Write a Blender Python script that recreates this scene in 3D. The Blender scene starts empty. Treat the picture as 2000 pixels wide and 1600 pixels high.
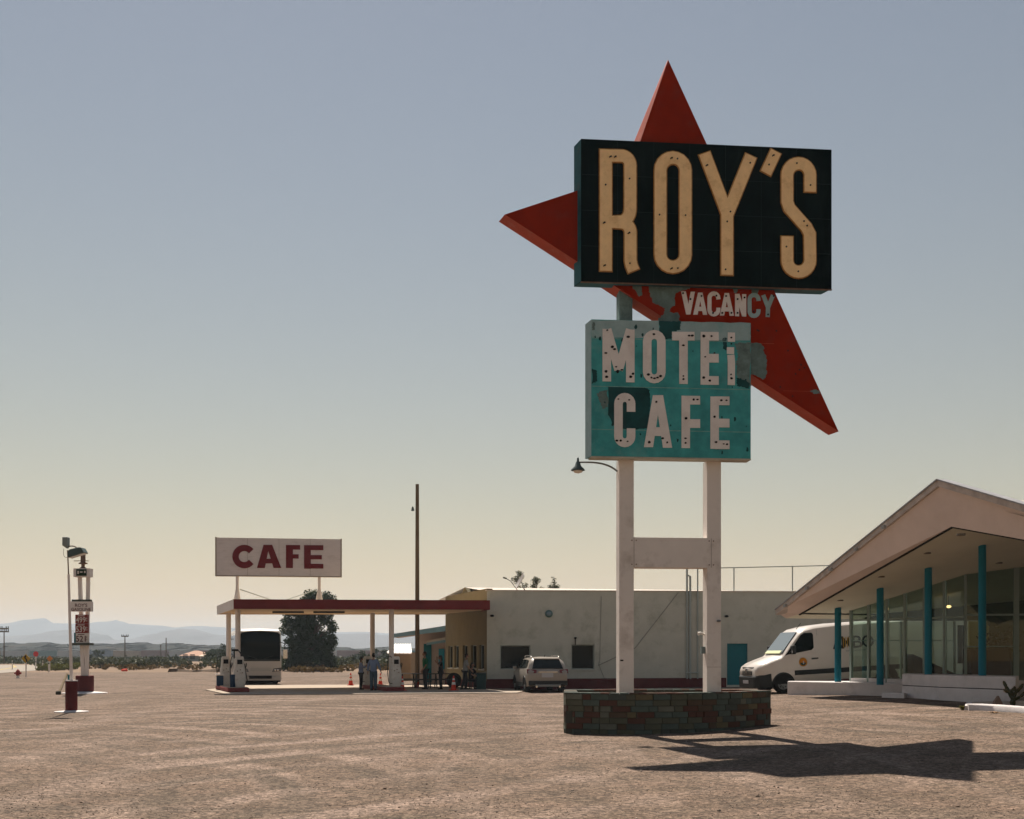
import bpy, bmesh, math, random
import numpy as np
from mathutils import Vector, Matrix

R = math.radians
scene = bpy.context.scene
COL = scene.collection

# ------------------------------------------------------------------ camera
EYE = 1.75                       # eye height of the photographer, metres
F, CX, HZ = 2250.0, 1000.0, 1280.0   # focal length and principal point of the 2000 x 1600 photograph
cam_d = bpy.data.cameras.new("camera")
cam = bpy.data.objects.new("camera", cam_d)
COL.objects.link(cam)
cam.location = (0, 0, EYE)
cam.rotation_euler = (R(90), 0, 0)
cam_d.sensor_width = 36.0
cam_d.lens = 36.0 * F / 2000.0
cam_d.shift_x = 0.0
cam_d.shift_y = (HZ - 800.0) / 2000.0
cam_d.clip_start = 0.2
cam_d.clip_end = 30000
scene.camera = cam

# ------------------------------------------------------------------ light
SUN_EL, SUN_AZ = R(54.0), R(-14.0)     # azimuth from +Y, negative = left of the view
SUN_DIR = Vector((math.sin(SUN_AZ) * math.cos(SUN_EL), math.cos(SUN_AZ) * math.cos(SUN_EL), math.sin(SUN_EL)))
w = bpy.data.worlds.new("World")
scene.world = w
w.use_nodes = True
nt = w.node_tree
nt.nodes.clear()
sky = nt.nodes.new("ShaderNodeTexSky")
sky.sky_type = 'NISHITA'
sky.sun_disc = False
sky.sun_elevation = SUN_EL
sky.sun_rotation = SUN_AZ
sky.altitude = 200
sky.air_density = 1.9
sky.dust_density = 0.2
sky.ozone_density = 0.8
hs = nt.nodes.new("ShaderNodeHueSaturation")
hs.inputs["Saturation"].default_value = 0.95
mulc = nt.nodes.new("ShaderNodeMix"); mulc.data_type = 'RGBA'; mulc.blend_type = 'MULTIPLY'
mulc.inputs["Factor"].default_value = 1.0
mulc.inputs[7].default_value = (0.775, 0.648, 0.600, 1)
bg = nt.nodes.new("ShaderNodeBackground")
bg.inputs["Strength"].default_value = 0.050
wo = nt.nodes.new("ShaderNodeOutputWorld")
nt.links.new(sky.outputs["Color"], hs.inputs["Color"])
nt.links.new(hs.outputs["Color"], mulc.inputs[6])
nt.links.new(mulc.outputs[2], bg.inputs["Color"])
nt.links.new(bg.outputs["Background"], wo.inputs["Surface"])
sun_d = bpy.data.lights.new("sun", 'SUN')
sun_d.energy = 5.0
sun_d.angle = R(0.5)
sun_d.color = (1.0, 0.9, 0.78)
sun = bpy.data.objects.new("sun", sun_d)
COL.objects.link(sun)
sun.rotation_euler = (-SUN_DIR).to_track_quat('-Z', 'Y').to_euler()
sun.location = (-20, 40, 60)

vs = scene.view_settings
scene.display_settings.display_device = 'sRGB'
vs.view_transform = 'Standard'
vs.look = 'None'
vs.exposure = 0.78
vs.gamma = 1.0
vs.use_curve_mapping = False
scene.cycles.use_denoising = True
scene.cycles.max_bounces = 8
scene.cycles.diffuse_bounces = 3
scene.cycles.glossy_bounces = 3
scene.cycles.transmission_bounces = 6
scene.cycles.transparent_max_bounces = 12
scene.cycles.volume_bounces = 1

# ------------------------------------------------------------------ helpers
def smooth(t):
    t = max(0.0, min(1.0, t))
    return t * t * (3 - 2 * t)

def ground_z(x, y):
    """the lot rises gently towards the motel office on the right"""
    g = 0.36 * smooth(x / 13.5) * (0.55 + 0.45 * smooth((y - 18) / 18.0))
    g = g * (1 - 0.68 * smooth((y - 46) / 10.0))
    return g + 0.24 * smooth((x - 10.4) / 4.3) * smooth((y - 41.5) / 1.8) * (1 - smooth((y - 47) / 4.0))

def at(px, py, Z):
    return Vector(((px - CX) * Z / F, Z, EYE + (HZ - py) * Z / F))

def on_ground(px, py):
    Z = 60.0
    for _ in range(60):
        x = (px - CX) * Z / F
        Z = 0.5 * Z + 0.5 * (EYE - ground_z(x, Z)) * F / (py - HZ)
    x = (px - CX) * Z / F
    return Vector((x, Z, ground_z(x, Z)))

def gp(x, y, dz=0.0):
    return Vector((x, y, ground_z(x, y) + dz))

class Plane:
    """vertical plane through o (x,y) with horizontal axis a; photo pixel -> (u, z)"""
    def __init__(s, o, ang):
        s.o = Vector((o[0], o[1])); s.a = Vector((math.cos(ang), math.sin(ang)))
        s.n = Vector((-s.a.y, s.a.x))
    def uz(s, px, py):
        d = Vector(((px - CX) / F, 1.0))
        t = s.o.dot(s.n) / d.dot(s.n)
        p = d * t
        return ((p - s.o).dot(s.a), EYE + (HZ - py) / F * t)
    def p(s, u, z, off=0.0):
        q = s.o + s.a * u + s.n * off
        return Vector((q.x, q.y, z))

class MB:
    def __init__(s):
        s.v = []; s.f = []; s.m = []
    def add(s, vs_, fs_, mi=0):
        b = len(s.v)
        s.v += [tuple(p) for p in vs_]
        s.f += [tuple(i + b for i in f) for f in fs_]
        s.m += [mi] * len(fs_)
        return s
    def box(s, x0, x1, y0, y1, z0, z1, mi=0):
        return s.add([(x0,y0,z0),(x1,y0,z0),(x1,y1,z0),(x0,y1,z0),(x0,y0,z1),(x1,y0,z1),(x1,y1,z1),(x0,y1,z1)],
                     [(0,3,2,1),(4,5,6,7),(0,1,5,4),(1,2,6,5),(2,3,7,6),(3,0,4,7)], mi)
    def obox(s, c, size, rot=0.0, mi=0, M=None):
        m = M if M is not None else Matrix.Rotation(rot, 4, 'Z')
        c = Vector(c); hx, hy, hz = size[0]/2, size[1]/2, size[2]/2
        P = [c + (m @ Vector((sx*hx, sy*hy, sz*hz))) for sz in (-1,1) for (sx,sy) in ((-1,-1),(1,-1),(1,1),(-1,1))]
        return s.add(P, [(0,3,2,1),(4,5,6,7),(0,1,5,4),(1,2,6,5),(2,3,7,6),(3,0,4,7)], mi)
    def bar(s, a, b, wx, wz, mi=0):
        """rectangular bar from a to b"""
        a = Vector(a); b = Vector(b); d = (b - a)
        q = d.to_track_quat('Y', 'Z').to_matrix().to_4x4()
        return s.obox((a + b) / 2, (wx, d.length, wz), 0, mi, q)
    def hexa(s, P, mi=0):
        """8 corners: bottom ring 0-3, top ring 4-7"""
        return s.add(P, [(0,3,2,1),(4,5,6,7),(0,1,5,4),(1,2,6,5),(2,3,7,6),(3,0,4,7)], mi)
    def prism(s, poly, z0, z1, mi=0):
        """vertical prism; z0, z1 numbers or lists"""
        n = len(poly)
        a = z0 if isinstance(z0, (list, tuple)) else [z0]*n
        b = z1 if isinstance(z1, (list, tuple)) else [z1]*n
        V = [(p[0], p[1], a[i]) for i, p in enumerate(poly)] + [(p[0], p[1], b[i]) for i, p in enumerate(poly)]
        return s.add(V, [tuple(range(n))[::-1], tuple(range(n, 2*n))] + [(i, (i+1) % n, n+(i+1) % n, n+i) for i in range(n)], mi)
    def prismy(s, poly, y0, y1, mi=0):
        """polygon in (x,z) extruded along y"""
        n = len(poly)
        V = [(p[0], y0, p[1]) for p in poly] + [(p[0], y1, p[1]) for p in poly]
        return s.add(V, [tuple(range(n)), tuple(range(n, 2*n))[::-1]] + [(i, n+i, n+(i+1) % n, (i+1) % n) for i in range(n)], mi)
    def prismx(s, poly, x0, x1, mi=0):
        """polygon in (y,z) extruded along x"""
        n = len(poly)
        V = [(x0, p[0], p[1]) for p in poly] + [(x1, p[0], p[1]) for p in poly]
        return s.add(V, [tuple(range(n)), tuple(range(n, 2*n))[::-1]] + [(i, n+i, n+(i+1) % n, (i+1) % n) for i in range(n)], mi)
    def stroke(s, pts, wd, y0, y1, closed=False, mi=0):
        """thick line in the x-z plane, extruded from y0 to y1"""
        P = [Vector(p) for p in pts]; n = len(P); L = []; Rr = []
        for i in range(n):
            if closed: a, b = P[i-1], P[(i+1) % n]
            else: a, b = P[max(i-1, 0)], P[min(i+1, n-1)]
            d0 = (P[i]-a); d1 = (b-P[i])
            if d0.length < 1e-9: d0 = d1
            if d1.length < 1e-9: d1 = d0
            d0.normalize(); d1.normalize()
            nn = Vector((-(d0.y+d1.y), d0.x+d1.x))
            nn.normalize()
            k = 1/max(0.5, nn.dot(Vector((-d0.y, d0.x))))
            L.append(P[i]+nn*wd/2*k); Rr.append(P[i]-nn*wd/2*k)
        m = n if closed else n-1
        V = []
        for i in range(n):
            V += [(L[i].x,y0,L[i].y),(Rr[i].x,y0,Rr[i].y),(L[i].x,y1,L[i].y),(Rr[i].x,y1,Rr[i].y)]
        Fs = []
        for i in range(m):
            a, b = 4*i, 4*((i+1) % n)
            Fs += [(a,a+1,b+1,b),(a+2,b+2,b+3,a+3),(a,b,b+2,a+2),(a+1,a+3,b+3,b+1)]
        if not closed:
            Fs += [(0,2,3,1),(4*n-4,4*n-3,4*n-1,4*n-2)]
        return s.add(V, Fs, mi)
    def tube(s, pts, r, n=8, mi=0, cap=True):
        P = [Vector(p) for p in pts]; k = len(P)
        rr = r if isinstance(r, (list, tuple)) else [r]*k
        V = []; up = None
        for i in range(k):
            d = (P[min(i+1, k-1)] - P[max(i-1, 0)]).normalized()
            if up is None:
                up = Vector((0,0,1)) if abs(d.z) < 0.9 else Vector((1,0,0))
            x = d.cross(up).normalized(); y = x.cross(d).normalized(); up = y
            for j in range(n):
                t = 2*math.pi*j/n
                V.append(P[i] + (x*math.cos(t) + y*math.sin(t))*rr[i])
        Fs = [(i*n+j, i*n+(j+1) % n, (i+1)*n+(j+1) % n, (i+1)*n+j) for i in range(k-1) for j in range(n)]
        if cap:
            Fs += [tuple(range(n))[::-1], tuple(range((k-1)*n, k*n))]
        return s.add(V, Fs, mi)
    def lathe(s, prof, c=(0,0,0), n=16, mi=0, axis='Z', caps=True):
        V = []; c = Vector(c)
        for (r, z) in prof:
            for j in range(n):
                t = 2*math.pi*j/n
                q = (r*math.cos(t), r*math.sin(t), z)
                if axis == 'Y': q = (q[0], q[2], q[1])
                if axis == 'X': q = (q[2], q[0], q[1])
                V.append(c + Vector(q))
        k = len(prof)
        Fs = [(i*n+j, i*n+(j+1) % n, (i+1)*n+(j+1) % n, (i+1)*n+j) for i in range(k-1) for j in range(n)]
        if caps:
            Fs += [tuple(range(n))[::-1], tuple(range((k-1)*n, k*n))]
        return s.add(V, Fs, mi)
    def ball(s, c, r, nu=12, nv=8, mi=0):
        c = Vector(c); r = r if isinstance(r, (list, tuple)) else (r, r, r)
        V = [c + Vector((0,0,-r[2]))]
        for i in range(1, nv):
            t = -math.pi/2 + math.pi*i/nv
            for j in range(nu):
                p = 2*math.pi*j/nu
                V.append(c + Vector((r[0]*math.cos(t)*math.cos(p), r[1]*math.cos(t)*math.sin(p), r[2]*math.sin(t))))
        V.append(c + Vector((0,0,r[2])))
        Fs = [(0, 1+(j+1) % nu, 1+j) for j in range(nu)]
        for i in range(nv-2):
            for j in range(nu):
                a = 1+i*nu
                Fs.append((a+j, a+(j+1) % nu, a+nu+(j+1) % nu, a+nu+j))
        l = len(V)-1; a = 1+(nv-2)*nu
        Fs += [(a+j, a+(j+1) % nu, l) for j in range(nu)]
        return s.add(V, Fs, mi)
    def loft(s, rings, mi=0, caps=True, closed=True):
        n = len(rings[0]); V = [p for r in rings for p in r]
        m = n if closed else n-1
        Fs = [(i*n+j, i*n+(j+1) % n, (i+1)*n+(j+1) % n, (i+1)*n+j) for i in range(len(rings)-1) for j in range(m)]
        if caps and closed:
            Fs += [tuple(range(n))[::-1], tuple(range((len(rings)-1)*n, len(rings)*n))]
        return s.add(V, Fs, mi)
    def xf(s, M):
        s.v = [tuple(M @ Vector(p)) for p in s.v]; return s
    def shift(s, d):
        d = Vector(d); s.v = [(p[0]+d.x, p[1]+d.y, p[2]+d.z) for p in s.v]; return s
    def mesh(s, name, mats, smooth=None, bevel=0.0, recalc=True):
        me = bpy.data.meshes.new(name)
        me.from_pydata(s.v, [], s.f)
        for m in (mats if isinstance(mats, (list, tuple)) else [mats]):
            me.materials.append(m)
        if any(s.m):
            me.polygons.foreach_set("material_index", s.m)
        if recalc or bevel:
            bm = bmesh.new(); bm.from_mesh(me)
            if recalc: bmesh.ops.recalc_face_normals(bm, faces=bm.faces)
            if bevel:
                es = [e for e in bm.edges if len(e.link_faces) == 2 and e.calc_face_angle(0) > 0.6]
                bmesh.ops.bevel(bm, geom=es, offset=bevel, segments=1, affect='EDGES', clamp_overlap=True)
            bm.to_mesh(me); bm.free()
        if smooth is not None:
            me.polygons.foreach_set("use_smooth", [True]*len(me.polygons))
            if smooth < 180:
                me.set_sharp_from_angle(angle=R(smooth))
        me.update()
        return me
    def build(s, name, mats, parent=None, smooth=None, bevel=0.0, recalc=True, world=False, label=None):
        if world and parent is not None:
            q = parent
            while q.parent: q = q.parent
            Mi = (Matrix.Translation(q.location) @ q.rotation_euler.to_matrix().to_4x4()).inverted()
            s.xf(Mi)
        o = bpy.data.objects.new(name, s.mesh(name, mats, smooth, bevel, recalc))
        COL.objects.link(o)
        if parent is not None: o.parent = parent
        if label: o['label'] = label
        return o

def thing(name, label, cat, loc=(0,0,0), rz=0.0, group=None):
    o = bpy.data.objects.new(name, None)
    o.empty_display_size = 0.3
    COL.objects.link(o)
    o.location = loc; o.rotation_euler = (0, 0, rz)
    return tag(o, label, cat, group)

def tag(o, label, cat, group=None):
    o['label'] = label; o['category'] = cat
    if group: o['group'] = group
    return o

def structure(o):
    o['kind'] = 'structure'; return o

def stuff(o):
    o['kind'] = 'stuff'; return o

KIDS = {}
def copy_tree(o, parent=None):
    c = o.copy(); COL.objects.link(c)
    if parent is not None: c.parent = parent
    for ch in [x for x in o.children]:
        copy_tree(ch, c)
    return c

# ------------------------------------------------------------------ materials
def mat(name, col, rough=0.7, var=0.0, vscale=3.0, bump=0.0, bscale=40.0, metal=0.0, spec=0.12, dirt=None, dscale=1.2, damt=0.35, coat=0.0, stretch=None):
    m = bpy.data.materials.new(name); m.use_nodes = True
    t = m.node_tree; b = t.nodes["Principled BSDF"]
    b.inputs["Roughness"].default_value = rough
    b.inputs["Metallic"].default_value = metal
    b.inputs["Specular IOR Level"].default_value = spec
    b.inputs["Coat Weight"].default_value = coat
    b.inputs["Base Color"].default_value = (*col, 1)
    if var or bump or dirt:
        tc = t.nodes.new("ShaderNodeTexCoord"); src = tc.outputs["Object"]
        if stretch:
            mp = t.nodes.new("ShaderNodeMapping"); mp.inputs["Scale"].default_value = stretch
            t.links.new(src, mp.inputs["Vector"]); src = mp.outputs["Vector"]
    cur = None
    if var:
        n = t.nodes.new("ShaderNodeTexNoise"); n.inputs["Scale"].default_value = vscale; n.inputs["Detail"].default_value = 6; n.inputs["Roughness"].default_value = 0.65
        t.links.new(src, n.inputs["Vector"])
        r = t.nodes.new("ShaderNodeMapRange")
        r.inputs["From Min"].default_value = 0.3; r.inputs["From Max"].default_value = 0.7
        r.inputs["To Min"].default_value = 1-var; r.inputs["To Max"].default_value = 1+var
        t.links.new(n.outputs["Fac"], r.inputs["Value"])
        mx = t.nodes.new("ShaderNodeVectorMath"); mx.operation = 'SCALE'
        mx.inputs[0].default_value = col
        t.links.new(r.outputs["Result"], mx.inputs["Scale"])
        cur = mx.outputs["Vector"]
        t.links.new(cur, b.inputs["Base Color"])
    if dirt:
        n = t.nodes.new("ShaderNodeTexNoise"); n.inputs["Scale"].default_value = dscale; n.inputs["Detail"].default_value = 8; n.inputs["Roughness"].default_value = 0.7
        t.links.new(src, n.inputs["Vector"])
        r = t.nodes.new("ShaderNodeMapRange"); r.inputs["From Min"].default_value = 0.52; r.inputs["From Max"].default_value = 0.72
        r.inputs["To Min"].default_value = 0; r.inputs["To Max"].default_value = damt
        t.links.new(n.outputs["Fac"], r.inputs["Value"])
        mx = t.nodes.new("ShaderNodeMix"); mx.data_type = 'RGBA'
        t.links.new(r.outputs["Result"], mx.inputs["Factor"])
        if cur is not None: t.links.new(cur, mx.inputs[6])
        else: mx.inputs[6].default_value = (*col, 1)
        mx.inputs[7].default_value = (*dirt, 1)
        t.links.new(mx.outputs[2], b.inputs["Base Color"])
    if bump:
        n = t.nodes.new("ShaderNodeTexNoise"); n.inputs["Scale"].default_value = bscale; n.inputs["Detail"].default_value = 4
        t.links.new(src, n.inputs["Vector"])
        bp = t.nodes.new("ShaderNodeBump"); bp.inputs["Strength"].default_value = bump; bp.inputs["Distance"].default_value = 0.02
        t.links.new(n.outputs["Fac"], bp.inputs["Height"])
        t.links.new(bp.outputs["Normal"], b.inputs["Normal"])
    return m

def glass_mat(name, tint=(0.55, 0.62, 0.6), rough=0.02, refl=1.0):
    """thin window pane: partly transparent, Fresnel reflection"""
    m = bpy.data.materials.new(name); m.use_nodes = True
    t = m.node_tree; t.nodes.clear()
    tr = t.nodes.new("ShaderNodeBsdfTransparent"); tr.inputs["Color"].default_value = (*tint, 1)
    gl = t.nodes.new("ShaderNodeBsdfGlossy"); gl.inputs["Roughness"].default_value = rough
    fr = t.nodes.new("ShaderNodeFresnel"); fr.inputs["IOR"].default_value = 1.5
    mm = t.nodes.new("ShaderNodeMath"); mm.operation = 'MULTIPLY'; mm.inputs[1].default_value = 2.0*refl; mm.use_clamp = True
    mx = t.nodes.new("ShaderNodeMixShader"); out = t.nodes.new("ShaderNodeOutputMaterial")
    t.links.new(fr.outputs[0], mm.inputs[0]); t.links.new(mm.outputs[0], mx.inputs[0])
    t.links.new(tr.outputs[0], mx.inputs[1]); t.links.new(gl.outputs[0], mx.inputs[2])
    t.links.new(mx.outputs[0], out.inputs["Surface"])
    return m

_fc = {}
def text_poly(body, h=1.0):
    """mesh verts/faces of a text in the x-z plane, scaled to unit width/height box"""
    if body in _fc: return _fc[body]
    cu = bpy.data.curves.new("t", 'FONT'); cu.body = body
    cu.offset = 0.012; cu.resolution_u = 3
    o = bpy.data.objects.new("t", cu); COL.objects.link(o)
    dg = bpy.context.evaluated_depsgraph_get(); dg.update()
    me = bpy.data.meshes.new_from_object(o.evaluated_get(dg))
    V = [tuple(v.co) for v in me.vertices]; Fs = [tuple(p.vertices) for p in me.polygons]
    bpy.data.objects.remove(o); bpy.data.meshes.remove(me); bpy.data.curves.remove(cu)
    x0 = min(v[0] for v in V); x1 = max(v[0] for v in V); z0 = min(v[1] for v in V); z1 = max(v[1] for v in V)
    V = [((v[0]-x0)/(x1-x0), 0, (v[1]-z0)/(z1-z0)) for v in V]
    _fc[body] = (V, Fs)
    return V, Fs

def text_mb(body, u0, u1, z0, z1, y):
    V, Fs = text_poly(body)
    mb = MB(); mb.add([(u0+v[0]*(u1-u0), y, z0+v[2]*(z1-z0)) for v in V], [f for f in Fs])
    return mb

def bez(a, b, c, d, n=10):
    a, b, c, d = Vector(a), Vector(b), Vector(c), Vector(d); o = []
    for i in range(n+1):
        t = i/n; k = 1-t
        o.append(a*k**3 + b*3*k*k*t + c*3*k*t*t + d*t**3)
    return o
# ------------------------------------------------------------------ ground, road, hills, air
def ground_material():
    m = bpy.data.materials.new("gravel_and_desert"); m.use_nodes = True
    t = m.node_tree; b = t.nodes["Principled BSDF"]; b.inputs["Roughness"].default_value = 0.95
    b.inputs["Specular IOR Level"].default_value = 0.15
    N = t.nodes.new; Lk = t.links.new
    tc = N("ShaderNodeTexCoord"); P = tc.outputs["Object"]
    def noise(scale, det=6, rough=0.6, mp=None, dist=0.0):
        n = N("ShaderNodeTexNoise"); n.inputs["Scale"].default_value = scale; n.inputs["Detail"].default_value = det
        n.inputs["Roughness"].default_value = rough; n.inputs["Distortion"].default_value = dist
        s = P
        if mp:
            k = N("ShaderNodeMapping"); k.inputs["Scale"].default_value = mp[0]; k.inputs["Rotation"].default_value = (0, 0, mp[1])
            Lk(P, k.inputs["Vector"]); s = k.outputs["Vector"]
        Lk(s, n.inputs["Vector"]); return n.outputs["Fac"]
    def rng(f, a, c, lo, hi):
        r = N("ShaderNodeMapRange"); r.inputs["From Min"].default_value = a; r.inputs["From Max"].default_value = c
        r.inputs["To Min"].default_value = lo; r.inputs["To Max"].default_value = hi; Lk(f, r.inputs["Value"]); return r.outputs["Result"]
    def mix(f, a, c, bt='MIX'):
        x = N("ShaderNodeMix"); x.data_type = 'RGBA'; x.blend_type = bt
        if isinstance(f, float): x.inputs["Factor"].default_value = f
        else: Lk(f, x.inputs["Factor"])
        for i, q in ((6, a), (7, c)):
            if isinstance(q, tuple): x.inputs[i].default_value = (*q, 1)
            else: Lk(q, x.inputs[i])
        return x.outputs[2]
    # fine gravel grains, patches, wheel tracks
    patch = rng(noise(0.35, 8, 0.65), 0.35, 0.68, 0, 1)
    base = mix(patch, (0.098, 0.067, 0.047), (0.160, 0.110, 0.081))
    dark = rng(noise(1.1, 9, 0.78, ((0.55, 1.5, 1), R(8)), 0.5), 0.48, 0.68, 0, 0.8)
    base = mix(dark, base, (0.080, 0.060, 0.041))
    dk2 = rng(noise(3.2, 8, 0.8, ((0.5, 1.6, 1), R(-5)), 0.3), 0.52, 0.66, 0, 0.8)
    base = mix(dk2, base, (0.060, 0.047, 0.031))
    tr1 = rng(noise(1.0, 5, 0.6, ((0.9, 0.10, 1), R(-18)), 0.4), 0.5, 0.64, 0, 0.55)
    base = mix(tr1, base, (0.182, 0.133, 0.105))
    tr2 = rng(noise(1.0, 5, 0.6, ((0.12, 1.1, 1), R(-12)), 0.5), 0.53, 0.68, 0, 0.5)
    base = mix(tr2, base, (0.085, 0.066, 0.051))
    def rings(cx, cy, sc, ph, dist):
        mpn = N("ShaderNodeMapping"); mpn.inputs["Location"].default_value = (-cx, -cy, 0); Lk(P, mpn.inputs["Vector"])
        fl = N("ShaderNodeMapping"); fl.inputs["Scale"].default_value = (1, 1, 0); Lk(mpn.outputs["Vector"], fl.inputs["Vector"])
        wv = N("ShaderNodeTexWave"); wv.wave_type = 'RINGS'; wv.rings_direction = 'SPHERICAL'; wv.inputs["Scale"].default_value = sc
        wv.inputs["Distortion"].default_value = dist; wv.inputs["Detail"].default_value = 3; wv.inputs["Detail Scale"].default_value = 0.25; wv.inputs["Phase Offset"].default_value = ph
        Lk(fl.outputs["Vector"], wv.inputs["Vector"]); return wv.outputs["Fac"]
    def both(a, c):
        q = N("ShaderNodeMath"); q.operation = 'MULTIPLY'; Lk(a, q.inputs[0]); Lk(c, q.inputs[1]); return q.outputs[0]
    for (cx_, cy_, sc_, ph_, di_, seed_, colr) in ((-22, 8, 0.15, 0.0, 7.0, 0.11, (0.205, 0.148, 0.115)), (-22, 8, 0.19, 2.2, 6.0, 0.13, (0.084, 0.062, 0.045)), (26, -6, 0.16, 1.0, 7.0, 0.09, (0.195, 0.142, 0.112)), (26, -6, 0.20, 3.4, 6.0, 0.10, (0.084, 0.062, 0.045))):
        msk = both(rng(rings(cx_, cy_, sc_, ph_, di_), 0.62, 0.95, 0, 1), rng(noise(seed_, 5, 0.75, None, 1.0), 0.47, 0.60, 0, 0.95))
        base = mix(msk, base, colr)
    def cells(scale):
        v = N("ShaderNodeTexVoronoi"); v.inputs["Scale"].default_value = scale; Lk(P, v.inputs["Vector"])
        s_ = N("ShaderNodeSeparateColor"); Lk(v.outputs["Color"], s_.inputs[0]); return s_.outputs[0], v.outputs["Distance"]
    c1, d1 = cells(17.0); c2, d2 = cells(38.0)
    grain = rng(c1, 0, 1, 0.52, 1.5)
    g2 = rng(c2, 0, 1, 0.52, 1.5)
    mm = N("ShaderNodeMath"); mm.operation = 'MULTIPLY'; Lk(grain, mm.inputs[0]); Lk(g2, mm.inputs[1])
    sc = N("ShaderNodeVectorMath"); sc.operation = 'SCALE'; Lk(base, sc.inputs[0]); Lk(mm.outputs[0], sc.inputs["Scale"])
    # the open desert past the lot: pale sand and darker crust
    sand = mix(rng(noise(0.05, 8, 0.7, ((1, 3, 1), 0)), 0.4, 0.65, 0, 1), (0.22, 0.150, 0.100), (0.130, 0.090, 0.060))
    sx = N("ShaderNodeSeparateXYZ"); Lk(P, sx.inputs[0])
    wob = N("ShaderNodeMath"); wob.operation = 'MULTIPLY_ADD'; wob.inputs[1].default_value = 26.0; Lk(noise(0.04, 4), wob.inputs[0]); Lk(sx.outputs["Y"], wob.inputs[2])
    far = rng(wob.outputs[0], 122, 138, 0, 1)
    c = mix(far, sc.outputs["Vector"], sand)
    Lk(c, b.inputs["Base Color"])
    bp = N("ShaderNodeBump"); bp.inputs["Strength"].default_value = 0.45; bp.inputs["Distance"].default_value = 0.02
    ad = N("ShaderNodeMath"); ad.operation = 'ADD'; Lk(rng(d2, 0, 0.8, 0.5, 0), ad.inputs[0]); Lk(noise(5, 4, 0.6), ad.inputs[1])
    Lk(ad.outputs[0], bp.inputs["Height"]); Lk(bp.outputs["Normal"], b.inputs["Normal"])
    return m

rng_np = np.random.default_rng(7)
def axis_steps(edges):
    out = []
    for a, b_, st in edges:
        n = max(1, int(round((b_-a)/st))); out += [a+(b_-a)*i/n for i in range(n)]
    return out + [edges[-1][1]]
xs = axis_steps([(-3300,-400,300),(-400,-60,30),(-60,-24,3),(-24,36,0.75),(36,60,3),(60,400,30),(400,3300,300)])
ys = axis_steps([(-250,-20,23),(-20,8,3),(8,70,0.75),(70,160,6),(160,700,45),(700,5450,475)])
V = []
for y in ys:
    for x in xs:
        z = ground_z(x, y)
        if -24 < x < 36 and 8 < y < 70:
            z += 0.012*math.sin(x*1.3+0.7*math.sin(y*0.9)) * math.sin(y*0.8+0.5*math.sin(x*0.6))
        V.append((x, y, z))
nx = len(xs)
Fc = [(j*nx+i, j*nx+i+1, (j+1)*nx+i+1, (j+1)*nx+i) for j in range(len(ys)-1) for i in range(nx-1)]
gm = MB(); gm.v = V; gm.f = Fc; gm.m = [0]*len(Fc)
M_ground = ground_material()
structure(gm.build("ground", M_ground, smooth=180))

# loose stones lying on the lot
def stones():
    n = 34000
    u = rng_np.random(n); Z = 11.0 * (34.0/11.0) ** (u ** 1.15)
    px = rng_np.random(n) * 2200 - 100
    X = (px - CX) * Z / F
    size = 0.004 + 0.008 * rng_np.random(n) ** 3 + 0.016 * (rng_np.random(n) > 0.985) * rng_np.random(n)
    base = np.array([(1,0,0),(-.5,.86,0),(-.5,-.86,0),(0,0,.8),(0,0,-.5)], dtype=float)
    fc = np.array([(0,1,3),(1,2,3),(2,0,3),(1,0,4),(2,1,4),(0,2,4)])
    ang = rng_np.random(n)*6.28; ca, sa = np.cos(ang), np.sin(ang)
    sq = 0.6+0.8*rng_np.random((n, 3))
    P = base[None]*sq[:, None, :]*size[:, None, None]
    Q = np.empty_like(P)
    Q[..., 0] = P[..., 0]*ca[:, None]-P[..., 1]*sa[:, None]+X[:, None]
    Q[..., 1] = P[..., 0]*sa[:, None]+P[..., 1]*ca[:, None]+Z[:, None]
    gz = np.array([ground_z(a, c) for a, c in zip(X, Z)])
    gz += 0.012*np.sin(X*1.3+0.7*np.sin(Z*0.9))*np.sin(Z*0.8+0.5*np.sin(X*0.6))
    Q[..., 2] = P[..., 2]+gz[:, None]+size[:, None]*0.15
    me = bpy.data.meshes.new("gravel")
    me.vertices.add(n*5); me.vertices.foreach_set("co", Q.reshape(-1))
    idx = (fc[None]+5*np.arange(n)[:, None, None]).reshape(-1)
    me.loops.add(len(idx)); me.loops.foreach_set("vertex_index", idx)
    me.polygons.add(n*6); me.polygons.foreach_set("loop_start", np.arange(n*6)*3)
    mats = [mat("stone_tan", (0.17, 0.125, 0.097), 0.95), mat("stone_grey", (0.11, 0.088, 0.07), 0.95), mat("stone_pale", (0.30, 0.25, 0.21), 0.95)]
    for q in mats: me.materials.append(q)
    k = rng_np.choice([0, 1, 2], n, p=[.55, .33, .12])
    me.polygons.foreach_set("material_index", np.repeat(k, 6))
    me.update(calc_edges=True); me.validate()
    o = bpy.data.objects.new("gravel", me); COL.objects.link(o)
    stuff(o); tag(o, "loose grey and tan gravel scattered over the open dirt lot", "gravel")
stones()

def interp(pts, x):
    for (a, ya), (b_, yb) in zip(pts, pts[1:]):
        if a <= x <= b_:
            return ya + (yb-ya)*smooth((x-a)/(b_-a))
    return pts[-1][1] if x > pts[-1][0] else pts[0][1]

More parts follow.
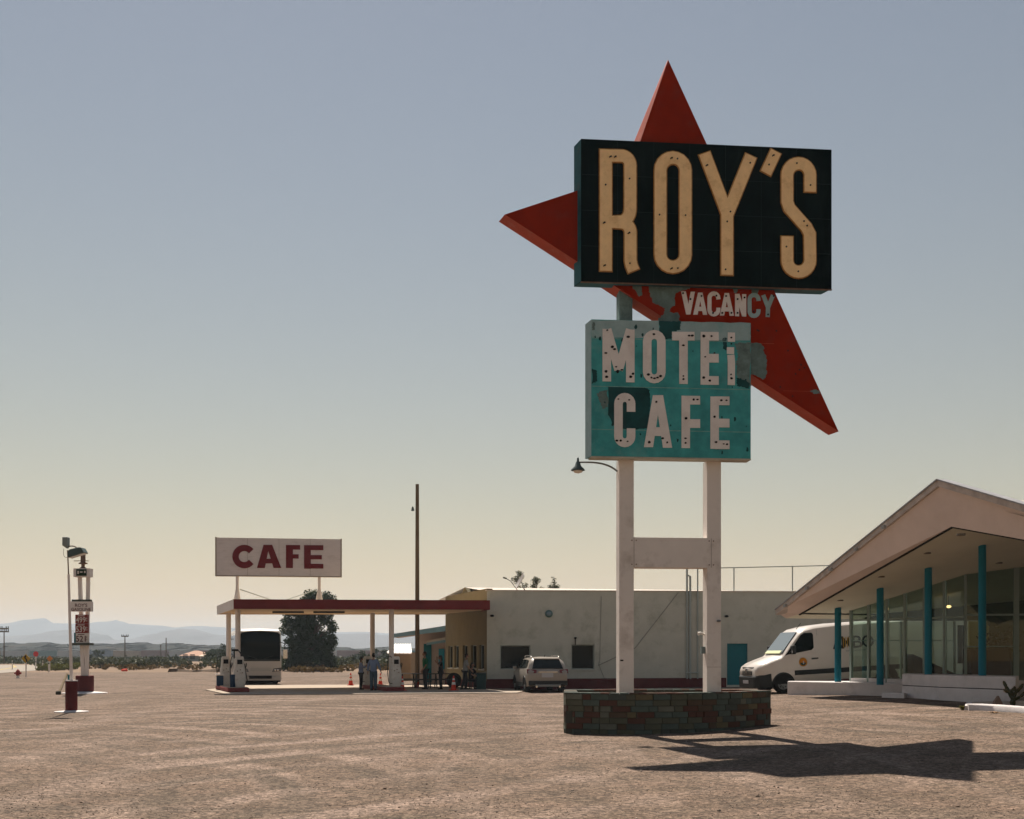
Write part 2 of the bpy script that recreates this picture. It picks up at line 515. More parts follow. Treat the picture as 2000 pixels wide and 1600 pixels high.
def ridge(name, prof, Z, depth, m, rough, seed, step=6):
    rnd = random.Random(seed); ph = [rnd.random()*6.28 for _ in range(12)]
    pxs = list(range(-160, 2170, step)); rows = 9; V = []
    for r in range(rows+3):
        t = r/rows if r <= rows else 1-(r-rows)*0.45
        y = Z-depth*(1-min(1, r/rows)) + (max(0, r-rows))*depth*0.3
        for p in pxs:
            h = (HZ - interp(prof, p))*Z/F + EYE
            q = p*0.045
            f = sum(math.sin(q*(1.7**k)+ph[k]+r*(0.9+0.3*k))/(1.55**k) for k in range(6))
            z = h*max(0, t)**1.25*(1+rough*0.55*f*(1 if r < rows else 0.25)) if t > 0 else -0.5
            V.append(((p-CX)*Z/F*(1+0.02*math.sin(r*2+p)), y+rough*depth*0.07*f, max(z, -0.5)))
    n = len(pxs); b_ = MB(); b_.v = V
    b_.f = [(j*n+i, j*n+i+1, (j+1)*n+i+1, (j+1)*n+i) for j in range(rows+2) for i in range(n-1)]; b_.m = [0]*len(b_.f)
    return structure(b_.build(name, m, smooth=60))

M_hill_far = mat("far_rock", (0.07, 0.065, 0.07), 0.95, 0.3, 0.004)
M_hill = mat("dark_lava_rock", (0.008, 0.011, 0.009), 0.98, 0.5, 0.06, dirt=(0.050, 0.034, 0.022), dscale=0.03, damt=0.8)
ridge("far_mountains", [(-160,1226),(-50,1222),(0,1221),(20,1217),(40,1210),(65,1207.5),(90,1211),(105,1216.5),(125,1217.5),(160,1218),(185,1214),(225,1211.5),(250,1214),(270,1219),(300,1221),(330,1226),(360,1224),(400,1223),(430,1225),(480,1228),(540,1232),(600,1236),(660,1235),(700,1234),(760,1237),(800,1235),(860,1240),(950,1243),(1200,1240),(1600,1235),(2170,1230)], 4500, 700, M_hill_far, 0.04, 3)
ridge("near_mountains", [(-160,1252),(-50,1248),(60,1240),(120,1232),(150,1230),(190,1240),(215,1250),(260,1250),(300,1238),(345,1228),(390,1229),(430,1240),(470,1246),(560,1244),(650,1238),(700,1237.5),(750,1241),(820,1243),(900,1250),(1200,1252),(2170,1252)], 3200, 500, M_hill_far, 0.04, 5)
ridge("low_hills", [(-160,1259),(0,1258),(20,1255),(45,1258),(80,1256),(110,1259),(150,1257),(200,1259),(240,1258),(285,1254),(310,1258),(360,1259),(430,1260),(550,1263),(650,1264),(700,1266),(760,1264),(830,1266),(2170,1268)], 900, 230, M_hill, 0.30, 9, 3)

# county road that leaves the frame on the left
M_road = mat("sun_bleached_asphalt", (0.27, 0.235, 0.20), 0.9, 0.12, 0.8, bump=0.2)
M_yellow = mat("road_paint_yellow", (0.5, 0.36, 0.08), 0.8)
def road():
    b_ = MB()
    near = [(-47.5, 66), (-46, 78), (-48, 105), (-55, 135), (-66, 165), (-84, 205)]
    wdt = 26
    L_ = [(x-wdt, y+8) for x, y in near]
    for (a, c), (d, e) in zip(zip(near, L_), zip(near[1:], L_[1:])):
        b_.add([(c[0], c[1], 0.03), (a[0], a[1], 0.03), (d[0], d[1], 0.03), (e[0], e[1], 0.03)], [(0, 1, 2, 3)])
    o = structure(b_.build("road", M_road))
    y_ = MB()
    for (a, d) in zip(near, near[1:]):
        for k in (0.1, -0.15):
            y_.add([(a[0]-6-k, a[1]+2, 0.036), (a[0]-5.88-k, a[1]+2, 0.036), (d[0]-5.88-k, d[1]+2, 0.036), (d[0]-6-k, d[1]+2, 0.036)], [(0, 1, 2, 3)])
    y_.build("centre_line", M_yellow, o)
road()

# desert air: one closed box, pale volume
def haze():
    b_ = MB().box(-3400, 3400, -300, 5700, -1.6, 158)
    m = bpy.data.materials.new("haze"); m.use_nodes = True
    t = m.node_tree; t.nodes.clear()
    v = t.nodes.new("ShaderNodeVolumePrincipled"); v.inputs["Density"].default_value = 0.00020
    v.inputs["Color"].default_value = (0.62, 0.74, 0.86, 1); v.inputs["Anisotropy"].default_value = 0.2
    out = t.nodes.new("ShaderNodeOutputMaterial"); t.links.new(v.outputs[0], out.inputs["Volume"])
    o = b_.build("haze", m); stuff(o); tag(o, "pale desert haze hanging over the plain", "haze")
haze()
# ------------------------------------------------------------------ the big roadside sign
SIGN_ROT = R(5.5)
SX = at(1300, HZ, 26.0)
SIGN_O = Vector((SX.x, SX.y, 0.0))
def sign_plane(y):      # vertical plane parallel to the sign face, y metres in the sign's own frame
    a = Vector((math.cos(SIGN_ROT), math.sin(SIGN_ROT))); n = Vector((-a.y, a.x))
    return Plane((SIGN_O.x + n.x*y, SIGN_O.y + n.y*y), SIGN_ROT)

M_red = mat("sign_red_paint", (0.25, 0.016, 0.003), 0.7, 0.14, 2.0, spec=0.0, dirt=(0.20, 0.035, 0.025), dscale=2.5, damt=0.5)
M_redlight = mat("sign_red_edge", (0.40, 0.060, 0.030), 0.6, 0.12, 2.5, dirt=(0.45, 0.28, 0.2), dscale=3, damt=0.3)
M_black = mat("sign_black_enamel", (0.0028, 0.0078, 0.0078), 0.5, 0.4, 3.0, dirt=(0.009, 0.017, 0.016), dscale=2.2, damt=0.8, stretch=(1, 1, 0.35), spec=0.0)
M_tealedge = mat("sign_teal_edge", (0.012, 0.085, 0.10), 0.6, 0.3, 3.0, dirt=(0.09, 0.10, 0.08), dscale=2, damt=0.5)
M_cream = mat("letter_cream", (0.92, 0.65, 0.34), 0.6, 0.08, 4.0, dirt=(0.45, 0.24, 0.08), dscale=3.0, damt=0.45)
M_ochre = mat("letter_rusty_rim", (0.42, 0.21, 0.06), 0.7, 0.3, 8.0)
M_turq = mat("sign_turquoise", (0.050, 0.305, 0.312), 0.6, 0.28, 2.2, dirt=(0.16, 0.35, 0.34), dscale=1.3, damt=0.7)
M_turqpale = mat("sign_turquoise_faded", (0.30, 0.42, 0.43), 0.65, 0.15, 2.5, dirt=(0.10, 0.30, 0.30), dscale=2.0, damt=0.5)
M_turqdark = mat("bare_dark_teal", (0.008, 0.058, 0.060), 0.6, 0.3, 3.0)
M_patina = mat("bare_weathered_metal", (0.13, 0.19, 0.18), 0.65, 0.35, 5.0, dirt=(0.05, 0.08, 0.08), dscale=4, damt=0.6)
M_white = mat("weathered_white_paint", (0.74, 0.695, 0.66), 0.7, 0.07, 3.0, dirt=(0.42, 0.34, 0.30), dscale=2.0, damt=0.4)
M_post = mat("post_white_stucco", (0.72, 0.66, 0.61), 0.8, 0.05, 2.0, bump=0.15, bscale=25, dirt=(0.46, 0.40, 0.35), dscale=1.6, damt=0.8)
M_hole = mat("socket_black", (0.012, 0.012, 0.012), 0.8)
M_rust = mat("rusty_steel", (0.16, 0.10, 0.07), 0.8, 0.3, 6.0)
M_steel = mat("grey_steel", (0.22, 0.23, 0.23), 0.45, 0.1, 5.0, metal=0.6)

sign = thing("roadside_sign", "tall roadside sign with red arrow, black ROY'S board and turquoise MOTEL CAFE board", "sign",
             (SIGN_O.x, SIGN_O.y, 0), SIGN_ROT)
PL_ROY, PL_MOT, PL_STAR, PL_POST = sign_plane(-0.45), sign_plane(-0.43), sign_plane(-0.25), sign_plane(-0.2)
def zq(pl, k, x0, y0):
    return lambda x, y: pl.uz(x0 + x/k, y0 + y/k)
K1 = zq(PL_ROY, 2000/700, 960, 100)
K2 = zq(PL_MOT, 2000/600, 1080, 540)
K3 = zq(PL_STAR, 2000/600, 1080, 540)

# arrow: concave four-point sheet-metal box
pts = [(1305,117),(1229,339),(986,419),(1638,843)]
star = [PL_STAR.uz(*p) for p in pts]
b_ = MB(); n = 4
PL_SB = sign_plane(0.25)
starb = [PL_SB.uz(*p) for p in [(1303,119),(1210,346),(974,433),(1618,850)]]
V = [(p[0], -0.25, p[1]) for p in star] + [(p[0], 0.25, p[1]) for p in starb]
b_.add(V, [(0,1,3),(1,2,3),(4,7,5),(5,7,6)], 0)
b_.add(V, [(i, n+i, n+(i+1)%n, (i+1)%n) for i in range(4)], 1)
arrow = b_.build("arrow", [M_red, M_redlight], sign)
def jag(poly, amp, seed, sub=7):
    rnd = random.Random(seed); out = []
    for i, a in enumerate(poly):
        c = poly[(i+1) % len(poly)]
        for k in range(sub):
            t = k/sub
            out.append((a[0]+(c[0]-a[0])*t + rnd.uniform(-amp, amp), a[1]+(c[1]-a[1])*t + rnd.uniform(-amp, amp)))
    return out
def patch(K, poly, y, parent, m, amp=5, seed=1, name="bare_patch", sub=7, thick=0.003):
    P = [K(*p) for p in jag(poly, amp, seed, sub)]
    return MB().prismy(P, y-thick, y+0.002).build(name, m, parent)
ys = -0.25
patch(K3, [(625,40),(890,40),(905,75),(840,90),(795,110),(790,190),(765,205),(760,230),(820,240),(828,330),(690,330),(690,270),(725,240),(730,205),(650,175),(628,100)], ys, arrow, M_patina, 5, 2)
patch(K3, [(505,40),(575,50),(580,120),(560,135),(540,100),(520,75)], ys, arrow, M_patina, 4, 3)
patch(K3, [(1170,65),(1200,60),(1200,105),(1180,110)], ys, arrow, M_patina, 4, 4)
patch(K3, [(1290,70),(1340,70),(1335,115),(1300,120)], ys, arrow, M_patina, 4, 5)
patch(K3, [(1200,430),(1340,432),(1372,455),(1372,505),(1390,520),(1392,600),(1384,650),(1378,672),(1300,640),(1200,600)], ys, arrow, M_patina, 6, 6)
patch(K3, [(1675,748),(1715,735),(1745,765),(1700,765)], ys, arrow, M_patina, 4, 7)
h_ = MB(); rnd = random.Random(5)
for (x, y) in [(1340,355),(1455,355),(1530,483),(1615,575),(1605,608),(1580,635),(1637,595),(1480,720),(1560,780),(1330,350)]:
    u, z = K3(x, y); h_.lathe([(0.022,-0.004),(0.022,0.002)], (u, ys, z), 6, axis='Y')
stuff(h_.build("fixing_hole", M_hole, arrow))
sm = MB()
for (a, c) in [((1215,432),(1440,436)), ((1500,742),(1740,750))]:
    p, q = K3(*a), K3(*c); sm.box(p[0], q[0], ys-0.002, ys+0.002, min(p[1], q[1])-0.006, min(p[1], q[1])+0.006)
stuff(sm.build("sheet_seam", M_redlight, arrow))

# ROY'S board
def board_box(pl, TL, BR, y0, y1, mats, name, shear):
    (u0, z1), (u1, z0) = pl.uz(*TL), pl.uz(*BR)
    b_ = MB().box(u0, u1, y0, y1, z0, z1)
    b_.v = [(v[0]-(shear if v[1] > y0+0.01 else 0.0), v[1], v[2]) for v in b_.v]      # the sheet-metal box is a little skewed
    for i, mi in enumerate((1, 1, 0, 1, 0, 1)): b_.m[i] = mi
    b_.m[2] = 0; b_.m[4] = 0
    return b_.build(name, mats, sign, bevel=0.006), (u0, u1, z0, z1)
roy, (ru0, ru1, rz0, rz1) = board_box(PL_ROY, (1135,271), (1624.5,565), -0.45, -0.05, [M_black, M_tealedge], "name_board", 0.10)
trim = MB()
trim.box(ru0-0.004, ru1+0.004, -0.455, -0.40, rz0-0.02, rz0-0.001)
trim.build("rusty_bottom_lip", M_rust, roy)
sm = MB(); rnd = random.Random(8)
for k in range(1, 4):
    z = rz0+(rz1-rz0)*k/4; sm.box(ru0+0.02, ru1-0.02, -0.4535, -0.449, z-0.004, z+0.004)
for k in range(1, 7):
    u = ru0+(ru1-ru0)*k/7; sm.box(u-0.004, u+0.004, -0.4525, -0.449, rz0+0.02, rz1-0.02)
stuff(sm.build("panel_seam", mat("seam_dark_teal", (0.008, 0.020, 0.020), 0.5), roy))
LW = 66/2000*700*25.6/F
def letters(K, strokes, wd, y, parent, label, m, rim=None, thick=0.035, name="letter"):
    b_ = MB()
    for i, s in enumerate(strokes):
        closed = s[0] == 'c'; P = s[1:] if closed else s
        if s[0] == 'p': b_.prismy([K(*p) for p in s[1:]], y-thick-0.0022*i, y+0.002)
        else: b_.stroke([K(*p) for p in P], wd, y-thick-0.0022*i, y+0.002, closed)
    o = b_.build(name, m, parent, label=label)
    if rim:
        r_ = MB()
        for i, s in enumerate(strokes):
            closed = s[0] == 'c'; P = s[1:] if closed else s
            Q = [Vector(K(*p)) for p in P]
            if not closed:
                Q[0] = Q[0] + (Q[0]-Q[1]).normalized()*rim[1]/2; Q[-1] = Q[-1] + (Q[-1]-Q[-2]).normalized()*rim[1]/2
            r_.stroke([tuple(q) for q in Q], wd+rim[1], y-thick*0.6-0.0022*i, y+0.002, closed)
        r_.build("letter_rim", rim[0], o)
    return o
def arc(cx, cy, rx, ry, a0, a1, n=8):
    return [(cx+rx*math.cos(R(a0+(a1-a0)*i/n)), cy+ry*math.sin(R(a0+(a1-a0)*i/n))) for i in range(n+1)]
rim = (M_ochre, 0.045)
letters(K1, [[(637,552),(637,1228)],
             [(637,586),(715,587)]+arc(722,640,51,53,-80,0,6)+[(773,875)]+arc(718,880,55,75,10,80,5)+[(668,956)],
             [(690,957)]+arc(716,1015,58,58,-70,0,6)+[(774,1170),(780,1200),(792,1228)]], LW, -0.45, roy, "cream letter R", M_cream, rim)
letters(K1, [['c']+arc(1011,668,70,71,180,360,10)+arc(1011,1136,70,71,0,180,10)], LW, -0.45, roy, "cream letter O", M_cream, rim)
letters(K1, [[(1187,573),(1313,910)],[(1446,587),(1314,915)],[(1313,860),(1313,1250)]], LW, -0.45, roy, "cream letter Y", M_cream, rim)
letters(K1, [[(1585,563),(1529,683)]], LW*0.94, -0.45, roy, "cream apostrophe", M_cream, rim, name="apostrophe")
letters(K1, [[(1776,787)]+arc(1712,695,64,66,0,-180,12)+[(1648,842),(1660,878)]+[(1755,985),(1774,1022)]+arc(1712,1168,64,66,0,180,12)+[(1648,1037)]], LW, -0.45, roy, "cream letter S", M_cream, rim)
h_ = MB()
for (x, y) in [(665,592),(692,592),(630,960),(768,716),(632,1198),(770,1188),(768,1017),(1005,600),(1035,605),(1005,1215),(1037,1215),(935,917),(1080,920),(1202,640),(1440,628),(1330,900),(1312,955),(1303,1222),(1572,585),(1545,638),(1776,752),(1740,953),(1757,978),(1708,1233),(1642,1095),(1700,630),(635,750)]:
    u, z = K1(x, y); h_.lathe([(0.020,-0.012),(0.020,0.0)], (u, -0.492, z), 6, axis='Y')
    if (x+y) % 3 == 0:
        h_.lathe([(0.012,-0.05),(0.014,0.0)], (u-0.03, -0.492, z-0.02), 6, axis='Y')
stuff(h_.build("tube_socket", M_hole, roy))

# MOTEL CAFE board
mot, (mu0, mu1, mz0, mz1) = board_box(PL_MOT, (1155,623.5), (1466.5,896), -0.43, -0.03, [M_turq, M_turqpale], "lower_board", 0.075)
trim = MB().box(mu0-0.004, mu1+0.004, -0.434, -0.06, mz0-0.03, mz0-0.002)
trim.build("bottom_lip", mat("bleached_trim", (0.42, 0.40, 0.33), 0.8, 0.2, 5), mot)
sm = MB()
for y in (413, 724, 1003):
    z = K2(700, y)[1]; sm.box(mu0+0.01, mu1-0.01, -0.4335, -0.429, z-0.010, z+0.006)
stuff(sm.build("panel_seam", mat("seam_pale", (0.17, 0.36, 0.34), 0.6, 0.3, 6), mot))
ym = -0.43
patch(K2, [(250,285),(690,290),(690,400),(250,400)], ym, mot, M_turqpale, 3, 9, "faded_patch")
patch(K2, [(835,295),(1285,303),(1285,420),(780,410)], ym, mot, M_turqpale, 3, 10, "faded_patch")
patch(K2, [(690,290),(830,293),(832,345),(775,360),(770,408),(700,410)], ym-0.001, mot, M_turqdark, 5, 11)
patch(K2, [(360,718),(600,722),(628,740),(634,800),(628,900),(622,990),(520,996),(440,995),(395,970),(360,900)], ym, mot, M_turqdark, 3, 12)
patch(K2, [(285,760),(355,740),(358,850),(325,860),(300,800)], ym, mot, M_patina, 6, 13)
patch(K2, [(1185,432),(1286,432),(1286,715),(1210,705),(1195,640),(1195,560),(1205,500)], ym, mot, M_patina, 7, 14)
patch(K2, [(255,300),(272,300),(272,345),(255,350)], ym-0.001, mot, M_patina, 4, 15)
patch(K2, [(255,600),(285,615),(290,680),(255,700)], ym, mot, M_turqdark, 4, 16)
patch(K2, [(1105,400),(1130,400),(1130,480),(1108,470)], ym, mot, M_turqdark, 4, 17)
patch(K2, [(1195,660),(1280,690),(1280,730),(1200,715)], ym-0.001, mot, M_turqdark, 6, 18)
rnd = random.Random(31); sp = MB()
for k in range(46):
    x, y = rnd.uniform(262, 1275), rnd.uniform(300, 1150); rr = rnd.uniform(4, 13)
    sp.prismy([K2(x+rr*math.cos(t)*rnd.uniform(.4, 1.0), y+rr*1.4*math.sin(t)*rnd.uniform(.5, 1.2)) for t in [i*6.283/9 for i in range(9)]], ym-0.0042, ym+0.001)
stuff(sp.build("chip", M_turqdark, mot))
LW2 = 56/2000*600*25.6/F
L = lambda lab, st, wd=LW2: letters(K2, st, wd, ym, mot, lab, M_white, None, 0.014)
L("white letter M, chipped", [[(350,343),(350,684)],[(503,347),(503,690)],[(352,345),(427,610)],[(502,347),(427,610)]])
L("white letter O of MOTEL", [['c']+arc(659,424,46,46,180,360,8)+arc(659,622,46,46,0,180,8)])
L("white letter T", [[(775,389),(921,390)],[(849,389),(849,701)]])
L("white letter E of MOTEL", [[(988,362),(988,706)],[(988,390),(1078,391)],[(988,533),(1078,534)],[(988,678),(1078,679)]])
L("remains of white letter L, broken in three", [[(1161,366),(1161,426)],[(1155,462),(1155,506)],[(1157,512),(1161,560),(1160,708)]], LW2*0.85)
L("white letter C", [[(508,882)]+arc(467,830,41,42,0,-180,10)+arc(467,1042,41,42,180,0,10)+[(508,990)]])
L("white letter A", [['p',(650,774),(702,774),(651,1112),(592,1112)],['p',(664,774),(716,774),(775,1116),(716,1116)],[(640,1010),(728,1012)]])
L("white letter F", [[(864,778),(864,1118)],[(864,806),(957,807)],[(864,958),(957,959)]])
L("white letter E of CAFE", [[(1052,783),(1052,1123)],[(1052,810),(1148,811)],[(1052,955),(1148,956)],[(1052,1096),(1148,1097)]])
h_ = MB(); rnd = random.Random(3)
for (x, y) in [(352,352),(488,395),(343,500),(345,620),(348,655),(385,460),(400,475),(410,590),(420,620),(448,610),(520,635),(505,655),(655,378),(640,660),(660,665),(680,660),(700,650),(620,640),(885,387),(905,387),(848,450),(848,650),(848,670),(980,390),(1030,390),(990,525),(1050,500),(980,660),(1020,680),(1160,400),(1160,440),(1158,640),(1160,665),(425,800),(495,805),(415,1070),(485,1075),(440,1070),(672,818),(713,1055),(625,1080),(742,1082),(915,803),(940,803),(865,925),(862,1055),(862,1085),(1095,808),(1128,808),(1050,915),(1110,1092),(1132,1094),(1060,1080)]:
    u, z = K2(x, y); e = rnd.uniform(0.018, 0.034); f = rnd.uniform(0.6, 1.1)
    h_.prismy([(u+e*1.25*math.cos(t)*rnd.uniform(.7,1.1), z+e*f*math.sin(t)) for t in [i*6.283/8 for i in range(8)]], ym-0.027, ym-0.005)
stuff(h_.build("tube_socket", M_hole, mot))

# VACANCY on the arrow
LW3 = 27/2000*600*25.8/F
for lab, st in [("letter V", [['p',(834,98),(864,98),(894,249),(867,249)],['p',(896,101),(923,101),(894,249),(868,249)]]), ("first letter A", [['p',(944,107),(968,107),(941,250),(912,250)],['p',(948,107),(972,107),(1003,251),(976,251)],[(935,212),(982,213)]]),
                ("first letter C", [[(1077,150)]+arc(1047,142,29,30,0,-180,8)+arc(1047,218,29,30,180,0,8)+[(1076,205)]]),
                ("second letter A", [['p',(1117,110),(1141,110),(1114,255),(1086,255)],['p',(1121,110),(1145,110),(1177,257),(1150,257)],[(1108,215),(1155,216)]]),
                ("letter N", [[(1198,115),(1198,260)],[(1244,117),(1244,262)],[(1200,117),(1243,258)]]),
                ("second letter C", [[(1338,160)]+arc(1308,152,29,30,0,-180,8)+arc(1308,228,29,30,180,0,8)+[(1337,215)]]),
                ("letter Y", [[(1368,122),(1400,205)],[(1431,124),(1399,205)],[(1399,195),(1397,265)]])]:
    letters(K3, st, LW3, ys-0.003, arrow, "white "+lab+" of VACANCY", M_white if lab not in ("second letter C", "letter Y") else M_turqpale, None, 0.012)
h_ = MB()
for (x, y) in [(845,112),(893,150),(965,130),(1062,128),(1125,130),(1160,240),(1040,240),(1200,150),(1245,140),(1200,240),(1435,130),(1305,230),(1398,250),(1100,240)]:
    u, z = K3(x, y); h_.lathe([(0.024,-0.004),(0.024,0.004)], (u, ys-0.028, z), 6, axis='Y')
stuff(h_.build("tube_socket", M_hole, arrow))

# posts, crossbeam, lamp
pu0, pu1 = PL_POST.uz(1209.5, 1100)[0], PL_POST.uz(1238, 1100)[0]
qu0, qu1 = PL_POST.uz(1381, 1100)[0], PL_POST.uz(1408.5, 1100)[0]
ztop = PL_POST.uz(1220, 565)[1]
b_ = MB().box(pu0, pu1, -0.2, 0.17, 0.3, mz0-0.002); b_.build("post", M_post, sign, bevel=0.008)
b_ = MB().box(qu0, qu1, -0.2, 0.17, 0.3, mz0-0.002); b_.build("post", M_post, sign, bevel=0.008)
b_ = MB().box(pu0+0.005, pu1-0.03, -0.19, 0.17, mz1+0.002, ztop); b_.build("post_top", M_patina, sign, label="weathered bare metal post top")
(_, cz1), (_, cz0) = PL_POST.uz(1300, 1050), PL_POST.uz(1300, 1109)
MB().box(pu1-0.02, qu0+0.10, -0.205, 0.172, cz0, cz1).build("crossbeam", M_post, sign, bevel=0.006)
lamp_arm = MB()
a = PL_POST.p(*PL_POST.uz(1207, 916), 0.1)
def sl(px, py, y=0.0): u, z = PL_POST.uz(px, py); return (u, y, z)
lamp_arm.tube(bez(sl(1209, 918), sl(1190, 901), sl(1165, 899), sl(1133, 900), 10), 0.022, 8)
arm = lamp_arm.build("lamp_arm", M_steel, sign, smooth=50)
u, _, z = sl(1131.5, 900)
MB().lathe([(0.004,0.11),(0.02,0.10),(0.028,0.02),(0.05,-0.01),(0.075,-0.09),(0.155,-0.165),(0.16,-0.185),(0.14,-0.185)], (u, 0, z), 14).build("lamp_shade", mat("lamp_green_grey", (0.07, 0.10, 0.10), 0.5), arm, smooth=40)
MB().lathe([(0.02,-0.22),(0.09,-0.20),(0.11,-0.17),(0.09,-0.15)], (u, 0, z-0.03), 12).build("lamp_globe", mat("milk_glass", (0.75, 0.68, 0.6), 0.3), arm, smooth=60)
# fittings on the posts
M_seamp = mat("post_seam", (0.36, 0.31, 0.28), 0.8)
for uu in (pu1+0.004, qu0-0.004+0.10):
    MB().box(uu-0.006, uu+0.006, -0.2075, -0.2, cz0+0.01, cz1-0.01).build("beam_seam", M_seamp, sign)
    for zz in (cz0+0.07, cz1-0.07):
        for du_ in (-0.05, 0.05): MB().lathe([(0.014,-0.216),(0.014,-0.2)], (uu+du_, 0, zz), 8, axis='Y').build("beam_bolt", M_rust, sign)
zz = PL_POST.uz(1395, 1303)[1]; MB().box(qu0+0.004, qu1-0.004, -0.2045, -0.19, zz-0.004, zz+0.004).build("post_joint", M_seamp, sign)
e = MB(); u, _, z = sl(1214.5, 1290); e.box(u-0.035, u+0.035, -0.206, -0.198, z-0.015, z+0.015); e.build("label_plate", M_hole, sign)
e = MB(); uu = qu0-0.06
z = PL_POST.uz(1370, 1270)[1]; e.box(uu-0.03, uu+0.058, -0.05, 0.05, z-0.08, z+0.08); e.build("switch_box", mat("switch_grey", (0.2, 0.25, 0.25), 0.6), sign)
z = PL_POST.uz(1370, 1238)[1]; e = MB(); e.tube([(qu0, 0, z-0.02), (qu0-0.10, -0.02, z+0.02), (qu0-0.16, -0.03, z)], [0.02, 0.03, 0.045], 8)
e.build("flood_lamp", mat("flood_white", (0.75, 0.72, 0.66), 0.4), sign, smooth=60)
for (px, py) in ((1403, 1213),):
    u, _, z = sl(px, py); MB().ball((u, -0.24, z), (0.05, 0.045, 0.03), 10, 6).build("clamp_lamp", M_steel, sign, smooth=60)

# brick planter round the foot of the sign
M_mortar = mat("mortar", (0.060, 0.060, 0.050), 0.95, 0.2, 6, bump=0.4)
brick_m = [mat("brick_"+n, c, 0.9, 0.16, 7, bump=0.35, bscale=60) for n, c in
           (("maroon", (0.088, 0.045, 0.034)), ("brown", (0.085, 0.060, 0.042)), ("olive", (0.090, 0.092, 0.066)), ("grey_green", (0.078, 0.100, 0.086)), ("pale", (0.125, 0.13, 0.105)), ("tan", (0.125, 0.105, 0.062)), ("grey", (0.066, 0.076, 0.067)))]
brick_w = [30, 14, 20, 22, 7, 7, 12]
planter = thing("brick_planter", "low curved planter of mixed red and grey-green bricks round the sign posts", "planter", (3.6, 26.4, 0))
FRONT = [(1.17,25.55),(1.9,25.18),(2.8,25.08),(3.7,25.25),(4.5,25.62),(5.3,26.22),(6.1,27.05)]
BACK = [(5.75,27.75),(4.4,28.3),(2.8,28.25),(1.25,27.7)]
outline = FRONT+BACK
def inset(poly, d):
    out = []; n = len(poly)
    for i in range(n):
        a, p, c = Vector(poly[i-1]), Vector(poly[i]), Vector(poly[(i+1) % n])
        d0 = (p-a).normalized(); d1 = (c-p).normalized(); nn = Vector((-(d0.y+d1.y), d0.x+d1.x)).normalized()
        out.append(tuple(p+nn*d/max(.6, nn.dot(Vector((-d0.y, d0.x))))))
    return out
TOP = 0.905; CH = 0.1293
core_o, core_i = inset(outline, 0.02), inset(outline, 0.30)
n = len(outline); b_ = MB()
V = [(x, y, -0.1) for x, y in core_o]+[(x, y, TOP-0.012) for x, y in core_o]+[(x, y, TOP-0.012) for x, y in core_i]+[(x, y, -0.1) for x, y in core_i]
b_.add(V, [(k*n+i, k*n+(i+1) % n, (k+1)*n+(i+1) % n, (k+1)*n+i) for k in range(3) for i in range(n)])
b_.build("mortar_core", M_mortar, planter, world=True)
soil_p = inset(outline, 0.29)
MB().prism(soil_p, 0.0, 0.70).build("soil", mat("planter_soil", (0.19, 0.135, 0.10), 0.95, 0.3, 8, bump=0.5), planter, world=True)
# bricks run along the outline
loop = outline+[outline[0]]
seg = [(Vector(a), Vector(c)) for a, c in zip(loop, loop[1:])]
tot = sum((c-a).length for a, c in seg)
def along(s):
    s = s % tot
    for a, c in seg:
        l = (c-a).length
        if s <= l: return a+(c-a)*(s/l), (c-a).normalized()
        s -= l
    return seg[-1][1], (seg[-1][1]-seg[-1][0]).normalized()
front_len = sum((c-a).length for a, c in seg[:6]) + (seg[6][1]-seg[6][0]).length
left_len = (seg[-1][1]-seg[-1][0]).length
rnd = random.Random(12); bmesh_cache = {}
rest = MB(); nb = 0
for row in range(7):
    z0 = TOP - CH*(row+1)
    s = -left_len - (0.2 if row % 2 else 0.0)
    while s < tot-left_len-0.1:
        ln = rnd.choice([0.39, 0.39, 0.39, 0.2, 0.42])
        p0, _ = along(s+0.005); p1, _ = along(s+ln-0.005)
        d = (p1-p0)
        if d.length < 0.05: s += ln; continue
        c = (p0+p1)/2; ang = math.atan2(d.y, d.x); nrm = Vector((-math.sin(ang), math.cos(ang)))
        c2 = c + nrm*(0.045 - rnd.uniform(0, 0.012))
        visible = -left_len-0.3 < s < front_len
        mi = rnd.choices(range(7), brick_w)[0]
        if row == 6: mi = rnd.choice([2, 3, 3, 6, 6])
        if visible and nb < 296:
            key = (round(d.length, 1), mi)
            if key not in bmesh_cache:
                bmesh_cache[key] = MB().box(-d.length/2, d.length/2, -0.05, 0.05, 0, CH-0.012).mesh("brick", brick_m[mi], None, 0.004)
            o = bpy.data.objects.new("brick", bmesh_cache[key]); COL.objects.link(o)
            o.parent = planter; o.location = (c2.x-3.6, c2.y-26.4, z0); o.rotation_euler = (0, 0, ang)
            nb += 1
        else:
            rest.obox((c2.x, c2.y, z0+CH/2), (d.length, 0.1, CH-0.012), ang, mi)
        s += ln
stuff(rest.build("brick_course", brick_m, planter, world=True))
# cap stones: red top course lying flat
s = 0.0; k = 0; capm = {}
while s < tot-0.05:
    ln = 0.21
    p0, _ = along(s+0.004); p1, _ = along(s+ln-0.004); d = p1-p0; c = (p0+p1)/2
    ang = math.atan2(d.y, d.x); nrm = Vector((-math.sin(ang), math.cos(ang))); c2 = c+nrm*0.145
    mi = rnd.choice([0, 0, 1, 3, 6])
    if mi not in capm: capm[mi] = MB().box(-0.098, 0.098, -0.15, 0.15, 0, 0.030).mesh("cap_brick", brick_m[mi], None, 0.004)
    o = bpy.data.objects.new("cap_brick", capm[mi]); COL.objects.link(o); o.parent = planter
    o.location = (c2.x-3.6, c2.y-26.4, TOP-0.012+rnd.uniform(0, .006)); o.rotation_euler = (0, 0, ang)
    s += ln
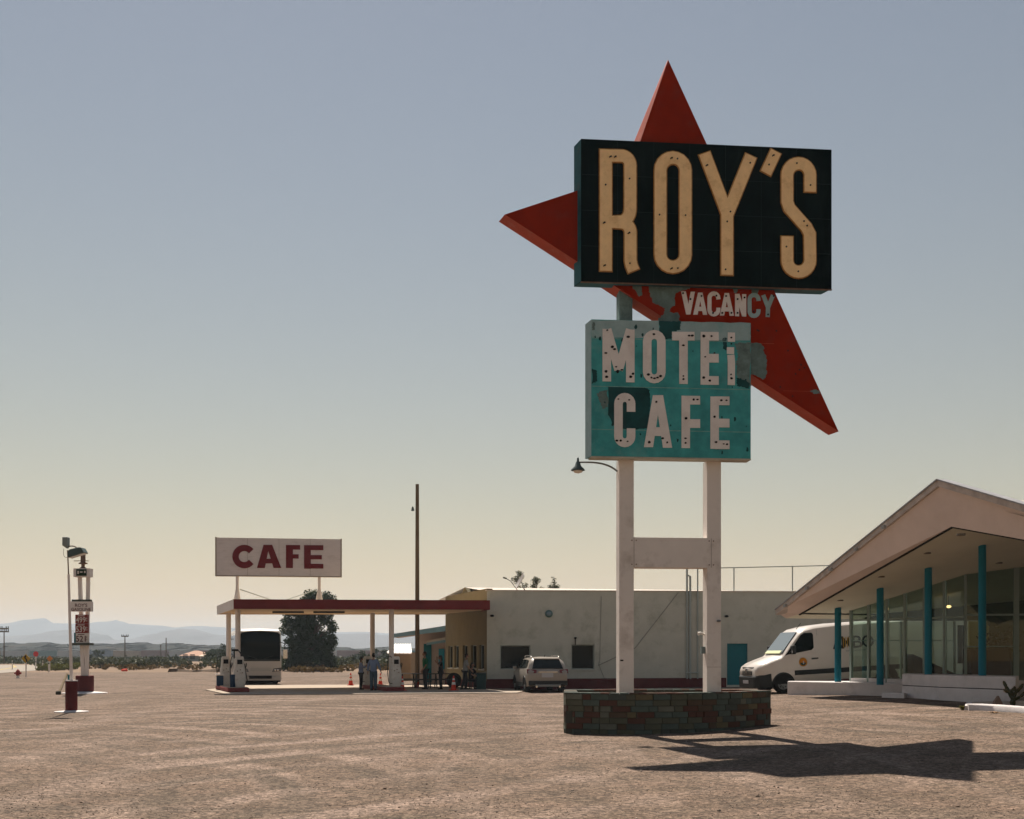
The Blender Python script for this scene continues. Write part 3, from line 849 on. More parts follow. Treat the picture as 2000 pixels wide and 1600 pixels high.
# ------------------------------------------------------------------ main cafe building
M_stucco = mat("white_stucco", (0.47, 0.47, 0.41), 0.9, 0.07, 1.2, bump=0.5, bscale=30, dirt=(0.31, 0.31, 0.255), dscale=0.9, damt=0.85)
M_maroon = mat("maroon_skirt", (0.10, 0.022, 0.022), 0.85, 0.2, 2.0, bump=0.3)
M_roofwhite = mat("white_roof_coating", (0.55, 0.49, 0.43), 0.8, 0.06, 1.5)
M_teal = mat("teal_paint", (0.007, 0.135, 0.165), 0.55, 0.08, 3.0)
M_dark = mat("dark_interior", (0.012, 0.018, 0.017), 0.8)
M_frame = mat("window_frame", (0.30, 0.34, 0.31), 0.5)
M_glassd = mat("dark_glass", (0.006, 0.012, 0.012), 0.05, spec=0.10)
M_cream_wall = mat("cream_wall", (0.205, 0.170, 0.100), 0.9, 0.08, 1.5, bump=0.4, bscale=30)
M_pipe = mat("painted_conduit", (0.34, 0.38, 0.36), 0.6)

A0 = at(951, HZ, 59.0); A1x = at(1540, HZ, 60.2); A0.z = 0; A1x.z = 0
W_ANG = math.atan2(A1x.y-A0.y, A1x.x-A0.x)
PLW = Plane((A0.x, A0.y), W_ANG)              # front wall
S1 = at(870, HZ, 67.3); S1.z = 0
PLS = Plane((S1.x, S1.y), math.atan2(A0.y-S1.y, A0.x-S1.x))   # slanted side wall under the canopy
side_len = (Vector((A0.x, A0.y))-Vector((S1.x, S1.y))).length
cafe = thing("cafe_building", "long white stucco cafe building with maroon skirt and dark windows behind the sign", "building", (A0.x, A0.y, 0))
WH = 5.05
WL = 34.0
def wall_with_holes(u0, u1, z0, z1, holes, t):
    """wall slab in (u, y, z), y from 0 to t, rectangular holes (ua, ub, za, zb)"""
    b_ = MB(); us = sorted(set([u0, u1]+[h[0] for h in holes]+[h[1] for h in holes])); zs = sorted(set([z0, z1]+[h[2] for h in holes]+[h[3] for h in holes]))
    inside = lambda u, z: any(h[0] < u < h[1] and h[2] < z < h[3] for h in holes)
    for i in range(len(us)-1):
        for j in range(len(zs)-1):
            if inside((us[i]+us[i+1])/2, (zs[j]+zs[j+1])/2): continue
            b_.add([(us[i],0,zs[j]),(us[i+1],0,zs[j]),(us[i+1],0,zs[j+1]),(us[i],0,zs[j+1])], [(0,1,2,3)])
            b_.add([(us[i],t,zs[j]),(us[i+1],t,zs[j]),(us[i+1],t,zs[j+1]),(us[i],t,zs[j+1])], [(0,3,2,1)])
    for h in holes:
        a, c, d, e = h
        b_.add([(a,0,d),(c,0,d),(c,0,e),(a,0,e),(a,t,d),(c,t,d),(c,t,e),(a,t,e)], [(0,1,5,4),(1,2,6,5),(2,3,7,6),(3,0,4,7)])
    b_.add([(u0,0,z0),(u1,0,z0),(u1,0,z1),(u0,0,z1),(u0,t,z0),(u1,t,z0),(u1,t,z1),(u0,t,z1)], [(0,1,5,4),(1,2,6,5),(2,3,7,6),(3,0,4,7)])
    return b_
def to_plane(pl):
    return Matrix.Translation((pl.o.x, pl.o.y, 0)) @ Matrix.Rotation(math.atan2(pl.a.y, pl.a.x), 4, 'Z')
MW, MS = to_plane(PLW), to_plane(PLS)
def rect(pl, x0, x1, y0, y1):
    (a, e), (c, d) = pl.uz(x0, y0), pl.uz(x1, y1)
    return (a, c, d, e)
win = [rect(PLW, 977, 1036, 1260.5, 1307.5), rect(PLW, 1116, 1161, 1259, 1307.5)]
door = rect(PLW, 1420, 1460, 1257, 1338)
(wall_with_holes(0.0, WL, -0.3, WH, win+[door], 0.3)).xf(MW).build("front_wall", M_stucco, cafe, world=True, recalc=False)
swin = [rect(PLS, 875, 884, 1262, 1304.5), rect(PLS, 887.5, 896, 1261.5, 1304.5), rect(PLS, 904, 913, 1261, 1305), rect(PLS, 920, 930.5, 1260.5, 1306), rect(PLS, 936, 945.5, 1260, 1307)]
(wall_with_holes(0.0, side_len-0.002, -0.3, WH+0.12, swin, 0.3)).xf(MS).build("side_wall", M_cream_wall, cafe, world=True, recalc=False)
def opening(pl, M, h, parent, glass, name="window", frame=0.05, depth=0.16, mull=0):
    a, c, d, e = h
    f = MB()
    f.box(a, a+frame, depth-0.04, depth+0.04, d, e); f.box(c-frame, c, depth-0.04, depth+0.04, d, e)
    f.box(a+frame, c-frame, depth-0.04, depth+0.04, d, d+frame); f.box(a+frame, c-frame, depth-0.04, depth+0.04, e-frame, e)
    o = f.xf(M).build(name, M_frame, parent, world=True)
    MB().box(a+frame, c-frame, depth-0.008, depth+0.008, d+frame, e-frame).xf(M).build("pane", glass, o, world=True)
    MB().box(a-0.04, c+0.04, -0.04, 0.02, d-0.07, d-0.002).xf(M).build("sill", M_stucco, o, world=True)
    return o
for h in win: opening(PLW, MW, h, cafe, M_glassd)
for h in swin: opening(PLS, MS, h, cafe, M_glassd, frame=0.035)
d_ = MB().box(door[0]+0.03, door[1]-0.03, 0.10, 0.15, door[2], door[3]-0.03).xf(MW).build("door", M_teal, cafe, world=True, label="plain teal door")
MB().ball((door[1]-0.14, 0.07, door[2]+1.0), 0.035, 8, 6).xf(MW).build("handle", M_steel, d_, world=True)
f = MB(); f.box(door[0], door[0]+0.03, 0.04, 0.2, door[2], door[3]); f.box(door[1]-0.03, door[1], 0.04, 0.2, door[2], door[3]); f.box(door[0], door[1], 0.04, 0.2, door[3]-0.03, door[3]+0.001)
f.xf(MW).build("door_frame", M_teal, d_, world=True)
# maroon skirt, proud of the wall
b_ = MB()
for u0, u1 in ((-0.02, door[0]-0.05), (door[1]+0.05, WL)):
    for k in range(8):
        a, c = u0+(u1-u0)*k/8, u0+(u1-u0)*(k+1)/8
        za = lambda u: 0.53+0.004*u
        b_.hexa([(a,-0.035,-0.3),(c,-0.035,-0.3),(c,-0.002,-0.3),(a,-0.002,-0.3),(a,-0.035,za(a)),(c,-0.035,za(c)),(c,-0.002,za(c)),(a,-0.002,za(a))])
sk = b_.xf(MW).build("skirt", M_maroon, cafe, world=True); stuff(sk)
MB().box(0.0, side_len, -0.03, -0.002, -0.3, 0.42).xf(MS).build("skirt", M_maroon, cafe, world=True)
# coping and roofs
MB().box(-0.06, WL, -0.05, 0.34, WH+0.002, WH+0.05).xf(MW).build("coping", M_roofwhite, cafe, world=True)
rb = MB()
n_ = PLW.n; 
def wl(u, off, z): return PLW.p(u, z, off)
rb.add([wl(0.35, 0.3, WH-0.05), wl(WL, 0.3, WH-0.05), wl(WL, 22, WH-0.05), S1+Vector((0.4, 0.1, WH-0.05)), S1+Vector((2, 14, WH-0.05))], [(0, 1, 2, 4, 3)])
rb.build("flat_roof", M_roofwhite, cafe, world=True)
g0 = at(908, 1147.5, 66.0); g1 = at(1420, 1153.5, 67.5)
e0 = wl(0.3, 0.7, WH-0.02); e1 = wl(17, 0.7, WH-0.02)
b0 = Vector((g0.x-2.4, g0.y+7, WH)); b1 = Vector((g1.x, g1.y+7, WH))
gl = at(900, 1163, 65.6); gr = at(917, 1160, 64.2)
b_ = MB().add([g0, g1, e1, e0, b0, b1, gl], [(0, 1, 2, 3), (0, 4, 5, 1)])
b_.build("ridge_roof", M_roofwhite, cafe, world=True, recalc=False)
gl2, gr2 = at(899, 1164, 63.9), at(917, 1162, 63.4); gt = at(908, 1147, 63.7)
MB().add([gl2, gr2, gt, gl2+Vector((0.3,1.6,0)), gr2+Vector((0.3,1.6,0)), gt+Vector((0.3,1.6,0))], [(0,1,2),(3,5,4),(0,2,5,3),(1,4,5,2),(0,3,4,1)]).build("gable_cap", M_cream_wall, cafe, world=True)
# the back and right end of the block
bk = MB()
P4 = [S1, S1+Vector((1.5, 15, 0)), wl(WL, 22, 0), wl(WL, 0.3, 0)]
for a, c in zip(P4, P4[1:]):
    a, c = Vector(a), Vector(c); d = (c-a).normalized(); nn = Vector((d.y, -d.x, 0))*0.3
    bk.hexa([(a.x,a.y,-0.3),(c.x,c.y,-0.3),(c.x+nn.x,c.y+nn.y,-0.3),(a.x+nn.x,a.y+nn.y,-0.3),(a.x,a.y,WH-0.06),(c.x,c.y,WH-0.06),(c.x+nn.x,c.y+nn.y,WH-0.06),(a.x+nn.x,a.y+nn.y,WH-0.06)])
stuff(bk.build("back_wall", M_stucco, cafe, world=True))
MB().box(0.35, WL-0.3, 3.0, 3.1, 0, WH-0.2).xf(MW).build("inner_wall", M_dark, cafe, world=True)
# conduits, cable, wall lamp, camera
def wp(px, py, off=-0.05): u, z = PLW.uz(px, py); return PLW.p(u, z, off)
cd = [[(1341.5,1326),(1341.5,1110)],[(1347.5,1326),(1347.5,1126),(1342,1124)],[(1362,1326),(1362,1110)]]
for i, P in enumerate(cd):
    MB().tube([wp(*p, -0.06-0.004*i) for p in P], [0.05, 0.06, 0.04][i], 6).build("conduit", M_pipe, cafe, world=True)
MB().tube([wp(1338, 1314, -0.12), wp(1364, 1314, -0.12)], 0.03, 5).build("conduit_strap", M_pipe, cafe, world=True)
MB().tube([wp(1170, 1297), wp(1168, 1300), wp(1240, 1266), wp(1325, 1157)], 0.014, 4).build("cable", mat("cable_grey", (0.22, 0.22, 0.2), 0.7), cafe, world=True)
MB().tube([wp(1174, 1165), wp(1171, 1290), wp(1169, 1298), wp(1180, 1325)], 0.012, 4).build("cable", bpy.data.materials["cable_grey"], cafe, world=True)
u, z = PLW.uz(1072, 1199); q = PLW.p(u, z, -0.02)
lo = MB().lathe([(0.20,0.0),(0.20,-0.05),(0.12,-0.10)], q, 14, axis='Y').build("wall_lamp", mat("lamp_green", (0.10, 0.17, 0.16), 0.5), cafe, world=True)
MB().ball((q.x, q.y-0.13, q.z), (0.13, 0.09, 0.12), 10, 6).build("lamp_glass", mat("lamp_glass_blue", (0.16, 0.22, 0.25), 0.2), lo, smooth=60, world=True)
for (px, py) in ((1418, 1204), (961, 1203)):
    q = wp(px, py, -0.10)
    MB().ball(q, (0.11, 0.09, 0.06), 8, 6).build("security_camera", M_hole, cafe, smooth=60, world=True)
MB().tube([wp(1123.5, 1260, -0.04), wp(1123.5, 1247, -0.05)], 0.025, 5).build("vent_pipe", M_hole, cafe, world=True)
MB().lathe([(0.03,0),(0.07,0.03),(0.05,0.09)], wp(1123.5, 1248, -0.05), 8).build("vent_cap", M_hole, cafe, world=True)
# pipe rail on the roof
rl = thing("roof_rail", "thin pipe rail on the flat cafe roof between sign post and motel roof", "railing", (wl(10, 1.2, WH).x, wl(10, 1.2, WH).y, WH))
for px, yt in ((1342, 1110), (1435, 1108.5), (1549.5, 1106)):
    q = wp(px, yt, 0.15); MB().tube([(q.x, q.y, WH+0.02), q], 0.035, 6).build("rail_post", M_pipe, rl, world=True)
MB().tube([wp(1342, 1110, 0.15), wp(1435, 1108.5, 0.15), wp(1549.5, 1106, 0.15), wp(1700, 1102.5, 0.15)], 0.028, 6).build("top_rail", M_pipe, rl, world=True)

# satellite dish on the roof edge
dq = at(1014, 1153, 59.6)
dish = thing("satellite_dish", "grey satellite dish tilted on the cafe roof edge with long feed arm", "dish", (dq.x, dq.y, WH+0.05))
M_dish = mat("dish_grey", (0.42, 0.40, 0.38), 0.5)
tilt = Matrix.Rotation(R(-62), 4, 'Y') @ Matrix.Rotation(R(10), 4, 'X')
d_ = MB(); prof = [(0.02, 0.0), (0.18, 0.015), (0.34, 0.055), (0.44, 0.095), (0.445, 0.085), (0.34, 0.04), (0.18, 0.0), (0.02, -0.015)]
d_.lathe(prof, (0, 0, 0), 20); d_.xf(Matrix.Translation((0.10, 0, 0.47)) @ tilt)
d_.build("reflector", M_dish, dish, smooth=50)
MB().tube([(0.30, 0, 0.0), (0.20, 0, 0.2), (0.12, 0, 0.45)], 0.035, 6).build("mast", M_pipe, dish)
ar = MB().tube([(-0.10, 0, 0.03), (-0.45, 0, 0.50), (-0.68, 0, 0.62)], 0.018, 5).build("feed_arm", M_hole, dish)
MB().obox((-0.74, 0, 0.645), (0.20, 0.07, 0.07), 0, 0, Matrix.Rotation(R(15), 4, 'Y')).build("feed_horn", M_hole, ar)

# ------------------------------------------------------------------ gas station canopy
M_canred = mat("canopy_red_fascia", (0.155, 0.022, 0.022), 0.6, 0.14, 1.2, dirt=(0.09, 0.016, 0.016), dscale=1.0, damt=0.7)
M_soffit = mat("soffit_cream", (0.62, 0.47, 0.30), 0.85, 0.08, 1.0, dirt=(0.42, 0.26, 0.14), dscale=0.7, damt=0.6)
M_whitep = mat("clean_white_paint", (0.72, 0.66, 0.62), 0.6, 0.05, 2.0)
M_conc = mat("pale_concrete", (0.36, 0.30, 0.24), 0.9, 0.10, 1.5, bump=0.15)
def gg(px, Z): return Vector(((px-CX)*Z/F, Z, 0))
CFL, CFR = gg(456, 54.0), gg(957, 56.6)
CBL, CBR = gg(423.5, 61.4), gg(872, 66.6)
ct = {'FL': 4.38, 'FR': 4.45, 'BL': 4.38, 'BR': 4.56}
cb = {k: v-0.46 for k, v in ct.items()}
can = thing("gas_station_canopy", "flat gas station canopy with dark red fascia on four white columns", "canopy", (CFL.x, CFL.y, 0))
CMR = PLS.p(side_len*0.93, 0, -0.1)
pl = [CFL, CFR, CMR, CBR, CBL]; zt = [ct['FL'], ct['FR'], 4.47, ct['BR'], ct['BL']]; zb = [cb['FL'], cb['FR'], 4.01, cb['BR'], cb['BL']]
ins = inset([(p.x, p.y) for p in pl], 0.06)
b_ = MB().prism(ins, [z+0.05 for z in zb], [z-0.05 for z in zt]); b_.build("deck", M_soffit, can, world=True)
def fascia(a, c, za0, za1, zc0, zc1, m, name, t=0.06):
    d = (c-a).normalized(); nn = Vector((-d.y, d.x, 0))*t
    b_ = MB().hexa([(a.x,a.y,za0),(c.x,c.y,zc0),(c.x+nn.x,c.y+nn.y,zc0),(a.x+nn.x,a.y+nn.y,za0),(a.x,a.y,za1),(c.x,c.y,zc1),(c.x+nn.x,c.y+nn.y,zc1),(a.x+nn.x,a.y+nn.y,za1)])
    return b_.build(name, m, can, world=True)
fascia(CFL, CFR, zb[0], zt[0], zb[1], zt[1], M_canred, "front_fascia")
fascia(CFR+Vector((0.0,0.062,0)), CMR, zb[1], zt[1], zb[2], zt[2], M_canred, "end_fascia")
fascia(CBR, CBL, zb[3], zt[3], zb[4], zt[4], M_soffit, "rear_fascia")
d = (CFL-CBL).normalized()
fascia(CBL, CFL-d*0.0, zb[4], zt[4], zb[0], zt[0], M_whitep, "side_fascia")
# soffit battens and tube lamps
for i, (fx, fy0, fy1) in enumerate([(0.16, .25, .27), (0.30, .25, .27)]):
    pass
for i, px in enumerate((560, 640)):
    a = gg(px-28, 57.5); MB().box(a.x, a.x+1.55, a.y, a.y+0.14, 3.86, 3.95).build("tube_lamp", M_hole, can, world=True)
cols = [(464.5, 56.0, 0.25), (446.5, 60.5, 0.25), (764.5, 57.0, 0.25), (727.5, 61.5, 0.25)]
for px, Z, dia in cols:
    p = gg(px, Z); MB().lathe([(dia/2, 0.1), (dia/2, 4.02)], (p.x, p.y, 0), 16).build("column", M_whitep, can, smooth=60, world=True)

# CAFE sign standing on the canopy
PLC = Plane((gg(421.5, 55.6).x, 55.6), math.atan2(0.85, gg(666.5, 56.45).x-gg(421.5, 55.6).x))
MC = to_plane(PLC)
cs = thing("cafe_roof_sign", "white rectangular sign reading CAFE in dark red standing on the gas canopy", "sign", (PLC.o.x, PLC.o.y, 4.38))
(u0, z1), (u1, z0) = PLC.uz(421.5, 1050), PLC.uz(666.5, 1126.5)
board = MB().box(u0, u1, 0, 0.22, z0, z1).xf(MC).build("board", mat("white_sign_sheet", (0.66, 0.60, 0.58), 0.7, 0.05, 2.0, dirt=(0.42, 0.36, 0.33), dscale=1.8, damt=0.5, stretch=(1, 1, 4)), cs, world=True)
e = MB(); e.box(u0-0.03, u0+0.03, -0.012, 0.232, z0-0.03, z1+0.03); board_edge = mat("sign_edge", (0.30, 0.25, 0.20), 0.7)
e.xf(MC).build("edge_strip", board_edge, board, world=True)
MB().box(u1-0.03, u1+0.03, -0.012, 0.232, z0-0.03, z1+0.03).xf(MC).build("edge_strip", board_edge, board, world=True)
MB().box(u0+0.03, u1-0.03, -0.012, 0.232, z0-0.03, z0+0.012).xf(MC).build("edge_strip", board_edge, board, world=True)
for k in (1, 2, 3): 
    uu = u0+(u1-u0)*k/4; MB().box(uu-0.006, uu+0.006, -0.006, 0.001, z0+0.03, z1).xf(MC).build("seam", board_edge, board, world=True)
K4 = lambda x, y: PLC.uz(400+x/4.445, 1020+y/4.445)
M_cafered = mat("letter_dark_red", (0.15, 0.014, 0.018), 0.6, 0.1, 4)
def let4(lab, strokes):
    b_ = MB()
    for i, (w_, P) in enumerate(strokes):
        if w_ == 'p': b_.prismy([K4(*p) for p in P], -0.02-0.002*i, 0.001)
        else: b_.stroke([K4(*p) for p in P], w_/4.445*55.9/F, -0.02-0.002*i, 0.001)
    b_.xf(MC).build("letter", M_cafered, board, world=True, label=lab)
let4("red letter C", [(54, arc(343, 299, 76, 75, -38, -322, 22))])
let4("red letter A", [('p', [(510,197),(562,197),(521,398),(453,398)]), ('p', [(534,197),(585,197),(664,398),(597,398)]), (40, [(505,338),(615,338)])])
let4("red letter F", [(60, [(735,198),(735,398)]), (40, [(735,218),(828,219)]), (37, [(735,297),(815,298)])])
let4("red letter E", [(58, [(891,200),(891,404)]), (43, [(891,221),(1029,222)]), (37, [(891,304),(1016,305)]), (41, [(891,382),(1029,383)])])
for px, cone in ((463, True), (623.5, False)):
    u, _ = PLC.uz(px, 1150); q = PLC.p(u, 0, 0.11)
    b_ = MB().lathe([(0.075, 4.3), (0.075, z0)], (q.x, q.y, 0), 10)
    po = b_.build("sign_post", M_whitep, cs, smooth=60, world=True)
    MB().lathe([(0.20, 4.3), (0.18, 4.42), (0.08, 4.95)], (q.x, q.y, 0), 10).build("post_foot", M_whitep, po, smooth=50, world=True)
def cp(px, py, off=0.11): u, z = PLC.uz(px, py); return PLC.p(u, z, off)
MB().tube([cp(468, 1151), cp(533, 1173)], 0.02, 5).build("stay_wire", M_pipe, cs, world=True)
MB().tube([cp(619, 1151), cp(555, 1173)], 0.02, 5).build("stay_wire", M_pipe, cs, world=True)

# concrete apron under the canopy
ap = [gg(402, 57.5), gg(445, 50.6), gg(620, 51.2), gg(860, 52.2), gg(1010, 53.0), gg(1040, 58.9), gg(952, 59.2), gg(870, 68), gg(640, 67), gg(480, 66)]
ap = [(p.x, p.y) for p in ap]
structure(MB().prism(ap, -0.1, 0.035).build("concrete_apron", M_conc))
# pump islands
M_island = mat("island_red", (0.17, 0.035, 0.032), 0.75, 0.15, 3.0, bump=0.2)
M_islandside = mat("island_pink", (0.34, 0.22, 0.20), 0.8)
def island(pF, ln, wd, lab, grp):
    ang = math.atan2(4.7, -1.75)
    t = thing("pump_island", lab, "kerb island", (pF.x, pF.y, 0.03), ang-R(90), grp)
    MB().box(-wd/2, wd/2, 0, ln, 0, 0.20).build("kerb", M_island, t, bevel=0.03)
    MB().box(-wd/2+0.06, wd/2-0.06, 0.06, ln-0.06, 0.2, 0.225).build("island_top", M_conc, t)
    return t
isl1 = island(gg(466, 53.6), 5.2, 1.0, "red kerbed pump island at the far left end of the canopy", "pump islands")
isl2 = island(gg(772, 55.0), 5.0, 0.9, "red kerbed pump island between the standing people", "pump islands")

# ------------------------------------------------------------------ motel office
M_fascia = mat("office_fascia", (0.66, 0.55, 0.49), 0.8, 0.05, 1.0, bump=0.2, bscale=20, dirt=(0.52, 0.43, 0.38), dscale=0.6, damt=0.5)
M_ceil = mat("office_soffit", (0.66, 0.62, 0.48), 0.85, 0.05, 1.0, bump=0.2, bscale=25)
M_trim = mat("roof_edge_trim", (0.46, 0.40, 0.355), 0.7, 0.25, 3.0)
M_col = mat("turquoise_column", (0.006, 0.150, 0.215), 0.5, 0.06, 2.0)
M_mull = mat("mullion_grey", (0.24, 0.30, 0.27), 0.5)
M_slab = mat("white_kerb_paint", (0.62, 0.58, 0.57), 0.8, 0.08, 2.0, bump=0.3, dirt=(0.35, 0.32, 0.30), dscale=1.5, damt=0.5)
C1 = Vector((11.63, 41.1)); du = Vector((0.342, -0.94)).normalized(); nb = Vector((-du.y, du.x))   # nb points to the back right
def op(s, o, z): q = C1 + du*s + nb*o; return Vector((q.x, q.y, z))       # s along the colonnade, o behind it
ceil_z = lambda s: 3.38 + 0.243*(s if s < 8.27 else 16.54-s)
office = thing("motel_office", "glass walled motel office under a big prow gable roof on turquoise columns", "building", (C1.x, C1.y, 0.35))
EL, EA, ER = Vector((9.51,41.4,3.30)), Vector((12.03,32.46,6.61)), Vector((15.83,24.0,3.30))
SL, SA, SR = Vector((10.28,41.3,3.22)), Vector((12.43,32.6,5.39)), Vector((16.4,24.5,3.22))
EB, ERB = Vector((9.87,41.5,3.08)), Vector((16.15,24.0,3.08))
back = Vector((nb.x, nb.y, 0))*15
b_ = MB().add([EL, EA, SA, SL, EB], [(0, 1, 2, 3), (0, 3, 4)])
b_.add([EA, ER, SR, SA, ERB], [(0, 1, 2, 3), (1, 4, 2)])
b_.build("fascia", M_fascia, office, world=True)
lip = 0.05; n3 = Vector((nb.x, nb.y, 0))
SAi, SLi, SRi = SA+n3*0.10+Vector((0,0,lip)), SL+n3*0.10+Vector((0,0,lip)), SR+n3*0.10+Vector((0,0,lip))
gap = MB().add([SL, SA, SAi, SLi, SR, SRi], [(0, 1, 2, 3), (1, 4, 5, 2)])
gap.build("shadow_gap", mat("painted_shadow_dark", (0.020, 0.018, 0.010), 0.9), office, world=True)  # recess face coloured near black to paint in its shade
for a, c in ((SL, SA), (SA, SR)): MB().bar(a+n3*.035-Vector((0,0,.012)), c+n3*.035-Vector((0,0,.012)), 0.07, 0.05).build("shadow_line_bar", bpy.data.materials["painted_shadow_dark"], office, world=True)  # solid dark bars stand in for the shadow line under the fascia
c_ = MB().add([SLi, SAi, SAi+back, SLi+back, SRi, SRi+back], [(0, 1, 2, 3), (1, 4, 5, 2)])
c_.build("soffit", M_ceil, office, world=True, recalc=False)
MB().add([EB, SL, SL+back, EB+back], [(0, 1, 2, 3)]).build("eave_soffit", M_ceil, office, world=True)
dz_ = lambda k: Vector((0, 0, -k))
r_ = MB().add([EL-Vector((0,0,.05))+n3*.08, EA+dz_(.36)+n3*.30, ER+dz_(.04)+n3*.08, EL+back*1.1-Vector((0,0,.05)), EA+back*1.1+dz_(.36), ER+back*1.1+dz_(.04)], [(0, 1, 4, 3), (1, 2, 5, 4)])
r_.build("roof", mat("office_roof", (0.5, 0.45, 0.4), 0.85, 0.1, 1), office, world=True)
MB().add([EL, EB, EB+back*1.1, EL+back*1.1], [(0, 1, 2, 3)]).build("eave_board", M_trim, office, world=True)
for a, c in ((EL, EA), (EA, ER)):
    d = (c-a).normalized(); up = Vector((0, 0, 1)); f_ = -n3*0.05
    MB().hexa([a+f_-up*0.10, c+f_-up*0.10, c+n3*0.3-up*0.10, a+n3*0.3-up*0.10, a+f_+up*0.07, c+f_+up*0.07, c+n3*0.3+up*0.07, a+n3*0.3+up*0.07]).build("roof_edge", M_trim, office, world=True)
    b_ = MB().hexa([a-n3*0.09+up*0.07, c-n3*0.09+up*0.07, c+n3*0.3+up*0.07, a+n3*0.3+up*0.07, a-n3*0.09+up*0.11, c-n3*0.09+up*0.11, c+n3*0.3+up*0.11, a+n3*0.3+up*0.11])
    b_.build("drip_edge", mat("drip_metal", (0.30, 0.30, 0.31), 0.5, 0.2, 4), office, world=True)
for k in range(5):     # brackets along the left roof edge
    q = EL+(EA-EL)*(0.08+0.14*k*1.15)-n3*0.08-Vector((0, 0, 0.06))
    MB().obox(q, (0.09, 0.14, 0.10), 0.35).build("edge_bracket", mat("bracket", (0.33, 0.34, 0.33), 0.6) if k == 0 else bpy.data.materials["bracket"], office, world=True)
# columns
cpx = [(636.5, 41.1, 1191, 12.6), (719, 38.9, 1152, 13.4), (813, 36.9, 1110, 14), (918.5, 34.9, 1063, 14.6)]
for k, (px, Z, yt, wpx) in enumerate(cpx):
    p = gg(1000+px, Z); r = wpx*Z/F/2
    z = ceil_z((Vector((p.x, p.y))-C1).dot(du))+0.10
    MB().lathe([(r, 0.75), (r, z)], (p.x, p.y, 0), 20).build("column", M_col, office, smooth=60, world=True)
# recessed ceiling lamps
for (px, py) in ((1877, 1045), (1811, 1081), (1721, 1127), (1951, 1100), (1641, 1173), (1589, 1202)):
    k = (HZ-py)/F
    # intersect the view ray with the sloping soffit
    best = None
    for i in range(400):
        Z = 28+i*0.04; p = Vector(((px-CX)*Z/F, Z)); s = (p-C1).dot(du)
        e_ = EYE+k*Z-(ceil_z(s)+0.05)
        if best is None or abs(e_) < best[0]: best = (abs(e_), p, s)
    p = best[1]
    MB().lathe([(0.11, -0.012), (0.11, 0.04)], (p.x, p.y, ceil_z(best[2])+0.045), 14).build("downlight", mat("downlight_dark", (0.13, 0.11, 0.08), 0.6) if "downlight_dark" not in bpy.data.materials else bpy.data.materials["downlight_dark"], office, world=True)
# porch slab with kerb, step and planter block
ZS = 0.80
slab = [gg(1538, 42.0), gg(1597, 41.2), gg(1765, 39.0), gg(1990, 35.0), gg(2150, 33.0), gg(2300, 42.2), gg(1862, 42.8), gg(1540, 42.6)]
slab = [(p.x, p.y) for p in slab]
MB().prism(slab, 0.05, ZS).build("porch_slab", M_slab, office, world=True, bevel=0.02)
MB().prism([tuple(gg(*p).xy) for p in ((1722, 38.0), (1766, 37.0), (1772, 37.6), (1730, 38.6))], 0.1, 0.52).build("step", M_slab, office, world=True, bevel=0.02)
blk = [(1762, 37.8), (1834, 35.5), (1984, 32.8), (1990, 34.4), (1850, 38.2), (1768, 39.6)]
blkp = [tuple(gg(*p).xy) for p in blk]
bz = 1.135
pb = MB().prism(blkp, 0.05, 0.755).build("planter_wall", M_slab, office, world=True, bevel=0.015)
MB().prism(inset(blkp, -0.0), 0.770, bz).build("planter_wall", M_slab, office, world=True, bevel=0.015)
MB().prism(inset(blkp, 0.012), 0.75, 0.775).build("planter_joint", M_hole, office, world=True)
# glazing
G = [Vector((12.25, 41.6)), Vector((14.96, 38.0)), Vector((16.5, 37.7)), Vector((21.5, 36.8))]
M_glass = glass_mat("office_glass", (0.72, 0.82, 0.77), 0.01, 0.4)
mpx = [1662.5, 1697, 1733, 1768, 1806, 1845, 1886.5]
def ray_seg(px, A, B):
    d = Vector(((px-CX)/F, 1)); e = B-A
    t = (A.x*e.y-A.y*e.x)/(d.x*e.y-d.y*e.x)
    return d*t
pts_g = [ray_seg(p, G[0], G[1]) for p in mpx[:-1]]+[G[1], G[2], Vector((18.2, 37.4)), Vector((20.0, 37.05)), G[3]]
cz = lambda p: ceil_z((p-C1).dot(du))+0.05
TR = 2.98
for i, p in enumerate(pts_g):
    d = (G[1]-G[0]) if i < 6 else (G[2]-G[1]); ang = math.atan2(d.y, d.x)
    w_ = 0.075 if i not in (7,) else 0.16
    MB().obox((p.x, p.y, (0.8+cz(p))/2), (w_, 0.12, cz(p)-0.8), ang).build("mullion", M_mull, office, world=True)
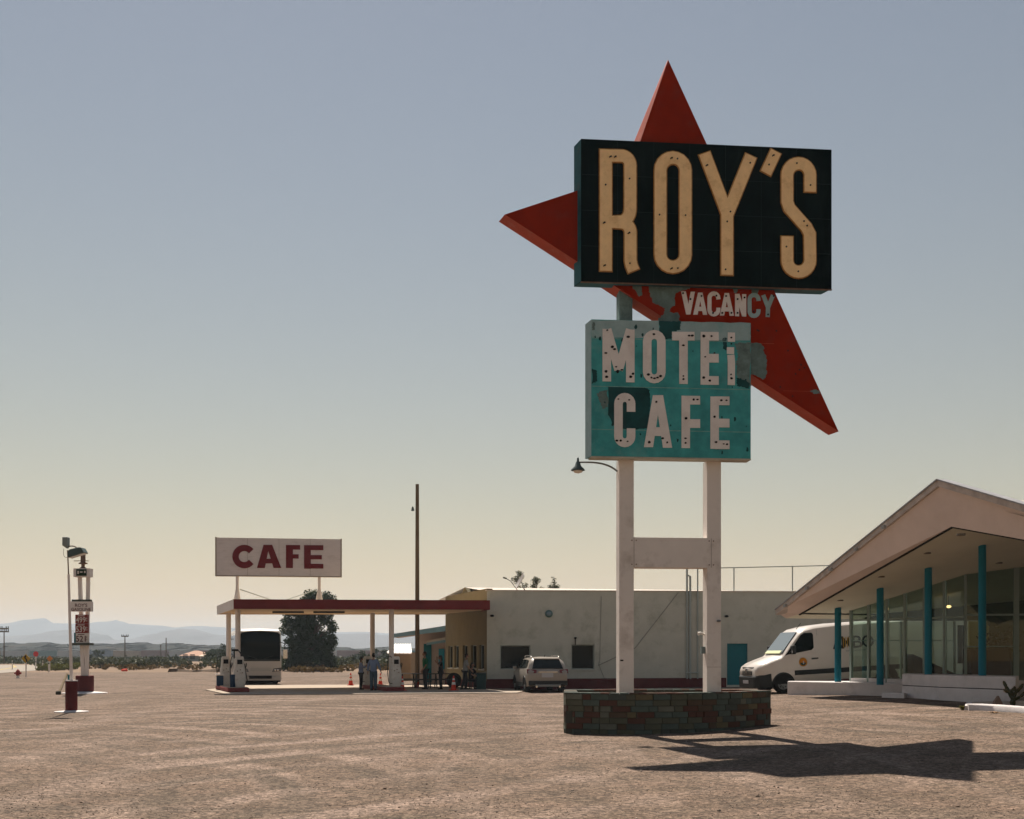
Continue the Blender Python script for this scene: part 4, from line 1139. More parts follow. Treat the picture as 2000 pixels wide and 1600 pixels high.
for i, (a, c) in enumerate(zip(pts_g, pts_g[1:])):
    d = (c-a).normalized(); a2, c2 = a+d*0.04, c-d*0.04; nn = Vector((-d.y, d.x))
    sill = 0.93
    def wallq(z0a, z0c, z1a, z1c, t, m, name, par=office, off=0.0):
        o0 = nn*(off-t/2); o1 = nn*(off+t/2)
        return MB().hexa([(a2.x+o0.x,a2.y+o0.y,z0a),(c2.x+o0.x,c2.y+o0.y,z0c),(c2.x+o1.x,c2.y+o1.y,z0c),(a2.x+o1.x,a2.y+o1.y,z0a),
                          (a2.x+o0.x,a2.y+o0.y,z1a),(c2.x+o0.x,c2.y+o0.y,z1c),(c2.x+o1.x,c2.y+o1.y,z1c),(a2.x+o1.x,a2.y+o1.y,z1a)]).build(name, m, par, world=True)
    wallq(0.78, 0.78, sill, sill, 0.16, M_slab, "sill")
    tz = TR if i < 6 else 3.05
    wallq(tz, tz, tz+0.06, tz+0.06, 0.07, M_mull, "transom")
    if i == 6: wallq(2.02, 2.02, 2.06, 2.06, 0.07, M_mull, "door_rail")
    wallq(sill+0.002, sill+0.002, tz-0.002, tz-0.002, 0.012, M_glass, "pane")
    wallq(tz+0.062, tz+0.062, cz(a2), cz(c2), 0.012, M_glass, "pane")
    if i == 7: pass
# room behind the glass: floor, back and right walls
M_room = mat("room_green_wall", (0.10, 0.125, 0.095), 0.9)
M_yel = mat("room_yellow_wall", (0.50, 0.46, 0.24), 0.9)
M_floor = mat("room_floor", (0.10, 0.085, 0.07), 0.4)
MB().prism([tuple(p) for p in (G[0]+Vector((.1,.1)), G[1]+Vector((.1,.1)), G[3]+Vector((0,.2)), Vector((22, 42.0)), Vector((12.6, 42.45)))], 0.805, 0.82).build("room_floor", M_floor, office, world=True)
def vwall(a, c, z0, z1, m, name, t=0.12):
    d = (c-a).normalized(); nn = Vector((-d.y, d.x))*t
    return MB().hexa([(a.x,a.y,z0),(c.x,c.y,z0),(c.x+nn.x,c.y+nn.y,z0),(a.x+nn.x,a.y+nn.y,z0),(a.x,a.y,z1),(c.x,c.y,z1),(c.x+nn.x,c.y+nn.y,z1),(a.x+nn.x,a.y+nn.y,z1)]).build(name, m, office, world=True)
BA, BB = Vector((12.6, 42.5)), Vector((24.0, 42.0))
q1895, q1932 = ray_seg(1893, BA, BB), ray_seg(1932, BA, BB)
vwall(q1895, q1932, 0.8, 3.0, M_yel, "yellow_partition")
vwall(q1932, BB, 0.8, 5.3, M_room, "rear_wall")
vwall(ray_seg(1690, BA, BB), q1932, 3.02, 5.3, M_room, "bulkhead")
vwall(ray_seg(1871, BA+Vector((0,-.3)), BB+Vector((0,-.3))), ray_seg(1888, BA+Vector((0,-.3)), BB+Vector((0,-.3))), 1.45, 2.85, mat("notice_board", (0.035, 0.05, 0.04), 0.7), "notice_board", 0.06)
M_glass2 = glass_mat('rear_glass', (0.93, 0.96, 0.94), 0.01, 0.3)
rp = [ray_seg(p, BA, BB) for p in (1664, 1760, 1864)]
for p in rp: MB().obox((p.x, p.y, 1.9), (0.07, 0.10, 2.2), 0).build("rear_mullion", M_mull, office, world=True)
for a, c in zip(rp, rp[1:]):
    MB().box(a.x+0.04, c.x-0.04, a.y-0.006, a.y+0.006, 0.85, 2.98).build("rear_pane", M_glass2, office, world=True)
    MB().box(a.x+0.04, c.x-0.04, a.y-0.05, a.y+0.05, 2.27, 2.31).build("rear_rail", M_mull, office, world=True)
# furniture seen through the glass
M_seat = mat("lobby_brown", (0.055, 0.022, 0.016), 0.7)
def lobby(px0, px1, Z, z0, z1, m, lab, cat, nm, slope=0.0, dep=0.8):
    a, c = gg(px0, Z), gg(px1, Z); t = thing(nm, lab, cat, ((a.x+c.x)/2, Z, 0.82)); w2 = (c.x-a.x)/2
    MB().hexa([(-w2,0,0.08),(w2,0,0.08),(w2,dep,0.08),(-w2,dep,0.08),(-w2,0,z1),(w2,0,z1-slope),(w2,dep,z1-slope),(-w2,dep,z1)]).build("body", m, t, bevel=0.03)
    for sx in (-1, 1):
        for yy in (0.08, dep-0.08): MB().box(sx*(w2-0.07)-0.03, sx*(w2-0.07)+0.03, yy-0.03, yy+0.03, 0.002, 0.08).build("leg", M_hole, t)
    return t
lobby(1783, 1868, 40.9, 0, 0.98, M_hole, "black sloping lobby desk behind the glass beside the third column", "desk", "lobby_desk", 0.72)
cb_ = lobby(1897, 1975, 39.6, 0, 1.15, M_seat, "dark brown reception counter inside the office under the ridge", "counter", "reception_counter")
MB().box(-0.62, 0.62, -0.02, 0.83, 1.152, 1.19).build("worktop", M_hole, cb_)
for k, px in enumerate((1935, 1962)):
    q = gg(px, 41.2); t = thing("potted_plant", "dark bushy potted plant behind the reception counter, "+("left" if k == 0 else "right")+" of two", "plant", (q.x, q.y, 0.82), 0, "plants in the office")
    MB().lathe([(0.14,0.0),(0.20,0.45),(0.17,0.45),(0.16,0.38)], (0,0,0), 10).build("pot", M_seat, t)
    rr = random.Random(k+40); lf = MB()
    for i in range(120):
        c_ = Vector((rr.gauss(0,.22), rr.gauss(0,.22), 1.35+rr.gauss(0,.28))); s_ = 0.09; e1 = Vector((rr.uniform(-1,1), rr.uniform(-1,1), rr.uniform(-1,1))).normalized(); e2 = e1.cross(Vector((rr.uniform(-1,1), rr.uniform(-1,1), rr.uniform(-1,1)))).normalized()
        lf.add([c_-e1*s_, c_+e2*s_*.5, c_+e1*s_, c_-e2*s_*.5], [(0,1,2,3)])
    lf.build("leaves", mat("houseplant", (0.03, 0.06, 0.025), 0.7) if k == 0 else bpy.data.materials["houseplant"], t, recalc=False)
    MB().tube([(0,0,.3),(0,0,1.3)], 0.02, 5).build("stem", M_rust, t)
# lit ceiling lamp in the room
lp = at(1853, 1185, 40.5)
M_bulb = bpy.data.materials.new("warm_bulb"); M_bulb.use_nodes = True
pb_ = M_bulb.node_tree.nodes["Principled BSDF"]; pb_.inputs["Emission Color"].default_value = (1.0, 0.55, 0.22, 1); pb_.inputs["Emission Strength"].default_value = 2.2
lampo = MB().tube([lp, (lp.x, lp.y, ceil_z((Vector((lp.x, lp.y))-C1).dot(du))+0.02)], 0.012, 5).build("pendant_cord", M_hole, office, world=True)
MB().ball(lp, (0.09, 0.09, 0.05), 10, 6).build("lit_bulb", M_bulb, lampo, smooth=60, world=True)

# outbuilding behind the canopy
M_pink = mat("outbuilding_wall", (0.60, 0.49, 0.44), 0.9, 0.06, 1.5, bump=0.3)
M_blue = mat("pale_blue_fascia", (0.20, 0.33, 0.40), 0.7, 0.1, 2)
ob_ = gg(815, 71)
outb = thing("outbuilding", "pinkish white outbuilding with sloping pale blue eave behind the canopy", "building", (ob_.x, ob_.y, 0))
a, c = gg(815, 70.5), gg(900, 71.2)
def hx(a, c, t, z0a, z1a, z0c, z1c): 
    d = (c-a).normalized(); nn = Vector((0, t, 0))
    return MB().hexa([(a.x,a.y,z0a),(c.x,c.y,z0c),(c.x+nn.x,c.y+nn.y,z0c),(a.x+nn.x,a.y+nn.y,z0a),(a.x,a.y,z1a),(c.x,c.y,z1c),(c.x+nn.x,c.y+nn.y,z1c),(a.x+nn.x,a.y+nn.y,z1a)])
hx(a, c, 8, -0.1, 3.1, -0.1, 3.6).build("wall", M_pink, outb, world=True)
a, c = gg(768, 68.5), gg(872, 69.3)
hx(a, c, 3.2, 2.55+0.27, 2.90+0.12, 3.25, 3.55).build("roof", M_roofwhite, outb, world=True)
hx(a+Vector((0,-0.07,0)), c+Vector((0,-0.07,0)), 0.06, 2.55+0.26, 2.93+0.08, 3.20, 3.52).build("eave_fascia", M_blue, outb, world=True)
a, c = gg(828, 70.6), gg(843, 70.72)
dd = hx(a-Vector((0,.16,0)), c-Vector((0,.16,0)), 0.1, 0.1, 2.45, 0.1, 2.45).build("door", M_teal, outb, world=True)
a, c = gg(857, 70.85), gg(868.5, 70.95)
hx(a-Vector((0,.18,0)), c-Vector((0,.18,0)), 0.1, 0.9, 2.15, 0.9, 2.15).build("shutter", mat("bright_blue_shutter", (0.03, 0.30, 0.42), 0.6), outb, world=True)
a, c = gg(833, 69.6), gg(872, 69.9)
hx(a, c, 1.2, 2.46, 2.62, 2.68, 2.86).build("porch_roof", M_roofwhite, outb, world=True)
hx(a+Vector((0,-.05,0)), c+Vector((0,-.05,0)), 0.04, 2.36, 2.50, 2.54, 2.70).build("porch_fascia", M_blue, outb, world=True)
# tan shed with bright ribbed metal roof
sd = gg(781, 80)
shed = thing("storage_shed", "small tan storage shed with glaring ribbed metal roof behind the pumps", "shed", (sd.x, sd.y, 0))
a, c = gg(760, 79), gg(802, 80)
hx(a, c, 4, -0.1, 1.95, -0.1, 1.95).build("wall", mat("shed_tan", (0.24, 0.17, 0.10), 0.85, 0.1, 2), shed, world=True)
b_ = MB(); d = (c-a).normalized(); ln = (c-a).length
A_ = a-d*0.12+Vector((0,-0.3,0)); 
b_.add([A_+Vector((0,0,1.9)), A_+d*(ln+0.24)+Vector((0,0,1.9)), A_+d*(ln-0.4)+Vector((0,4.6,2.55)), A_+d*0.15+Vector((0,4.6,2.55))], [(0,1,2,3)])
b_.add([A_+Vector((0,0,1.84)), A_+d*(ln+0.24)+Vector((0,0,1.84)), A_+d*(ln+0.24)+Vector((0,0,1.9)), A_+Vector((0,0,1.9))], [(0,1,2,3)])
M_metalroof = mat("bright_metal_roof", (0.85, 0.84, 0.80), 0.35, metal=0.4)
rf = b_.build("roof", M_metalroof, shed, world=True)
for k in range(7):
    p = A_+d*((ln+0.2)*(k+0.02)/6); q = A_+d*(0.15+(ln-0.5)*(k+0.02)/6)
    MB().bar((p.x, p.y, 1.92), (q.x, q.y+4.6, 2.57), 0.06, 0.06).build("rib", M_metalroof, rf, world=True)
# distant house
hq = gg(378, 330); hz0 = 0
house = thing("distant_house", "low pale house with tan hipped roof far out on the scrub plain", "house", (hq.x, hq.y, 0))
def hp(px, py, Z=330.0): return at(px, py, Z)
a, c = gg(354, 330), gg(397, 330)
MB().box(a.x, c.x, 330, 339, -0.2, hp(0, 1280.8).z+0.0).build("wall", mat("house_wall", (0.24, 0.25, 0.23), 0.9), house, world=True)
zt_, ze_ = hp(0, 1270.8).z, hp(0, 1281).z
MB().add([(a.x-0.6,329.4,ze_),(c.x+1.0,329.4,ze_),(c.x+1.0,340,ze_),(a.x-0.6,340,ze_),(gg(371,330).x,334.5,zt_),(gg(380,330).x,334.5,zt_)],[(0,1,5,4),(1,2,5),(2,3,4,5),(3,0,4),(0,3,2,1)]).build("roof", mat("house_roof_tan", (0.42, 0.26, 0.19), 0.9), house, world=True)
b2 = MB(); q0, q1 = gg(389, 328), gg(410, 328)
b2.add([(q0.x,327.5,hp(0,1281.5).z),(q1.x,327.5,hp(0,1281.5).z),(q1.x-1,333,hp(0,1276.5).z),(q0.x,333,hp(0,1276.5).z)],[(0,1,2,3)])
b2.add([(q0.x,327.5,hp(0,1282.8).z),(q1.x,327.5,hp(0,1282.8).z),(q1.x,327.5,hp(0,1281.5).z),(q0.x,327.5,hp(0,1281.5).z)],[(0,1,2,3)])
b2.build("porch_roof", mat("house_porch_roof", (0.60, 0.46, 0.36), 0.8), house, world=True)
for px in (392, 408): q = gg(px, 327.8); MB().box(q.x-.1, q.x+.1, 327.7, 327.9, -0.1, hp(0,1282.5).z).build("porch_post", M_whitep, house, world=True)
for px in (362, 376): q = gg(px, 329.9); MB().box(q.x-.7, q.x+.7, 329.85, 330.05, 0.6, 2.0).build("window", M_dark, house, world=True)
# ------------------------------------------------------------------ vehicles
M_vanwhite = mat("van_white", (0.58, 0.53, 0.48), 0.35, 0.02, 1.0, coat=0.6, dirt=(0.5, 0.45, 0.4), dscale=1.5, damt=0.25)
M_blackp = mat("black_plastic", (0.015, 0.018, 0.018), 0.6, spec=0.3)
M_tyre = mat("tyre_rubber", (0.018, 0.018, 0.018), 0.85, 0.2, 8)
M_rim = mat("steel_rim", (0.22, 0.23, 0.23), 0.45, metal=0.6)
M_chrome = mat("chrome", (0.62, 0.60, 0.57), 0.2, metal=0.9)
M_lens = mat("headlight_lens", (0.42, 0.43, 0.42), 0.12, coat=1.0)
M_tail = mat("tail_light", (0.14, 0.012, 0.012), 0.25, coat=0.6)
M_carglass = mat("car_glass", (0.006, 0.010, 0.010), 0.05, spec=0.25)
M_plate = mat("number_plate", (0.42, 0.42, 0.44), 0.5)

def rings(stations, w, lowz=0.42):
    out = []
    for x, T, k, lz in stations:       # k scales the width (nose, tail); lz bottom of body
        h = [(w(lz)*k*0.95, lz), (w(0.6)*k, max(lz+0.06, 0.6)), (w(1.0)*k, max(lz+0.12, min(1.0, T-0.14))), (w(T-0.12)*k, T-0.12), ((w(T)-0.10)*k, T-0.03), (0.0, T)]
        r = [(x, -a, z) for a, z in h] + [(x, a, z) for a, z in h[-2::-1]]
        out.append(r)
    return out

def wheel(parent, x, y, r, wd, rim_m=None, side=-1):
    t = MB().lathe([(r*0.62, -wd/2), (r*0.93, -wd/2), (r, -wd/2+0.03), (r, wd/2-0.03), (r*0.93, wd/2), (r*0.62, wd/2)], (x, y, r), 24, axis='Y', caps=False)
    o = t.build("wheel", M_tyre, parent, smooth=40)
    s = side
    b_ = MB().lathe([(0.02, s*(wd/2-0.05)), (r*0.22, s*(wd/2-0.04)), (r*0.30, s*(wd/2-0.07)), (r*0.56, s*(wd/2-0.05)), (r*0.63, s*(wd/2-0.005)), (r*0.63, -s*wd/2)], (x, y, r), 24, axis='Y')
    b_.build("rim", rim_m or M_rim, o, smooth=40)
    h = MB()
    for k in range(8):
        a = k*math.pi/4; h.lathe([(r*0.07, s*(wd/2-0.050)), (r*0.07, s*(wd/2-0.045))], (x+r*0.42*math.cos(a), y, r+r*0.42*math.sin(a)), 6, axis='Y')
    stuff(h.build("rim_hole", M_hole, o))
    return o

def arch(parent, x, y, r, side, m=M_blackp, name="wheel_arch", t=0.05):
    b_ = MB(); P = [(x+r*math.cos(a), r*math.sin(a)) for a in [R(-4+188*i/14) for i in range(15)]]
    Q = [(x+(r-0.06)*math.cos(a), (r-0.06)*math.sin(a)) for a in [R(-4+188*i/14) for i in range(15)]]
    y0, y1 = (y-side*0.0, y+side*t)
    V = []
    for (a, c), (d, e) in zip(P, Q): V += [(a, y0, c+0.34), (d, y0, e+0.34), (a, y1, c+0.34), (d, y1, e+0.34)]
    Fs = []
    for i in range(14):
        k = 4*i; n_ = k+4
        Fs += [(k, k+1, n_+1, n_), (k+2, n_+2, n_+3, k+3), (k, n_, n_+2, k+2), (k+1, k+3, n_+3, n_+1)]
    b_.add(V, Fs)
    return b_.build(name, m, parent)

def side_patch(parent, name, poly, w, side, m, off=0.006, th=0.01):
    b_ = MB(); n = len(poly)
    V = [(x, side*(w(z)+off), z) for x, z in poly]+[(x, side*(w(z)+off-th-0.02), z) for x, z in poly]
    b_.add(V, [tuple(range(n)), tuple(range(n, 2*n))[::-1]]+[(i, n+i, n+(i+1) % n, (i+1) % n) for i in range(n)])
    return b_.build(name, m, parent)

# --- white delivery van nosed out behind the office porch
def make_van():
    w = lambda z: 0.99-max(0, z-1.0)*0.088
    p = Vector(((1530-CX)*43.6/F, 43.6, 0)); yaw = R(10); 
    gz = ground_z(p.x, p.y)
    t = thing("delivery_van", "white delivery van with round orange door emblem parked behind the office porch", "van")
    t.rotation_euler = (0, R(-3.2), yaw)
    # front axle (local x=1.03, near side y=-0.86) sits at p
    Mv = t.rotation_euler.to_matrix(); t.location = Vector((p.x, p.y+0.1, gz)) - Mv @ Vector((1.03, -0.86, 0))
    st = [(0.0,0.98,0.80,0.50),(0.08,1.08,0.90,0.42),(0.30,1.20,0.97,0.40),(0.62,1.31,1,0.40),(1.02,1.43,1,0.40),(1.12,1.52,1,0.40),(1.45,1.92,1,0.40),(1.78,2.28,1,0.40),(2.02,2.42,1,0.40),(2.45,2.51,1,0.40),(3.2,2.56,1,0.40),(6.6,2.60,1,0.40),(7.15,2.56,1,0.40),(7.3,2.40,0.97,0.42)]
    MB().loft(rings(st, w)).build("body", M_vanwhite, t, smooth=38)
    # windscreen lying on the slope
    ws = [(1.10,-0.80,1.525),(1.10,0.80,1.525),(1.76,0.72,2.285),(1.76,-0.72,2.285)]
    nn = Vector((-0.76,0,0.66)).normalized()
    MB().hexa([Vector(q)-nn*0.03 for q in ws]+[Vector(q)+nn*0.012 for q in ws]).build("windscreen", mat("windscreen_glass", (0.16, 0.19, 0.20), 0.08, spec=0.8), t)
    MB().hexa([(1.06,-0.72,1.50),(1.06,0.72,1.50),(1.17,0.70,1.60),(1.17,-0.70,1.60),(1.04,-0.72,1.52),(1.04,0.72,1.52),(1.15,0.70,1.62),(1.15,-0.70,1.62)]).build("sun_shade", mat("dash_papers", (0.55, 0.58, 0.36), 0.6), t)
    for s in (-1, 1):
        side_patch(t, "door_window", [(1.32,1.46),(2.25,1.58),(2.34,1.66),(2.36,2.16),(2.30,2.24),(2.00,2.24),(1.85,2.16),(1.52,1.76)], w, s, M_carglass)
        side_patch(t, "quarter_light", [(1.16,1.42),(1.31,1.46),(1.50,1.74),(1.46,1.75)], w, s, M_carglass)
        side_patch(t, "rub_strip", [(1.50,0.66),(7.1,0.66),(7.1,0.84),(1.50,0.84)], w, s, M_blackp, 0.02, 0.03)
        side_patch(t, "door_handle", [(2.22,1.22),(2.48,1.23),(2.48,1.28),(2.22,1.27)], w, s, M_blackp, 0.03, 0.03)
        for xx in (2.50, 3.95): side_patch(t, "door_seam", [(xx,0.86),(xx+0.012,0.86),(xx+0.012,2.36),(xx,2.36)], w, s, mat("seam_grey", (0.25, 0.23, 0.22), 0.8) if "seam_grey" not in bpy.data.materials else bpy.data.materials["seam_grey"], 0.002, 0.004)
        hl = MB().hexa([(0.10,s*0.60,0.78),(0.10,s*0.87,0.80),(0.42,s*0.955,0.92),(0.40,s*0.70,0.90),(0.12,s*0.62,0.95),(0.16,s*0.90,1.00),(0.62,s*0.965,1.13),(0.40,s*0.75,1.12)])
        hl.build("headlight", M_lens, t, bevel=0.01)
        mi = MB().box(1.36, 1.50, s*1.02-0.02, s*1.24, 1.46, 1.80) if s > 0 else MB().box(1.36, 1.50, -1.24, -1.00, 1.46, 1.80)
        m_ = mi.build("mirror", M_blackp, t, bevel=0.03)
        MB().box(1.355, 1.362, s*1.22-0.08*(s>0), s*1.22+0.08*(s<0), 1.52, 1.60).build("indicator", M_lens, m_)
        for xx in (1.03, 5.25): 
            wheel(t, xx, s*0.86, 0.36, 0.24, None, s); arch(t, xx, s*0.96, 0.46, s)
            side_patch(t, "arch_liner", [(xx+0.43*math.cos(R(a)), 0.36+0.43*math.sin(R(a))) for a in range(0, 181, 15)], w, s, M_hole, 0.004, 0.01)
    bf = [(-0.06,0.74,0.28),(-0.05,0.80,0.40),(0.02,0.86,0.72)]
    V = [(-0.05,-0.80,0.27),(-0.05,0.80,0.27),(0.62,0.99,0.27),(0.62,-0.99,0.27),(-0.04,-0.84,0.70),(-0.04,0.84,0.70),(0.62,1.005,0.80),(0.62,-1.005,0.80)]
    bump = MB().prism([(-.07,-.76),(.08,-.93),(.58,-1.012),(.58,1.012),(.08,.93),(-.07,.76)], 0.24, [.70,.74,.80,.80,.74,.70]).build("front_bumper", M_blackp, t, bevel=0.04)
    MB().box(-0.095, -0.072, -0.26, 0.26, 0.42, 0.54).build("number_plate", M_plate, bump)
    g = MB().hexa([(-0.035,-0.46,0.74),(-0.035,0.46,0.74),(0.1,0.46,0.74),(0.1,-0.46,0.74),(0.035,-0.56,1.04),(0.035,0.56,1.04),(0.14,0.56,1.04),(0.14,-0.56,1.04)])
    gr = g.build("grille", M_blackp, t)
    for k in range(4): 
        z = 0.78+0.065*k; MB().box(-0.052+0.016*k, -0.03+0.016*k, -0.44, 0.44, z, z+0.018).build("grille_bar", M_chrome, gr)
    MB().lathe([(0.09, -0.03), (0.09, 0.0)], (-0.02, 0, 0.90), 16, axis='X').build("badge", M_chrome, gr)
    MB().tube([(1.95,-0.3,2.40),(2.15,-0.3,2.62)], 0.012, 4).build("aerial", M_blackp, t)
    # round emblem and lettering on the near side
    def on_side(mb_, y0=0.009): 
        mb_.v = [(p_[0], -(w(p_[2])+y0), p_[2]) for p_ in mb_.v]; return mb_
    disc = lambda r_, n=24: [(1.86+r_*math.cos(2*math.pi*i/n), 1.14+r_*math.sin(2*math.pi*i/n)) for i in range(n)]
    em = MB().add([(a, 0, c) for a, c in disc(0.17)], [tuple(range(24))]); eo = on_side(em, 0.010).build("emblem", mat("emblem_orange", (0.52, 0.18, 0.018), 0.5), t)
    e2 = MB().add([(1.86+0.125*math.cos(R(a)), 0, 1.14+0.125*math.sin(R(a))) for a in range(190, 351, 10)], [tuple(range(17))])
    on_side(e2, 0.013).build("emblem_ground", mat("emblem_green", (0.02, 0.05, 0.03), 0.5), eo)
    e3 = MB().add([(1.845,0,1.07),(1.895,0,1.07),(1.89,0,1.17),(1.875,0,1.19),(1.855,0,1.17)], [(0,1,2,3,4)])
    on_side(e3, 0.015).build("emblem_figure", M_plate, eo)
    ring = MB(); ring.stroke(disc(0.15), 0.02, 0, 0, True); on_side(ring, 0.016).build("emblem_ring", mat("emblem_yellow", (0.55, 0.33, 0.05), 0.5), eo)
    M_ink = mat("van_black_ink", (0.02, 0.02, 0.02), 0.5); M_tiger = mat("van_gold_ink", (0.45, 0.26, 0.03), 0.5)
    px2x = lambda px: 1.86+(px-1567)/51.0*1.03
    for ch, a, c, m_ in (("A", 1629, 1650, M_ink), ("M", 1648, 1667, M_ink), ("B", 1669, 1690, M_ink), ("O", 1689, 1713, M_ink)):
        mb_ = text_mb(ch, px2x(a), px2x(c), 1.56, 2.03, 0); on_side(mb_, 0.010).build("letter", m_, t, label="black letter "+ch)
    st_ = MB()
    for k in range(4): st_.add([(px2x(1650+4*k), 0, 1.6), (px2x(1651.5+4*k), 0, 1.6), (px2x(1652.5+4*k), 0, 2.0), (px2x(1651+4*k), 0, 2.0)], [(0, 1, 2, 3)])
    stuff(on_side(st_, 0.013).build("letter_stripe", M_tiger, t))
    ln2 = MB()
    for k in range(16): ln2.add([(px2x(1655+2.6*k), 0, 1.44), (px2x(1656.6+2.6*k), 0, 1.44), (px2x(1656.6+2.6*k), 0, 1.49), (px2x(1655+2.6*k), 0, 1.49)], [(0, 1, 2, 3)])
    stuff(on_side(ln2, 0.010).build("small_print", mat("print_grey", (0.3, 0.3, 0.3), 0.6), t))
    return t
make_van()

# --- silver SUV seen from behind, parked against the cafe wall
def make_suv():
    w = lambda z: 0.96-max(0, z-1.02)*0.36
    M_body = mat("suv_silver", (0.29, 0.26, 0.225), 0.3, 0.02, 1, coat=0.5)
    c = gg(1070.5, 53.9)
    t = thing("parked_suv", "silver SUV parked nose to the cafe wall, seen from behind", "car", (0, 0, 0))
    ang = R(9)       # nose points away, slightly left
    # local x runs nose -> tail; map local -x to heading (-sin, cos)
    t.rotation_euler = (0, 0, math.atan2(-math.cos(ang), math.sin(ang)))
    Mv = t.rotation_euler.to_matrix(); t.location = Vector((c.x, c.y, 0.0)) - Mv @ Vector((4.88, 0, 0))
    st = [(0.0,0.80,0.78,0.35),(0.12,0.95,0.90,0.28),(0.5,1.04,0.98,0.26),(1.25,1.13,1,0.26),(1.45,1.22,1,0.26),(2.0,1.56,1,0.26),(2.4,1.66,1,0.26),(3.2,1.69,1,0.26),(4.1,1.66,1,0.26),(4.46,1.58,1,0.28),(4.62,1.36,0.995,0.30),(4.76,1.12,0.98,0.32),(4.86,1.02,0.95,0.36),(4.89,0.86,0.92,0.40)]
    MB().loft(rings(st, w, 0.26)).build("body", M_body, t, smooth=42)
    for s in (-1, 1):
        side_patch(t, "side_window", [(1.62,1.10),(2.65,1.12),(2.65,1.54),(2.12,1.52)], w, s, M_carglass)
        side_patch(t, "side_window", [(2.73,1.12),(3.55,1.13),(3.55,1.54),(2.73,1.55)], w, s, M_carglass)
        side_patch(t, "side_window", [(3.63,1.13),(4.30,1.16),(4.22,1.50),(3.63,1.54)], w, s, M_carglass)
        for k, x in enumerate((0.95, 3.85)): 
            wheel(t, x, s*0.83, 0.365, 0.24, None, s); arch(t, x, s*0.93, 0.44, s, M_blackp, "wheel_arch", 0.045)
            side_patch(t, "arch_liner", [(x+0.42*math.cos(R(a)), 0.36+0.42*math.sin(R(a))) for a in range(0, 181, 15)], w, s, M_hole, 0.004, 0.01)
        MB().box(1.55, 1.75, s*0.98-(0.16 if s < 0 else 0), s*0.98+(0.16 if s > 0 else 0), 1.06, 1.22).build("mirror", M_body, t, bevel=0.03)
        MB().tube([(2.3,s*0.66,1.66),(2.4,s*0.66,1.735),(4.0,s*0.66,1.72),(4.12,s*0.66,1.65)], 0.022, 6).build("roof_rail", M_chrome, t, smooth=60)
        side_patch(t, "sill_strip", [(1.45,0.28),(3.35,0.28),(3.35,0.46),(1.45,0.46)], w, s, M_blackp, 0.015, 0.02)
        tl = MB().hexa([(4.775,s*0.985,0.90),(4.925,s*0.56,0.92),(4.80,s*0.56,0.92),(4.58,s*0.90,0.90),(4.70,s*0.985,1.10),(4.875,s*0.54,1.06),(4.76,s*0.54,1.06),(4.56,s*0.90,1.10)])
        tl.build("tail_light", M_tail, t)
        MB().tube([(4.80,s*0.55,0.28),(4.93,s*0.55,0.28)], 0.05, 8).build("exhaust", M_chrome, t)
    rg = [(4.485,-0.60,1.545),(4.485,0.60,1.545),(4.765,0.735,1.125),(4.765,-0.735,1.125)]
    nn = Vector((0.82, 0, 0.57))
    MB().hexa([Vector(q)-nn*0.03 for q in rg]+[Vector(q)+nn*0.018 for q in rg]).build("rear_window", M_carglass, t)
    MB().hexa([(4.30,-0.62,1.60),(4.30,0.62,1.60),(4.56,0.60,1.56),(4.56,-0.60,1.56),(4.30,-0.62,1.665),(4.30,0.62,1.665),(4.56,0.60,1.60),(4.56,-0.60,1.60)]).build("spoiler", M_body, t, bevel=0.01)
    MB().box(4.86, 4.91, -0.93, 0.93, 0.34, 0.56).build("rear_bumper", M_blackp, t, bevel=0.02)
    MB().box(4.88, 4.925, -0.62, 0.62, 0.27, 0.39).build("skid_plate", M_rim, t, bevel=0.02)
    MB().box(4.872, 4.905, -0.30, 0.24, 0.72, 0.92).build("number_plate", M_plate, t)
    MB().box(4.83, 4.895, -0.45, 0.45, 0.945, 0.985).build("chrome_strip", M_chrome, t)
    MB().tube([(3.9,0,1.68),(4.05,0,1.76)], 0.015, 4).build("aerial", M_blackp, t)
make_suv()

